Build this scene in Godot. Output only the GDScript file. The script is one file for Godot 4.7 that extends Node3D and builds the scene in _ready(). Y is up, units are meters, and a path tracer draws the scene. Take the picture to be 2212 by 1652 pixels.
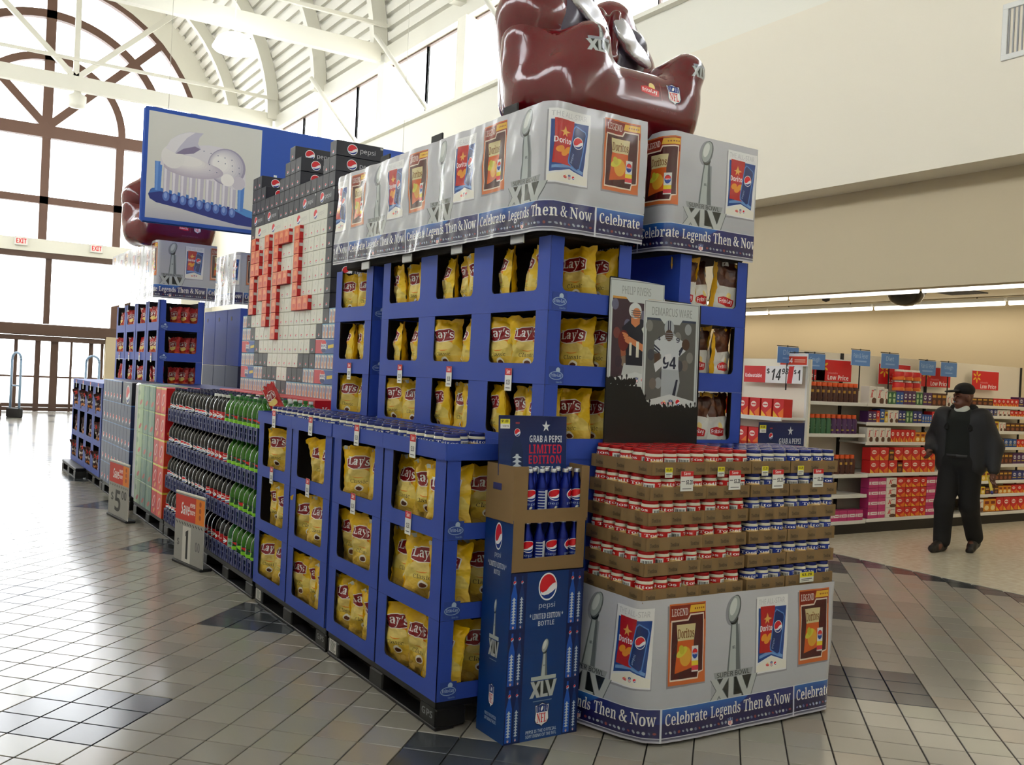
extends Node3D

# A drinks and snacks display in the entrance hall of a supermarket. x runs along the front of the
# display, -z down the hall to the doors, y up. Hall and display share axes; floor tiles lie at 45 degrees.

const TILE := 0.2032
const EYE := 1.6146
const HALL_X := 3.15
const PERIOD := 0.84
var rng := RandomNumberGenerator.new()
var M := {}
var taken := {}
var cuts := {}

# ---------------------------------------------------------------- flat print
class Art:
	var im: Image
	var w: int
	var h: int
	var ss: int
	var xf := Transform2D()
	static var cache := {}
	func _init(w_: int, h_: int, bg: Color, ss_ := 2) -> void:
		w = w_; h = h_; ss = ss_
		im = Image.create(w * ss, h * ss, false, Image.FORMAT_RGBA8)
		im.fill(bg)
	func spans(pts: PackedVector2Array, c: Color) -> void:
		var n := pts.size()
		var lo := INF
		var hi := -INF
		for p in pts:
			lo = minf(lo, p.y); hi = maxf(hi, p.y)
		var y0 := maxi(0, ceili(lo - 0.5))
		var y1 := mini(h * ss - 1, floori(hi - 0.5))
		for y in range(y0, y1 + 1):
			var yy := y + 0.5
			var xs: Array[float] = []
			for i in n:
				var a := pts[i]
				var b := pts[(i + 1) % n]
				if (a.y <= yy) != (b.y <= yy):
					xs.append(a.x + (yy - a.y) / (b.y - a.y) * (b.x - a.x))
			xs.sort()
			for i in range(0, xs.size() - 1, 2):
				var x0 := maxi(0, ceili(xs[i] - 0.5))
				var x1 := mini(w * ss, ceili(xs[i + 1] - 0.5))
				if x1 > x0:
					im.fill_rect(Rect2i(x0, y, x1 - x0, 1), c)
	func poly(pts: Array, c: Color) -> void:
		var q := PackedVector2Array()
		for i in range(0, pts.size(), 2):
			q.append(xf * Vector2(pts[i], pts[i + 1]) * ss)
		spans(q, c)
	func rect(x: float, y: float, ww: float, hh: float, c: Color) -> void:
		poly([x, y, x + ww, y, x + ww, y + hh, x, y + hh], c)
	func ell(cx: float, cy: float, rx: float, ry: float, c: Color, rot := 0.0, a0 := 0.0, a1 := TAU) -> void:
		var q := []
		for i in 33:
			var a := a0 + (a1 - a0) * i / 32.0
			var p := Vector2(cos(a) * rx, sin(a) * ry).rotated(rot)
			q.append(cx + p.x); q.append(cy + p.y)
		poly(q, c)
	func grad(x: float, y: float, ww: float, hh: float, c0: Color, c1: Color, steps := 24, across := false) -> void:
		for i in steps:
			var c := c0.lerp(c1, (i + 0.5) / steps)
			if across:
				rect(x + ww * i / steps, y, ww / steps + 0.6, hh, c)
			else:
				rect(x, y + hh * i / steps, ww, hh / steps + 0.6, c)
	func line(x0: float, y0: float, x1: float, y1: float, t: float, c: Color) -> void:
		var d := Vector2(x1 - x0, y1 - y0)
		var n := d.normalized().orthogonal() * t * 0.5
		poly([x0 + n.x, y0 + n.y, x1 + n.x, y1 + n.y, x1 - n.x, y1 - n.y, x0 - n.x, y0 - n.y], c)
	# text whose ink fills the box; face 0 sans, 1 sans bold, 2 serif, 3 serif bold
	func text(s: String, x: float, y: float, ww: float, hh: float, c: Color, face := 1, slant := 0.0) -> void:
		var key := s + str(face)
		if not cache.has(key):
			var f := SystemFont.new()
			f.font_names = ["Droid Serif" if face > 1 else "Droid Sans"]
			f.font_weight = 700 if face % 2 else 400
			var tm := TextMesh.new()
			tm.font = f; tm.text = s; tm.depth = 0.0; tm.font_size = 40; tm.pixel_size = 0.01; tm.curve_step = 4.0
			var a := tm.get_mesh_arrays()
			var v: PackedVector3Array = a[Mesh.ARRAY_VERTEX]
			var ix: PackedInt32Array = a[Mesh.ARRAY_INDEX]
			var lo := Vector2(INF, INF)
			var hi := -lo
			for p in v:
				lo = lo.min(Vector2(p.x, -p.y)); hi = hi.max(Vector2(p.x, -p.y))
			var out := PackedVector2Array()
			for i in ix:
				out.append((Vector2(v[i].x, -v[i].y) - lo) / (hi - lo))
			cache[key] = out
		var t: PackedVector2Array = cache[key]
		for i in range(0, t.size(), 3):
			var q := PackedVector2Array()
			for j in 3:
				var p := t[i + j]
				q.append(xf * Vector2(x + p.x * ww + slant * (1.0 - p.y) * hh, y + p.y * hh) * ss)
			spans(q, c)
	func done() -> ImageTexture:
		im.resize(w, h, Image.INTERPOLATE_BILINEAR)
		return ImageTexture.create_from_image(im)
	# --- marks used again and again
	func globe(cx: float, cy: float, r: float, ring := Color.WHITE, old := false) -> void:
		ell(cx, cy, r * 1.1, r * 1.1, ring)
		ell(cx, cy, r, r, Color(0.95, 0.95, 0.97))
		var top := []
		var bot := []
		for i in 25:
			var a := PI + PI * i / 24.0
			top.append(cx + cos(a) * r * 0.97); top.append(cy + sin(a) * r * 0.97)
			bot.append(cx + cos(a) * r * 0.97); bot.append(cy - sin(a) * r * 0.97)
		var wave := [0.97, -0.12, 0.5, -0.05, 0.1, -0.2, -0.3, 0.12, -0.97, 0.0] if old else [0.97, -0.3, 0.55, -0.2, 0.2, 0.02, -0.15, 0.32, -0.6, 0.44, -0.9, 0.3]
		var low := [0.97, 0.12, 0.5, 0.16, 0.1, 0.05, -0.3, 0.32, -0.97, 0.16] if old else [0.95, 0.2, 0.6, 0.42, 0.1, 0.62, -0.4, 0.68, -0.75, 0.6]
		for k in wave.size():
			(top as Array).append((cx if k % 2 == 0 else cy) + wave[k] * r)
		for k in range(low.size()):
			(bot as Array).append((cx if k % 2 == 0 else cy) + low[k] * r)
		poly(top, Color(0.86, 0.1, 0.16))
		poly(bot, Color(0.05, 0.2, 0.55))
	func shield(x: float, y: float, ww: float, hh: float) -> void:
		var o := [0.0, 0.08, 0.2, 0.1, 0.5, 0.0, 0.8, 0.1, 1.0, 0.08, 0.96, 0.4, 1.0, 0.7, 0.9, 0.84, 0.6, 0.92, 0.5, 1.0, 0.4, 0.92, 0.1, 0.84, 0.0, 0.7, 0.04, 0.4]
		for k in 3:
			var g: float = [0.0, 0.045, 0.085][k]
			var q := []
			for i in o.size():
				var v: float = 0.5 + (o[i] - 0.5) * (1.0 - 2.0 * g)
				q.append((x + v * ww) if i % 2 == 0 else (y + v * hh))
			poly(q, [Color(0.06, 0.1, 0.3), Color(0.95, 0.95, 0.95), Color(0.95, 0.94, 0.94)][k])
		poly([x + ww * 0.1, y + hh * 0.16, x + ww * 0.5, y + hh * 0.09, x + ww * 0.9, y + hh * 0.16, x + ww * 0.88, y + hh * 0.4, x + ww * 0.12, y + hh * 0.4], Color(0.1, 0.2, 0.5))
		ell(x + ww * 0.5, y + hh * 0.26, ww * 0.07, hh * 0.1, Color.WHITE, 0.5)
		for k in 4:
			for s in [0.2, 0.32, 0.68, 0.8]:
				ell(x + ww * s, y + hh * (0.2 + 0.05 * k), ww * 0.025, hh * 0.014, Color.WHITE)
		text("NFL", x + ww * 0.16, y + hh * 0.44, ww * 0.68, hh * 0.36, Color(0.82, 0.12, 0.16), 3)
	func frito(x: float, y: float, ww: float, hh: float) -> void:
		ell(x + ww * 0.62, y + hh * 0.3, ww * 0.17, hh * 0.3, Color(0.95, 0.85, 0.55))
		poly([x, y + hh * 0.42, x + ww * 0.3, y + hh * 0.3, x + ww, y + hh * 0.5, x + ww * 0.97, y + hh * 0.95, x + ww * 0.6, y + hh, x + ww * 0.02, y + hh * 0.82], Color(0.82, 0.1, 0.12))
		text("FritoLay", x + ww * 0.08, y + hh * 0.46, ww * 0.82, hh * 0.4, Color.WHITE, 1)
	func trophy(cx: float, y: float, hh: float, shade := true) -> void:
		var s := hh
		if shade:
			ell(cx - s * 0.02, y + s * 0.2, s * 0.14, s * 0.2, Color(0.6, 0.61, 0.64), 0.4)
			poly([cx - s * 0.11, y + s, cx - s * 0.06, y + s * 0.4, cx + s * 0.11, y + s * 0.38, cx + s * 0.15, y + s], Color(0.58, 0.6, 0.62))
		poly([cx - s * 0.13, y + s, cx - s * 0.06, y + s * 0.34, cx + s * 0.07, y + s * 0.34, cx + s * 0.14, y + s], Color(0.42, 0.45, 0.46))
		poly([cx - s * 0.1, y + s, cx - s * 0.04, y + s * 0.38, cx + s * 0.03, y + s * 0.38, cx + s * 0.05, y + s], Color(0.72, 0.75, 0.75))
		ell(cx, y + s * 0.32, s * 0.085, s * 0.06, Color(0.12, 0.15, 0.16), -0.3)
		ell(cx + s * 0.01, y + s * 0.18, s * 0.115, s * 0.19, Color(0.38, 0.4, 0.41), 0.42)
		ell(cx, y + s * 0.175, s * 0.1, s * 0.175, Color(0.66, 0.69, 0.69), 0.42)
		ell(cx - s * 0.015, y + s * 0.15, s * 0.06, s * 0.12, Color(0.84, 0.86, 0.85), 0.42)
		text("NFL", cx - s * 0.03, y + s * 0.66, s * 0.06, s * 0.04, Color(0.3, 0.33, 0.34))
	func xlv(x: float, y: float, ww: float, hh: float) -> void:
		poly([x + ww * 0.06, y, x + ww * 0.94, y, x + ww * 0.74, y + hh, x + ww * 0.26, y + hh], Color(0.1, 0.13, 0.13))
		for k in 2:
			var c: Color = [Color(0.35, 0.37, 0.38), Color(0.74, 0.76, 0.76)][k]
			var e: float = [0.015, 0.0][k]
			poly([x + ww * (0.0 - e), y, x + ww * (0.13 + e), y, x + ww * (0.4 + e), y + hh, x + ww * (0.26 - e), y + hh], c)
			poly([x + ww * (0.28 - e), y, x + ww * (0.4 + e), y, x + ww * (0.12 + e), y + hh, x + ww * (-0.02 - e), y + hh], c)
			poly([x + ww * (0.4 - e), y, x + ww * (0.5 + e), y, x + ww * (0.51 + e), y + hh * 0.8, x + ww * (0.69 + e), y + hh * 0.8, x + ww * (0.7 + e), y + hh, x + ww * (0.4 - e), y + hh], c)
			poly([x + ww * (0.57 - e), y, x + ww * (0.69 + e), y, x + ww * 0.815, y + hh * 0.66, x + ww * (0.91 - e), y, x + ww * (1.03 + e), y, x + ww * (0.88 + e), y + hh, x + ww * (0.76 - e), y + hh], c)
	func bag_mini(x: float, y: float, ww: float, hh: float) -> void:
		poly([x + ww * 0.04, y, x + ww * 0.98, y + hh * 0.01, x + ww * 0.95, y + hh * 0.5, x + ww, y + hh, x, y + hh * 0.98, x + ww * 0.06, y + hh * 0.5], Color(0.76, 0.08, 0.1))
		for k in 3:
			ell(x + ww * (0.3 + k * 0.2), y + hh * (0.66 + 0.07 * (k % 2)), ww * 0.2, hh * 0.07, Color(0.95, 0.6, 0.15), -0.4)
		poly([x + ww * 0.5, y + hh * 0.14, x + ww * 0.58, y + hh * 0.24, x + ww * 0.8, y + hh * 0.27, x + ww * 0.6, y + hh * 0.3, x + ww * 0.62, y + hh * 0.38, x + ww * 0.5, y + hh * 0.32, x + ww * 0.36, y + hh * 0.38, x + ww * 0.4, y + hh * 0.29, x + ww * 0.24, y + hh * 0.27, x + ww * 0.42, y + hh * 0.24], Color(0.95, 0.7, 0.35))
		text("Doritos", x + ww * 0.04, y + hh * 0.4, ww * 0.92, hh * 0.13, Color.WHITE)
	func can_old(x: float, y: float, ww: float, hh: float) -> void:
		rect(x, y, ww, hh, Color(0.9, 0.9, 0.88))
		ell(x + ww * 0.5, y + hh * 0.3, ww * 0.42, hh * 0.2, Color(0.1, 0.25, 0.6))
		ell(x + ww * 0.5, y + hh * 0.22, ww * 0.38, hh * 0.1, Color(0.85, 0.15, 0.15))
		text("PEPSI", x + ww * 0.15, y + hh * 0.27, ww * 0.7, hh * 0.07, Color.WHITE)
		rect(x, y + hh * 0.58, ww, hh * 0.18, Color(0.93, 0.83, 0.2))
		rect(x, y + hh * 0.76, ww, hh * 0.18, Color(0.88, 0.25, 0.3))

# ---------------------------------------------------------------- mesh building
class MB:
	var st := {}
	var order := []
	var xf := Transform3D()
	func s(m: Material, smooth := -1) -> SurfaceTool:
		if not st.has(m):
			var t := SurfaceTool.new()
			t.begin(Mesh.PRIMITIVE_TRIANGLES)
			st[m] = t
			order.append(m)
		st[m].set_smooth_group(smooth)
		return st[m]
	func vtx(t: SurfaceTool, p: Vector3, uv: Vector2) -> void:
		t.set_uv(uv)
		t.add_vertex(xf * p)
	# corners counter-clockwise as seen from outside: bottom left, bottom right, top right, top left
	func quad(m: Material, a: Vector3, b: Vector3, c: Vector3, d: Vector3, r := Rect2(0, 0, 1, 1), smooth := -1) -> void:
		var t := s(m, smooth)
		var u0 := Vector2(r.position.x, r.end.y)
		var u1 := r.end
		var u2 := Vector2(r.end.x, r.position.y)
		var u3 := r.position
		vtx(t, a, u0); vtx(t, c, u2); vtx(t, b, u1)
		vtx(t, a, u0); vtx(t, d, u3); vtx(t, c, u2)
	func tri(m: Material, a: Vector3, b: Vector3, c: Vector3, ua := Vector2(), ub := Vector2(), uc := Vector2(), smooth := -1) -> void:
		var t := s(m, smooth)
		vtx(t, a, ua); vtx(t, c, uc); vtx(t, b, ub)
	# faces: which uv rectangle each side shows: f(+z) b(-z) r(+x) l(-x) t(+y) u(-y); "" for the rest
	func box(m: Material, c: Vector3, z: Vector3, faces := {}) -> void:
		var h := z * 0.5
		var one := Rect2(0, 0, 1, 1)
		var rest: Rect2 = faces.get("", one)
		var P := func(x: float, y: float, zz: float) -> Vector3: return c + Vector3(x * h.x, y * h.y, zz * h.z)
		quad(m, P.call(-1, -1, 1), P.call(1, -1, 1), P.call(1, 1, 1), P.call(-1, 1, 1), faces.get("f", rest))
		quad(m, P.call(1, -1, -1), P.call(-1, -1, -1), P.call(-1, 1, -1), P.call(1, 1, -1), faces.get("b", rest))
		quad(m, P.call(1, -1, 1), P.call(1, -1, -1), P.call(1, 1, -1), P.call(1, 1, 1), faces.get("r", rest))
		quad(m, P.call(-1, -1, -1), P.call(-1, -1, 1), P.call(-1, 1, 1), P.call(-1, 1, -1), faces.get("l", rest))
		quad(m, P.call(-1, 1, 1), P.call(1, 1, 1), P.call(1, 1, -1), P.call(-1, 1, -1), faces.get("t", rest))
		quad(m, P.call(-1, -1, -1), P.call(1, -1, -1), P.call(1, -1, 1), P.call(-1, -1, 1), faces.get("u", rest))
	# box with all edges chamfered by e
	func cbox(m: Material, c: Vector3, z: Vector3, e: float, faces := {}) -> void:
		var h := z * 0.5
		var rest: Rect2 = faces.get("", Rect2(0, 0, 1, 1))
		var ax := [[Vector3.RIGHT, Vector3.UP, Vector3.BACK, "f"], [Vector3.LEFT, Vector3.UP, Vector3.FORWARD, "b"], [Vector3.FORWARD, Vector3.UP, Vector3.RIGHT, "r"], [Vector3.BACK, Vector3.UP, Vector3.LEFT, "l"], [Vector3.RIGHT, Vector3.FORWARD, Vector3.UP, "t"], [Vector3.RIGHT, Vector3.BACK, Vector3.DOWN, "u"]]
		for a in ax:
			var u: Vector3 = a[0]
			var v: Vector3 = a[1]
			var n: Vector3 = a[2]
			var hu: float = (u.abs() * h).length() - e
			var hv: float = (v.abs() * h).length() - e
			var o: Vector3 = c + n * (n.abs() * h).length()
			quad(m, o - u * hu - v * hv, o + u * hu - v * hv, o + u * hu + v * hv, o - u * hu + v * hv, faces.get(a[3], rest))
		for i in 3:
			var j := (i + 1) % 3
			var k := (i + 2) % 3
			for sj in [-1.0, 1.0]:
				for sk in [-1.0, 1.0]:
					var p := [Vector3(), Vector3(), Vector3(), Vector3()]
					for q in 4:
						var w := Vector3()
						w[i] = (h[i] - e) * (1.0 if q in [1, 2] else -1.0)
						w[j] = sj * (h[j] - (0.0 if q < 2 else e))
						w[k] = sk * (h[k] - (e if q < 2 else 0.0))
						p[q] = c + w
					if sj * sk > 0:
						quad(m, p[0], p[1], p[2], p[3], rest)
					else:
						quad(m, p[1], p[0], p[3], p[2], rest)
		for sx in [-1.0, 1.0]:
			for sy in [-1.0, 1.0]:
				for sz in [-1.0, 1.0]:
					var sg := Vector3(sx, sy, sz)
					var a := c + sg * (h - Vector3(0, e, e))
					var b := c + sg * (h - Vector3(e, 0, e))
					var d := c + sg * (h - Vector3(e, e, 0))
					if sx * sy * sz > 0:
						tri(m, a, b, d, rest.position, rest.position, rest.position)
					else:
						tri(m, a, d, b, rest.position, rest.position, rest.position)
	# profile of (radius, y) from bottom to top; uv band per profile step if vs is given
	func lathe(m: Material, prof: Array, seg := 16, at := Vector3(), smooth := 1, vs := [], u0 := 0.0, u1 := 1.0, rx := 1.0, rz := 1.0) -> void:
		var t := s(m, smooth)
		for i in prof.size() - 1:
			var p: Vector2 = prof[i]
			var q: Vector2 = prof[i + 1]
			var va: float = vs[i] if vs.size() else 1.0 - float(i) / (prof.size() - 1)
			var vb: float = vs[i + 1] if vs.size() else 1.0 - float(i + 1) / (prof.size() - 1)
			for k in seg:
				var a := TAU * k / seg
				var b := TAU * (k + 1) / seg
				var ua := lerpf(u0, u1, float(k) / seg)
				var ub := lerpf(u0, u1, float(k + 1) / seg)
				var A := at + Vector3(sin(a) * p.x * rx, p.y, cos(a) * p.x * rz)
				var B := at + Vector3(sin(b) * p.x * rx, p.y, cos(b) * p.x * rz)
				var C := at + Vector3(sin(b) * q.x * rx, q.y, cos(b) * q.x * rz)
				var D := at + Vector3(sin(a) * q.x * rx, q.y, cos(a) * q.x * rz)
				if p.x > 1e-6:
					vtx(t, A, Vector2(ua, va)); vtx(t, C, Vector2(ub, vb)); vtx(t, B, Vector2(ub, va))
				if q.x > 1e-6:
					vtx(t, A, Vector2(ua, va)); vtx(t, D, Vector2(ua, vb)); vtx(t, C, Vector2(ub, vb))
	# square or round bar between two points
	func bar(m: Material, a: Vector3, b: Vector3, ra: float, seg := 8, rb := -1.0, flat := 1.0) -> void:
		rb = ra if rb < 0 else rb
		var d := (b - a).normalized()
		var up := Vector3.UP if absf(d.y) < 0.95 else Vector3.RIGHT
		var u := d.cross(up).normalized()
		var v := u.cross(d)
		var t := s(m, 2 if seg > 4 else -1)
		var off := PI / seg if seg == 4 else 0.0
		for k in seg:
			var w := []
			for j in 2:
				var an := TAU * (k + j) / seg + off
				w.append(u * cos(an) * flat + v * sin(an))
			var A: Vector3 = a + w[0] * ra
			var B: Vector3 = a + w[1] * ra
			var C: Vector3 = b + w[1] * rb
			var D: Vector3 = b + w[0] * rb
			vtx(t, A, Vector2()); vtx(t, C, Vector2()); vtx(t, B, Vector2())
			vtx(t, A, Vector2()); vtx(t, D, Vector2()); vtx(t, C, Vector2())
			vtx(t, a, Vector2()); vtx(t, A, Vector2()); vtx(t, B, Vector2())
			vtx(t, b, Vector2()); vtx(t, C, Vector2()); vtx(t, D, Vector2())
	# outline (counter-clockwise, xy) given thickness from z0 to z1; uv from the outline's own box for the front
	func prism(m: Material, outline: PackedVector2Array, z0: float, z1: float, front: Material = null, box := Rect2()) -> void:
		var ix := Geometry2D.triangulate_polygon(outline)
		var lo := box.position
		var z := box.size
		if z == Vector2():
			var hi := -Vector2(INF, INF)
			lo = Vector2(INF, INF)
			for p in outline:
				lo = lo.min(p); hi = hi.max(p)
			z = hi - lo
		for i in range(0, ix.size(), 3):
			var p := [outline[ix[i]], outline[ix[i + 1]], outline[ix[i + 2]]]
			if (p[1] - p[0]).cross(p[2] - p[0]) < 0:
				p = [p[0], p[2], p[1]]
			var uv := []
			for q in p:
				uv.append(Vector2((q.x - lo.x) / z.x, 1.0 - (q.y - lo.y) / z.y))
			tri(front if front else m, Vector3(p[0].x, p[0].y, z1), Vector3(p[1].x, p[1].y, z1), Vector3(p[2].x, p[2].y, z1), uv[0], uv[1], uv[2])
			tri(m, Vector3(p[0].x, p[0].y, z0), Vector3(p[2].x, p[2].y, z0), Vector3(p[1].x, p[1].y, z0))
		var n := outline.size()
		for i in n:
			var a := outline[i]
			var b := outline[(i + 1) % n]
			quad(m, Vector3(a.x, a.y, z0), Vector3(b.x, b.y, z0), Vector3(b.x, b.y, z1), Vector3(a.x, a.y, z1))
	func mesh() -> ArrayMesh:
		var out: ArrayMesh = null
		for m in order:
			var t: SurfaceTool = st[m]
			t.generate_normals()
			t.index()
			out = t.commit(out)
			out.surface_set_material(out.get_surface_count() - 1, m)
		return out

# ---------------------------------------------------------------- nodes
func numbered(n: String) -> String:
	taken[n] = taken.get(n, -1) + 1
	return n if taken[n] == 0 else "%s_%03d" % [n, taken[n]]

func tag(o: Node3D, label: String, category: String, group := "") -> Node3D:
	o.set_meta("label", label)
	o.set_meta("category", category)
	if group:
		o.set_meta("group", group)
	return o

func thing(called: String, label: String, category: String, at := Vector3.ZERO, yaw := 0.0, group := "") -> Node3D:
	var o := Node3D.new()
	o.name = numbered(called)
	add_child(o, true)
	o.position = at
	o.rotation.y = yaw
	return tag(o, label, category, group)

func part(called: String, mesh: Mesh, parent: Node = self, at := Vector3.ZERO) -> MeshInstance3D:
	var o := MeshInstance3D.new()
	o.name = numbered(called) if parent == self else called
	o.mesh = mesh
	o.position = at
	parent.add_child(o, true)
	return o

func solo(called: String, mesh: Mesh, label: String, category: String, at := Vector3.ZERO, yaw := 0.0, group := "") -> MeshInstance3D:
	var o := part(called, mesh, self, at)
	o.rotation.y = yaw
	tag(o, label, category, group)
	return o

# a piece of the setting; window, door and trim count up from 1
func struct(called: String, mesh: Mesh, at := Vector3.ZERO) -> MeshInstance3D:
	if called in ["window", "door", "trim"]:
		taken[called] = taken.get(called, 0) + 1
		called = "%s_%d" % [called, taken[called]]
	var o := part(called, mesh, self, at)
	o.set_meta("kind", "structure")
	return o

func dup(src: Node3D, at: Vector3, yaw: float, label: String, group := "") -> Node3D:
	var o: Node3D = src.duplicate()
	o.name = numbered(src.name.rstrip("0123456789_"))
	add_child(o, true)
	o.position = at
	o.rotation = Vector3(0, yaw, 0)
	o.set_meta("label", label)
	if group:
		o.set_meta("group", group)
	return o

func mat(c: Color, rough := 0.6, metal := 0.0, tex: Texture2D = null) -> StandardMaterial3D:
	var m := StandardMaterial3D.new()
	m.albedo_color = c
	m.roughness = rough
	m.metallic = metal
	if tex:
		m.albedo_texture = tex
	return m

const ORD := ["first", "second", "third", "fourth", "fifth", "sixth", "seventh", "eighth", "ninth", "tenth", "eleventh", "twelfth", "thirteenth", "fourteenth", "fifteenth", "sixteenth", "seventeenth", "eighteenth", "nineteenth", "twentieth", "twenty-first", "twenty-second", "twenty-third", "twenty-fourth"]

func grey(v: float) -> Color:
	return Color(v, v, v)

func noise_tex(freq: float, as_normal := false, px := 256, strength := 4.0) -> NoiseTexture2D:
	var t := NoiseTexture2D.new()
	var n := FastNoiseLite.new()
	n.seed = 7
	n.frequency = freq
	n.fractal_octaves = 3
	t.noise = n
	t.seamless = true
	t.width = px
	t.height = px
	t.as_normal_map = as_normal
	t.bump_strength = strength
	return t

func _ready() -> void:
	rng.seed = 11
	# camera: level, rolled 2.7 degrees, looking 32.5 degrees to the right of the hall's axis
	var cam := Camera3D.new()
	cam.name = "camera"
	cam.fov = 43.597
	cam.keep_aspect = Camera3D.KEEP_HEIGHT
	cam.near = 0.05
	cam.far = 200.0
	cam.transform = Transform3D(Basis(Vector3(0.84288803, 0.04754703, 0.53598418), Vector3(-0.03684008, 0.99885032, -0.03067312), Vector3(-0.53682639, 0.00610831, 0.84367062)).orthonormalized(), Vector3(0, EYE, 0))
	add_child(cam)
	cam.current = true
	# an even overcast sky outside
	var we := WorldEnvironment.new()
	we.name = "world"
	var e := Environment.new()
	e.background_mode = Environment.BG_COLOR
	e.background_color = Color(0.97, 0.985, 1.0)
	e.background_energy_multiplier = 11.0
	e.tonemap_mode = Environment.TONE_MAPPER_LINEAR
	e.tonemap_exposure = 0.85
	e.sdfgi_enabled = true
	e.ssao_enabled = true
	e.ssil_enabled = true
	we.environment = e
	add_child(we)
	materials()
	hall()
	floors()
	grocery()
	snack_bins()
	jar_stack()
	drinks_stand()
	standee()
	bottle_wall()
	carton_rows()
	carton_wall()
	far_bins()
	banners()
	chairs()
	hanging_sign()
	price_frames()
	shelving()
	person()

func materials() -> void:
	M.tile = mat(Color(0.66, 0.63, 0.57), 0.17)
	M.tile.vertex_color_use_as_albedo = true
	M.tile.albedo_color = Color.WHITE
	M.tile.metallic_specular = 0.52
	M.grout = mat(Color(0.2, 0.19, 0.18), 0.8)
	M.vct = mat(Color(0.78, 0.75, 0.67), 0.22)
	M.vct.albedo_texture = null
	M.wall = mat(Color(0.93, 0.92, 0.87), 0.85)
	M.wall_low = mat(Color(0.93, 0.9, 0.83), 0.85)
	M.tan = mat(Color(0.8, 0.74, 0.62), 0.85)
	M.deck = mat(Color(0.9, 0.89, 0.85), 0.6)
	M.steel = mat(Color(0.88, 0.87, 0.82), 0.5)
	M.brown = mat(Color(0.42, 0.31, 0.26), 0.45)
	M.bronze = mat(Color(0.36, 0.27, 0.22), 0.4)
	M.black = mat(Color(0.05, 0.05, 0.055), 0.5)
	M.dark = mat(Color(0.12, 0.12, 0.13), 0.6)
	M.white = mat(Color(0.88, 0.88, 0.86), 0.5)
	M.silver = mat(Color(0.75, 0.76, 0.78), 0.3, 0.9)
	M.glass = mat(Color(0.95, 0.98, 0.97, 0.04), 0.02)
	M.glass.transparency = BaseMaterial3D.TRANSPARENCY_ALPHA
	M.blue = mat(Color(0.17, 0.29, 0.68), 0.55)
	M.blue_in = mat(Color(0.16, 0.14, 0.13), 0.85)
	M.board = mat(Color(0.55, 0.44, 0.29), 0.8)
	M.board_in = mat(Color(0.45, 0.36, 0.24), 0.9)
	M.navy = mat(Color(0.16, 0.19, 0.42), 0.45)
	M.sheet = mat(Color.WHITE, 0.5, 0.0, print_sheet())
	M.sheet_gloss = mat(Color.WHITE, 0.18, 0.0, M.sheet.albedo_texture)
	M.cartons = mat(Color.WHITE, 0.4, 0.0, print_cartons())
	M.banner = mat(Color.WHITE, 0.22, 0.0, print_banner())
	M.banner.clearcoat_enabled = true
	M.banner.clearcoat = 0.7
	M.banner.clearcoat_roughness = 0.12
	var crinkle := noise_tex(0.02, true, 256, 6.0)
	for k in 4:
		M["bag%d" % k] = mat(Color.WHITE, 0.3, 0.0, print_bag(k))
		M["bag%d" % k].normal_enabled = true
		M["bag%d" % k].normal_texture = crinkle
		M["bag%d" % k].normal_scale = 0.6
	M.stand = mat(Color.WHITE, 0.4, 0.0, print_stand())
	M.topper = mat(Color.WHITE, 0.4, 0.0, print_topper())
	M.standee = mat(Color.WHITE, 0.45, 0.0, print_standee())
	M.brush = mat(Color.WHITE, 0.5, 0.0, print_toothbrush())
	M.sign_blue = mat(Color(0.12, 0.31, 0.68), 0.5)
	M.tube = mat(Color.WHITE, 0.5)
	M.tube.emission_enabled = true
	M.tube.emission = Color(1.0, 0.97, 0.9)
	M.tube.emission_energy_multiplier = 3.0
	M.lamp_glow = mat(Color.WHITE, 0.5)
	M.lamp_glow.emission_enabled = true
	M.lamp_glow.emission = Color(0.97, 1.0, 0.96)
	M.lamp_glow.emission_energy_multiplier = 9.0

# ---------------------------------------------------------------- the hall
func arc_bar(mb: MB, m: Material, c: Vector3, r: float, t: float, dz: float, a0 := 0.0, a1 := PI, n := 40) -> void:
	for i in n:
		var p := []
		for j in 2:
			var a := lerpf(a0, a1, float(i + j) / n)
			var d := Vector3(cos(a), sin(a), 0)
			for rr in [r - t * 0.5, r + t * 0.5]:
				p.append(c + d * rr)
		var f := Vector3(0, 0, dz * 0.5)
		mb.quad(m, p[0] + f, p[1] + f, p[3] + f, p[2] + f, Rect2(), 3)
		mb.quad(m, p[1] - f, p[0] - f, p[2] - f, p[3] - f, Rect2(), 4)
		mb.quad(m, p[1] + f, p[1] - f, p[3] - f, p[3] + f, Rect2(), 5)
		mb.quad(m, p[0] - f, p[0] + f, p[2] + f, p[2] - f, Rect2(), 6)
	for i in 2:
		var a: float = [a0, a1][i]
		var d := Vector3(cos(a), sin(a), 0)
		var f := Vector3(0, 0, dz * 0.5)
		var lo: Vector3 = c + d * (r - t * 0.5)
		var hi: Vector3 = c + d * (r + t * 0.5)
		if i == 0:
			mb.quad(m, lo - f, hi - f, hi + f, lo + f)
		else:
			mb.quad(m, lo + f, hi + f, hi - f, lo - f)

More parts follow.
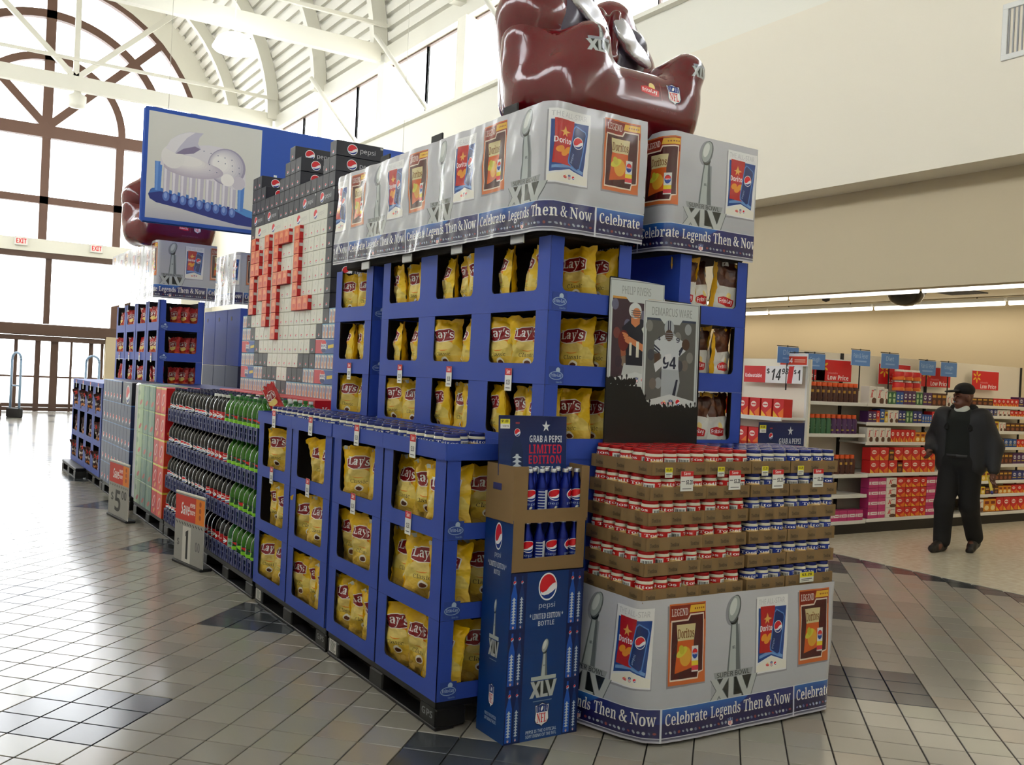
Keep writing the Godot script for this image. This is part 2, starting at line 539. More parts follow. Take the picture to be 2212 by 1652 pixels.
func hall() -> void:
	var c := Vector3(HALL_X, 8.0, 0)
	# vault: steel deck whose grooves run down the hall
	var mb := MB.new()
	var n := 58
	for i in n:
		var a0 := PI * i / n
		var da := PI / n
		var ring := [[a0, 4.86], [a0 + da * 0.58, 4.86], [a0 + da * 0.62, 4.97], [a0 + da * 0.96, 4.97], [a0 + da, 4.86]]
		for k in 4:
			var p := []
			for j in 2:
				var q: Array = ring[k + j]
				p.append(c + Vector3(cos(q[0]), sin(q[0]), 0) * q[1])
			var near := Vector3(0, 0, 7.3)
			var far := Vector3(0, 0, -30.3)
			mb.quad(M.deck, p[0] + near, p[0] + far, p[1] + far, p[1] + near)
	for i in 24:
		var p := []
		for j in 2:
			p.append(c + Vector3(cos(PI * (i + j) / 24), sin(PI * (i + j) / 24), 0) * 5.1)
		mb.quad(M.deck, p[0] + Vector3(0, 0, -30.3), p[0] + Vector3(0, 0, 7.3), p[1] + Vector3(0, 0, 7.3), p[1] + Vector3(0, 0, -30.3))
	var vault := struct("ceiling", mb.mesh())
	for k in 6:
		mb = MB.new()
		arc_bar(mb, M.steel, c + Vector3(0, 0, -11.3 - 3.32 * k), 4.7, 0.3, 0.2)
		part("rib", mb.mesh(), vault)
	# trusses under every second rib
	for z in [-11.3, -17.9, -24.6]:
		mb = MB.new()
		mb.box(M.steel, Vector3(HALL_X, 7.98, z), Vector3(9.4, 0.34, 0.16))
		var t := struct("trim", mb.mesh())
		for p in [[HALL_X, 8.1, HALL_X, 12.55], [HALL_X, 8.1, HALL_X - 3.3, 11.2], [HALL_X, 8.1, HALL_X + 3.3, 11.2]]:
			mb = MB.new()
			mb.bar(M.steel, Vector3(p[0], p[1], z), Vector3(p[2], p[3], z), 0.085, 4)
			part("strut", mb.mesh(), t)
		mb = MB.new()
		mb.bar(M.steel, Vector3(HALL_X - 4.75, 8.5, z + 0.2), Vector3(HALL_X + 4.75, 8.5, z + 0.2), 0.05, 4)
		part("rod", mb.mesh(), t)
		if z < -20.0:
			mb = MB.new()
			mb.lathe(M.steel, [Vector2(0.0, 0.0), Vector2(0.17, 0.02), Vector2(0.2, 0.08), Vector2(0.2, 0.28), Vector2(0.1, 0.34), Vector2(0.06, 0.4), Vector2(0.0, 0.4)], 20)
			solo("loudspeaker", mb.mesh(), "white drum loudspeaker hanging under the roof truss before the arched window", "loudspeaker", Vector3(HALL_X + 0.05, 7.42, z))
	# side walls: x of the inner face, outward sign
	for s in [1.0, -1.0]:
		var x0: float = HALL_X + s * 4.8
		var name_ := "wall_right" if s > 0 else "wall_left"
		mb = MB.new()
		if s > 0:
			mb.box(M.wall, Vector3(x0 + 0.17, 6.0, -11.5), Vector3(0.3, 0.7, 37.0))
			mb.box(M.wall_low, Vector3(x0 + 0.32, 4.68, -11.5), Vector3(0.68, 1.94, 37.0))
			mb.box(M.wall_low, Vector3(x0 + 0.15, 1.855, -23.2), Vector3(0.34, 3.71, 13.6))
		else:
			mb.box(M.wall, Vector3(x0 - 0.15, 3.17, -11.5), Vector3(0.3, 6.34, 37.0))
		var w := struct(name_, mb.mesh())
		mb = MB.new()
		mb.box(M.steel, Vector3(x0 + s * 0.15, 7.95, -11.5), Vector3(0.32, 0.34, 37.0))
		part("eaves_beam", mb.mesh(), w)
		mb = MB.new()
		mb.box(M.wall, Vector3(x0 + s * 0.1, 6.37, -11.5), Vector3(0.36, 0.06, 37.0))
		part("sill", mb.mesh(), w)
		for k in 11:
			var z := -31.2 + 3.32 * k + 1.66
			if z > 6.5: continue
			mb = MB.new()
			mb.box(M.wall, Vector3(x0 + s * 0.08, 7.08, z + 1.66), Vector3(0.24, 1.42, 0.3))
			part("pier", mb.mesh(), w)
		for k in 22:
			var z := -29.54 + 1.66 * k
			if z > 6.0: continue
			var win := struct("window", null)
			win.position = Vector3(x0 + s * 0.18, 7.09, z + 0.83)
			mb = MB.new()
			for q in [-0.83, 0.83]:
				mb.box(M.bronze, Vector3(0, 0, q), Vector3(0.06, 1.4, 0.026))
			mb.box(M.bronze, Vector3(0, 0.68, 0), Vector3(0.06, 0.04, 1.66))
			mb.box(M.bronze, Vector3(0, -0.68, 0), Vector3(0.06, 0.04, 1.66))
			win.mesh = mb.mesh()
			mb = MB.new()
			mb.box(M.glass, Vector3(), Vector3(0.008, 1.34, 1.62))
			part("pane", mb.mesh(), win)
		if s > 0:
			for z in [-12.4, -15.8, -19.1]:
				mb = MB.new()
				mb.bar(M.steel, Vector3(x0 - 0.02, 6.45, z), Vector3(x0 - 0.9, 7.75, z - 0.5), 0.045, 8)
				part("brace", mb.mesh(), w)
	mb = MB.new()
	mb.box(M.wall, Vector3(HALL_X, 6.6, 7.4), Vector3(10.3, 13.2, 0.3))
	struct("wall_back", mb.mesh())
	# air grille high on the right wall
	var g := thing("air_grille", "white louvred air grille high on the cream upper wall", "air grille", Vector3(7.94, 4.79, -4.45), -PI / 2)
	mb = MB.new()
	for q in [[0, 0.22, 0.72, 0.05], [0, -0.22, 0.72, 0.05], [0.335, 0, 0.05, 0.4], [-0.335, 0, 0.05, 0.4]]:
		mb.cbox(M.white, Vector3(q[0], q[1], 0.012), Vector3(q[2], q[3], 0.03), 0.004)
	part("frame", mb.mesh(), g)
	mb = MB.new()
	mb.box(M.black, Vector3(0, 0, 0.002), Vector3(0.64, 0.4, 0.003))
	part("backing", mb.mesh(), g)
	mb = MB.new()
	mb.box(mat(grey(0.6), 0.5), Vector3(), Vector3(0.012, 0.4, 0.012))
	var slat := mb.mesh()
	for k in 16:
		part("slat", slat, g, Vector3(-0.3 + k * 0.04, 0, 0.012))
	end_wall()
	# a round lamp hanging in the vault
	var l := thing("high_bay_lamp", "bright round lamp hanging under the white vaulted roof", "lamp", Vector3(4.75, 7.15, -17.2))
	mb = MB.new()
	mb.lathe(M.lamp_glow, [Vector2(0.0, 0.02), Vector2(0.34, 0.02), Vector2(0.38, 0.06), Vector2(0.3, 0.22), Vector2(0.2, 0.3), Vector2(0.0, 0.3)], 24)
	part("bowl", mb.mesh(), l)
	mb = MB.new()
	mb.bar(M.steel, Vector3(0, 0.3, 0), Vector3(0, 5.1, 0), 0.008, 8)
	part("cable", mb.mesh(), l)
	var o := OmniLight3D.new()
	o.name = "lamp_light"
	o.light_energy = 3.0
	o.omni_range = 60.0
	o.omni_attenuation = 2.0
	o.light_size = 0.3
	o.shadow_enabled = true
	o.position = Vector3(0, -0.33, 0)
	l.add_child(o)

func end_wall() -> void:
	var z := -30.0
	var c := Vector3(HALL_X, 8.0, z)
	var mb := MB.new()
	# solid parts: spandrel strip and the piers either side of the doors
	mb.box(M.wall, Vector3(HALL_X, 4.66, z), Vector3(9.9, 0.36, 0.3))
	mb.box(M.wall, Vector3(-1.2, 4.0, z), Vector3(1.2, 8.0, 0.3))
	mb.box(M.wall, Vector3(7.55, 4.0, z), Vector3(1.1, 8.0, 0.3))
	for i in 24:
		var p := []
		for j in 2:
			var a := PI * (i + j) / 24.0
			for r in [4.25, 4.95]:
				p.append(c + Vector3(cos(a) * r, sin(a) * r, 0))
		var f := Vector3(0, 0, 0.12)
		mb.quad(M.wall, p[0] + f, p[1] + f, p[3] + f, p[2] + f)
		mb.quad(M.wall, p[1] - f, p[0] - f, p[2] - f, p[3] - f)
		mb.quad(M.wall, p[0] - f, p[0] + f, p[2] + f, p[2] - f)
	var wall := struct("wall_end", mb.mesh())
	var win := struct("window", null)
	var B := func(called: String, m: MB) -> void: part(called, m.mesh(), win)
	for q in [[4.25, 0.3], [3.17, 0.22], [1.98, 0.2]]:
		mb = MB.new(); arc_bar(mb, M.brown, c, q[0], q[1], 0.2); B.call("arched_mullion", mb)
	for a in [45, 135]:
		var d := Vector3(cos(deg_to_rad(a)), sin(deg_to_rad(a)), 0)
		mb = MB.new(); mb.bar(M.brown, c + d * 0.1, c + d * 4.25, 0.15, 4, -1, 1.0); B.call("spoke", mb)
	mb = MB.new(); mb.box(M.brown, Vector3(HALL_X, 7.88, z), Vector3(8.8, 0.34, 0.22)); B.call("transom", mb)
	mb = MB.new(); mb.box(M.brown, Vector3(HALL_X, 5.95, z), Vector3(8.8, 0.2, 0.2)); B.call("transom", mb)
	for x in [HALL_X, HALL_X + 1.95, HALL_X - 1.95]:
		mb = MB.new(); mb.box(M.brown, Vector3(x, 6.3, z), Vector3(0.22, 3.0, 0.2)); B.call("mullion", mb)
	mb = MB.new(); mb.box(M.brown, Vector3(HALL_X, 10.1, z), Vector3(0.26, 4.2, 0.2)); B.call("mullion", mb)
	mb = MB.new(); mb.box(M.glass, Vector3(HALL_X, 6.4, z), Vector3(7.8, 3.0, 0.01)); B.call("pane", mb)
	mb = MB.new()
	for i in 24:
		var p := []
		for j in 2:
			var a := PI * (i + j) / 24.0
			p.append(c + Vector3(cos(a), sin(a), 0) * 4.2)
		mb.tri(M.glass, c, p[0], p[1])
	B.call("pane", mb)
	# entrance below: header, glass screen, doors
	mb = MB.new(); mb.box(M.bronze, Vector3(HALL_X, 4.42, z), Vector3(7.8, 0.2, 0.24)); part("door_header", mb.mesh(), wall)
	var d := struct("door", null)
	mb = MB.new()
	mb.cbox(M.bronze, Vector3(HALL_X, 2.3, z + 0.1), Vector3(7.8, 0.32, 0.4), 0.02)
	mb.cbox(M.bronze, Vector3(HALL_X, 2.06, z + 0.06), Vector3(7.8, 0.14, 0.3), 0.01)
	part("operator_header", mb.mesh(), d)
	for x in [2.62, 3.17, 3.6, 4.04, 4.56, 4.86, 1.5, 0.6, 5.6, 6.5]:
		var wide: float = {2.62: 0.09, 3.17: 0.14, 3.6: 0.2, 4.04: 0.06, 4.56: 0.12, 4.86: 0.08}.get(x, 0.1)
		mb = MB.new(); mb.box(M.bronze, Vector3(x, 1.0, z), Vector3(wide, 2.0, 0.09)); part("stile", mb.mesh(), d)
	for y in [0.06, 0.17, 0.98]:
		mb = MB.new(); mb.box(M.bronze if y < 0.9 else M.brown, Vector3(HALL_X, y, z), Vector3(7.6, 0.1 if y < 0.9 else 0.05, 0.07)); part("rail", mb.mesh(), d)
	mb = MB.new(); mb.box(M.glass, Vector3(HALL_X, 1.0, z), Vector3(7.6, 2.0, 0.01)); part("pane", mb.mesh(), d)
	mb = MB.new(); mb.box(M.glass, Vector3(HALL_X, 3.4, z), Vector3(7.6, 1.9, 0.01)); part("pane", mb.mesh(), d)
	for x in [3.35, 5.5, 1.2]:
		mb = MB.new(); mb.box(M.bronze, Vector3(x, 3.4, z), Vector3(0.16, 1.85, 0.12)); part("mullion", mb.mesh(), d)
	mb = MB.new(); mb.box(M.tan, Vector3(5.06, 1.25, z + 0.2), Vector3(0.3, 1.9, 0.25)); part("door_post", mb.mesh(), d)
	mb = MB.new(); mb.box(M.brown, Vector3(5.12, 3.2, z + 0.2), Vector3(0.22, 1.5, 0.2)); part("door_post", mb.mesh(), d)
	# outside: pavement
	mb = MB.new(); mb.box(mat(Color(0.6, 0.6, 0.58), 0.9), Vector3(HALL_X, -0.15, -55), Vector3(60, 0.2, 49.4))
	struct("ground", mb.mesh())
	for k in 2:
		mb = MB.new()
		mb.cbox(M.white, Vector3(), Vector3(0.34, 0.24, 0.07), 0.01)
		mb.quad(M.sheet, Vector3(-0.15, -0.1, 0.037), Vector3(0.15, -0.1, 0.037), Vector3(0.15, 0.1, 0.037), Vector3(-0.15, 0.1, 0.037), sheet(6))
		solo("exit_sign", mb.mesh(), ["white sign with red EXIT letters above the doors, the right one", "white sign with red EXIT letters above the doors, the left one"][k], "exit sign", Vector3([4.56, 2.62][k], 4.73, z + 0.2))
	# theft gates and a low box by the doors
	for k in 2:
		var g := thing("security_gate", ["tall pale blue security gate before the left doors", "pale blue looped security gate behind the snack bins"][k], "security gate", [Vector3(2.38, 0, -26.9), Vector3(4.15, 0, -26.9)][k])
		mb = MB.new(); mb.cbox(M.dark, Vector3(0, 0.12, 0), Vector3(0.14, 0.24, 0.5), 0.02); part("foot", mb.mesh(), g)
		mb = MB.new()
		var pm := mat(Color(0.55, 0.66, 0.78), 0.3)
		for q in 2:
			mb.bar(pm, Vector3(0, 0.2, [-0.18, 0.18][q]), Vector3(0, 1.45, [-0.18, 0.18][q]), 0.03, 10)
		for i in 10:
			var a := PI * i / 10.0
			var b := PI * (i + 1) / 10.0
			mb.bar(pm, Vector3(0, 1.45 + sin(a) * 0.18, cos(a) * 0.18), Vector3(0, 1.45 + sin(b) * 0.18, cos(b) * 0.18), 0.03, 10)
		mb.bar(pm, Vector3(0, 0.8, -0.18), Vector3(0, 0.8, 0.18), 0.02, 8)
		part("loop", mb.mesh(), g)
		g.rotation.y = [0.5, 0.9][k]
	mb = MB.new(); mb.cbox(M.bronze, Vector3(0, 0.17, 0), Vector3(0.7, 0.34, 0.4), 0.02)
	solo("planter_box", mb.mesh(), "low brown box on the floor by the left doors", "box", Vector3(1.75, 0, -27.2))

# ---------------------------------------------------------------- prints
func card_star(a: Art, x: float, y: float, w: float, h: float) -> void:
	a.poly([x - w * 0.03, y + h * 0.02, x + w * 0.98, y + h * 0.02, x + w * 1.0, y + h * 1.02, x - w * 0.04, y + h * 1.03], Color(0.6, 0.6, 0.63))
	a.poly([x, y, x + w, y, x + w * 0.98, y + h, x + w * 0.0, y + h], Color(0.93, 0.93, 0.94))
	a.text("THE ALL-STAR", x + w * 0.06, y + h * 0.035, w * 0.84, h * 0.07, Color(0.78, 0.78, 0.8), 0)
	a.poly([x + w * 0.06, y + h * 0.15, x + w * 0.95, y + h * 0.15, x + w * 0.86, y + h * 0.86, x + w * 0.5, y + h * 0.79, x + w * 0.06, y + h * 0.86], Color(0.13, 0.28, 0.58))
	a.poly([x + w * 0.1, y + h * 0.77, x + w * 0.5, y + h * 0.72, x + w * 0.86, y + h * 0.8, x + w * 0.84, y + h * 0.84, x + w * 0.5, y + h * 0.77, x + w * 0.1, y + h * 0.81], Color(0.45, 0.62, 0.85))
	a.bag_mini(x + w * 0.1, y + h * 0.13, w * 0.5, h * 0.62)
	a.poly([x + w * 0.58, y + h * 0.22, x + w * 0.64, y + h * 0.18, x + w * 0.88, y + h * 0.25, x + w * 0.91, y + h * 0.3, x + w * 0.77, y + h * 0.78, x + w * 0.7, y + h * 0.8, x + w * 0.46, y + h * 0.72, x + w * 0.45, y + h * 0.67], Color(0.35, 0.55, 0.85))
	a.poly([x + w * 0.6, y + h * 0.23, x + w * 0.65, y + h * 0.2, x + w * 0.86, y + h * 0.26, x + w * 0.88, y + h * 0.3, x + w * 0.75, y + h * 0.76, x + w * 0.69, y + h * 0.78, x + w * 0.49, y + h * 0.71, x + w * 0.48, y + h * 0.67], Color(0.06, 0.18, 0.45))
	a.globe(x + w * 0.7, y + h * 0.42, w * 0.115)
	var keep := a.xf
	a.xf = Transform2D(-1.25, Vector2(x + w * 0.53, y + h * 0.7)) * Transform2D()
	a.xf = keep * a.xf
	a.text("pepsi", 0, -w * 0.03, h * 0.13, w * 0.07, Color(0.7, 0.8, 0.95), 0)
	a.xf = keep
	a.poly([x + w * 0.02, y + h * 0.9, x + w * 0.5, y + h * 0.8, x + w * 0.97, y + h * 0.88, x + w * 0.97, y + h * 0.98, x + w * 0.01, y + h * 0.98], Color(0.95, 0.94, 0.9))
	a.frito(x + w * 0.33, y + h * 0.875, w * 0.1, h * 0.05)
	a.shield(x + w * 0.47, y + h * 0.865, w * 0.07, h * 0.075)
	a.globe(x + w * 0.62, y + h * 0.9, w * 0.035)

func card_legend(a: Art, x: float, y: float, w: float, h: float) -> void:
	a.poly([x - w * 0.05, y + h * 0.02, x + w, y + h * 0.02, x + w, y + h * 1.02, x - w * 0.04, y + h * 1.03], Color(0.58, 0.56, 0.58))
	a.rect(x, y, w, h, Color(0.82, 0.42, 0.2))
	a.rect(x + w * 0.02, y + h * 0.02, w * 0.96, h * 0.2, Color(0.55, 0.16, 0.1))
	a.poly([x + w * 0.58, y + h * 0.03, x + w * 0.98, y + h * 0.03, x + w * 0.98, y + h * 0.12, x + w * 0.54, y + h * 0.12], Color(0.92, 0.72, 0.22))
	for k in 5:
		a.ell(x + w * (0.7 + 0.06 * k), y + h * 0.075, w * 0.018, h * 0.012, Color(0.6, 0.35, 0.15))
	a.text("LEGEND", x + w * 0.06, y + h * 0.06, w * 0.44, h * 0.09, Color(0.93, 0.88, 0.85), 3)
	a.poly([x + w * 0.05, y + h * 0.2, x + w * 0.5, y + h * 0.2, x + w * 0.56, y + h * 0.135, x + w * 0.95, y + h * 0.135, x + w * 0.95, y + h * 0.86, x + w * 0.82, y + h * 0.88, x + w * 0.8, y + h * 0.95, x + w * 0.05, y + h * 0.95], Color(0.93, 0.86, 0.78))
	a.poly([x + w * 0.075, y + h * 0.22, x + w * 0.52, y + h * 0.22, x + w * 0.58, y + h * 0.155, x + w * 0.925, y + h * 0.155, x + w * 0.925, y + h * 0.85, x + w * 0.8, y + h * 0.86, x + w * 0.775, y + h * 0.93, x + w * 0.075, y + h * 0.93], Color(0.3, 0.07, 0.08))
	a.poly([x + w * 0.2, y + h * 0.26, x + w * 0.72, y + h * 0.26, x + w * 0.68, y + h * 0.46, x + w * 0.24, y + h * 0.46], Color(0.86, 0.8, 0.6))
	a.poly([x + w * 0.24, y + h * 0.46, x + w * 0.68, y + h * 0.46, x + w * 0.68, y + h * 0.8, x + w * 0.18, y + h * 0.86], Color(0.85, 0.38, 0.12))
	a.text("Doritos", x + w * 0.24, y + h * 0.31, w * 0.44, h * 0.12, Color(0.45, 0.25, 0.08), 3)
	a.ell(x + w * 0.46, y + h * 0.66, w * 0.16, h * 0.12, Color(0.9, 0.66, 0.2))
	a.ell(x + w * 0.36, y + h * 0.6, w * 0.16, h * 0.05, Color(0.86, 0.82, 0.25), -0.5)
	a.ell(x + w * 0.35, y + h * 0.57, w * 0.07, h * 0.06, Color(0.8, 0.75, 0.2), -0.5)
	a.can_old(x + w * 0.63, y + h * 0.54, w * 0.18, h * 0.32)

func print_banner() -> ImageTexture:
	var a := Art.new(1024, 704, Color(0.76, 0.765, 0.79))
	a.grad(0, 0, 1024, 540, Color(0.79, 0.79, 0.82), Color(0.72, 0.73, 0.76), 30)
	card_legend(a, 38, 30, 262, 400)
	card_star(a, 700, 40, 262, 400)
	a.trophy(520, 16, 390)
	a.poly([366, 398, 674, 398, 662, 430, 378, 430], Color(0.6, 0.62, 0.63))
	a.text("SUPER BOWL", 392, 402, 256, 24, Color(0.16, 0.18, 0.19), 0)
	a.poly([350, 436, 700, 436, 660, 560, 350, 560], Color(0.66, 0.67, 0.7))
	a.xlv(346, 432, 350, 116)
	a.rect(0, 540, 1024, 164, Color(0.13, 0.12, 0.32))
	a.grad(0, 540, 1024, 70, Color(0.18, 0.42, 0.74), Color(0.14, 0.2, 0.48), 16)
	a.poly([640, 540, 1024, 540, 1024, 612, 500, 612], Color(0.14, 0.17, 0.44))
	a.rect(0, 536, 1024, 4, Color(0.85, 0.86, 0.88))
	a.text("Celebrate", 26, 560, 296, 62, Color(0.93, 0.93, 0.92), 3)
	a.text("Legends", 350, 560, 232, 80, Color(0.93, 0.93, 0.92), 3)
	a.text("Then", 606, 556, 158, 66, Color(0.93, 0.93, 0.92), 3)
	a.text("&", 784, 560, 50, 60, Color(0.93, 0.93, 0.92), 3)
	a.text("Now", 852, 560, 146, 62, Color(0.93, 0.93, 0.92), 3)
	for k in 34:
		if k == 17 or k == 16:
			continue
		a.ell(34 + k * 29, 658, 8 + (k * 7) % 4, 5 + (k * 5) % 4, [Color(0.62, 0.66, 0.74), Color(0.55, 0.28, 0.3), Color(0.42, 0.46, 0.6), Color(0.75, 0.78, 0.8)][(k * 3 + k / 5) % 4], 0.4 * (k % 3))
	a.shield(484, 634, 40, 50)
	a.rect(0, 680, 1024, 4, Color(0.85, 0.86, 0.9))
	a.rect(0, 684, 1024, 20, Color(0.42, 0.42, 0.5))
	a.rect(0, 694, 1024, 10, Color(0.75, 0.75, 0.8))
	a.rect(0, 540, 6, 164, Color(0.85, 0.86, 0.9))
	a.rect(1018, 540, 6, 164, Color(0.85, 0.86, 0.9))
	return a.done()

func lays_logo(a: Art, x: float, y: float, w: float, h: float) -> void:
	a.ell(x + w * 0.5, y + h * 0.75, w * 0.42, h * 0.55, Color(0.93, 0.52, 0.1))
	a.ell(x + w * 0.5, y + h * 0.95, w * 0.46, h * 0.3, Color(0.95, 0.85, 0.5))
	a.poly([x, y + h * 0.15, x + w * 0.3, y - h * 0.05, x + w * 0.75, y - h * 0.1, x + w, y + h * 0.1, x + w, y + h * 0.62, x + w * 0.7, y + h * 0.72, x + w * 0.3, y + h * 0.78, x, y + h * 0.66], Color(0.95, 0.93, 0.9))
	a.poly([x + w * 0.02, y + h * 0.18, x + w * 0.3, y, x + w * 0.75, y - h * 0.05, x + w * 0.97, y + h * 0.12, x + w * 0.97, y + h * 0.58, x + w * 0.7, y + h * 0.67, x + w * 0.3, y + h * 0.73, x + w * 0.02, y + h * 0.62], Color(0.55, 0.06, 0.1))
	a.text("Lay's", x + w * 0.05, y + h * 0.02, w * 0.88, h * 0.66, Color(0.96, 0.96, 0.96), 3)

# a bag: left half of the picture is its front, right half its back
func print_bag(kind: int) -> ImageTexture:
	var base: Color = [Color(0.93, 0.74, 0.06), Color(0.72, 0.08, 0.1), Color(0.28, 0.05, 0.08), Color(0.88, 0.87, 0.84)][kind]
	var a := Art.new(768, 512, base)
	if kind == 3:
		a.grad(0, 0, 384, 200, Color(0.26, 0.12, 0.07), Color(0.34, 0.17, 0.1), 10)
		for k in 9:
			a.ell(30 + (k * 137) % 330, 40 + (k * 61) % 150, 38, 26, Color(0.42, 0.24, 0.14), k * 0.7)
		a.poly([0, 80, 150, 320, 384, 190, 384, 512, 0, 512], Color(0.9, 0.89, 0.86))
		a.rect(0, 0, 46, 512, Color(0.9, 0.68, 0.08))
		a.frito(90, 250, 210, 120)
		a.ell(190, 430, 50, 16, Color(0.45, 0.58, 0.25), 0.5)
		a.ell(240, 420, 40, 12, Color(0.5, 0.62, 0.3), -0.6)
		a.rect(384, 0, 384, 512, Color(0.9, 0.68, 0.08))
		a.rect(560, 0, 208, 512, Color(0.86, 0.85, 0.83))
		return a.done()
	if kind == 0:
		a.grad(0, 0, 384, 300, Color(0.94, 0.74, 0.05), Color(0.94, 0.8, 0.2), 12)
		a.grad(0, 300, 384, 212, Color(0.93, 0.79, 0.28), Color(0.86, 0.68, 0.28), 12)
		a.poly([40, 230, 340, 230, 384, 300, 384, 330, 0, 330, 0, 300], Color(0.92, 0.82, 0.42))
		for k in 5:
			a.ell(60 + k * 68, 440 + (k % 2) * 16, 56, 34, Color(0.84, 0.66, 0.28), 0.3 * k)
			a.ell(56 + k * 68, 436 + (k % 2) * 16, 44, 24, Color(0.88, 0.73, 0.38), 0.3 * k)
		lays_logo(a, 62, 90, 256, 150)
		a.text("Classic", 110, 296, 170, 34, Color(0.35, 0.28, 0.1), 2)
		a.ell(205, 372, 44, 34, Color(0.95, 0.93, 0.88))
		a.ell(205, 378, 32, 20, Color(0.4, 0.2, 0.12))
		a.rect(384, 0, 384, 512, Color(0.93, 0.74, 0.05))
		a.rect(690, 0, 60, 512, Color(0.82, 0.83, 0.8))
		a.ell(470, 400, 24, 11, Color(0.5, 0.4, 0.1)); a.ell(470, 400, 20, 8, Color(0.87, 0.69, 0.06))
		a.rect(464, 410, 12, 14, Color(0.5, 0.4, 0.1))
	elif kind == 1:
		lays_logo(a, 62, 110, 256, 150)
		a.poly([0, 340, 200, 300, 384, 350, 384, 512, 0, 512], Color(0.8, 0.3, 0.08))
		for k in 5:
			a.ell(60 + k * 68, 440, 52, 34, Color(0.85, 0.5, 0.15), 0.4 * k)
		a.rect(690, 0, 70, 512, Color(0.86, 0.84, 0.82))
	else:
		a.poly([0, 0, 384, 0, 384, 200, 190, 260, 0, 200], Color(0.2, 0.04, 0.07))
		a.text("Doritos", 40, 210, 300, 70, Color(0.93, 0.92, 0.9))
		for k in 4:
			a.poly([60 + k * 70, 330, 130 + k * 70, 350, 80 + k * 70, 420], Color(0.85, 0.5, 0.15))
		a.poly([150, 60, 190, 20, 240, 70, 320, 90, 240, 120, 260, 170, 190, 140, 120, 170, 140, 110, 60, 90], Color(0.8, 0.15, 0.12))
	return a.done()

# 4 x 4 cells of carton faces
const CELL := {"dark": 0, "dark_long": 1, "white": 2, "white_long": 3, "coral": 4, "coral_side": 5, "retro": 6, "retro_long": 7, "lime": 8, "moss": 9, "red": 10, "red_long": 11, "blue": 12, "blue_face": 13, "plain_dark": 14, "orange": 15}
func cell(n: String) -> Rect2:
	var k: int = CELL[n]
	return Rect2((k % 4) * 0.25 + 0.004, (k / 4) * 0.25 + 0.004, 0.242, 0.242)

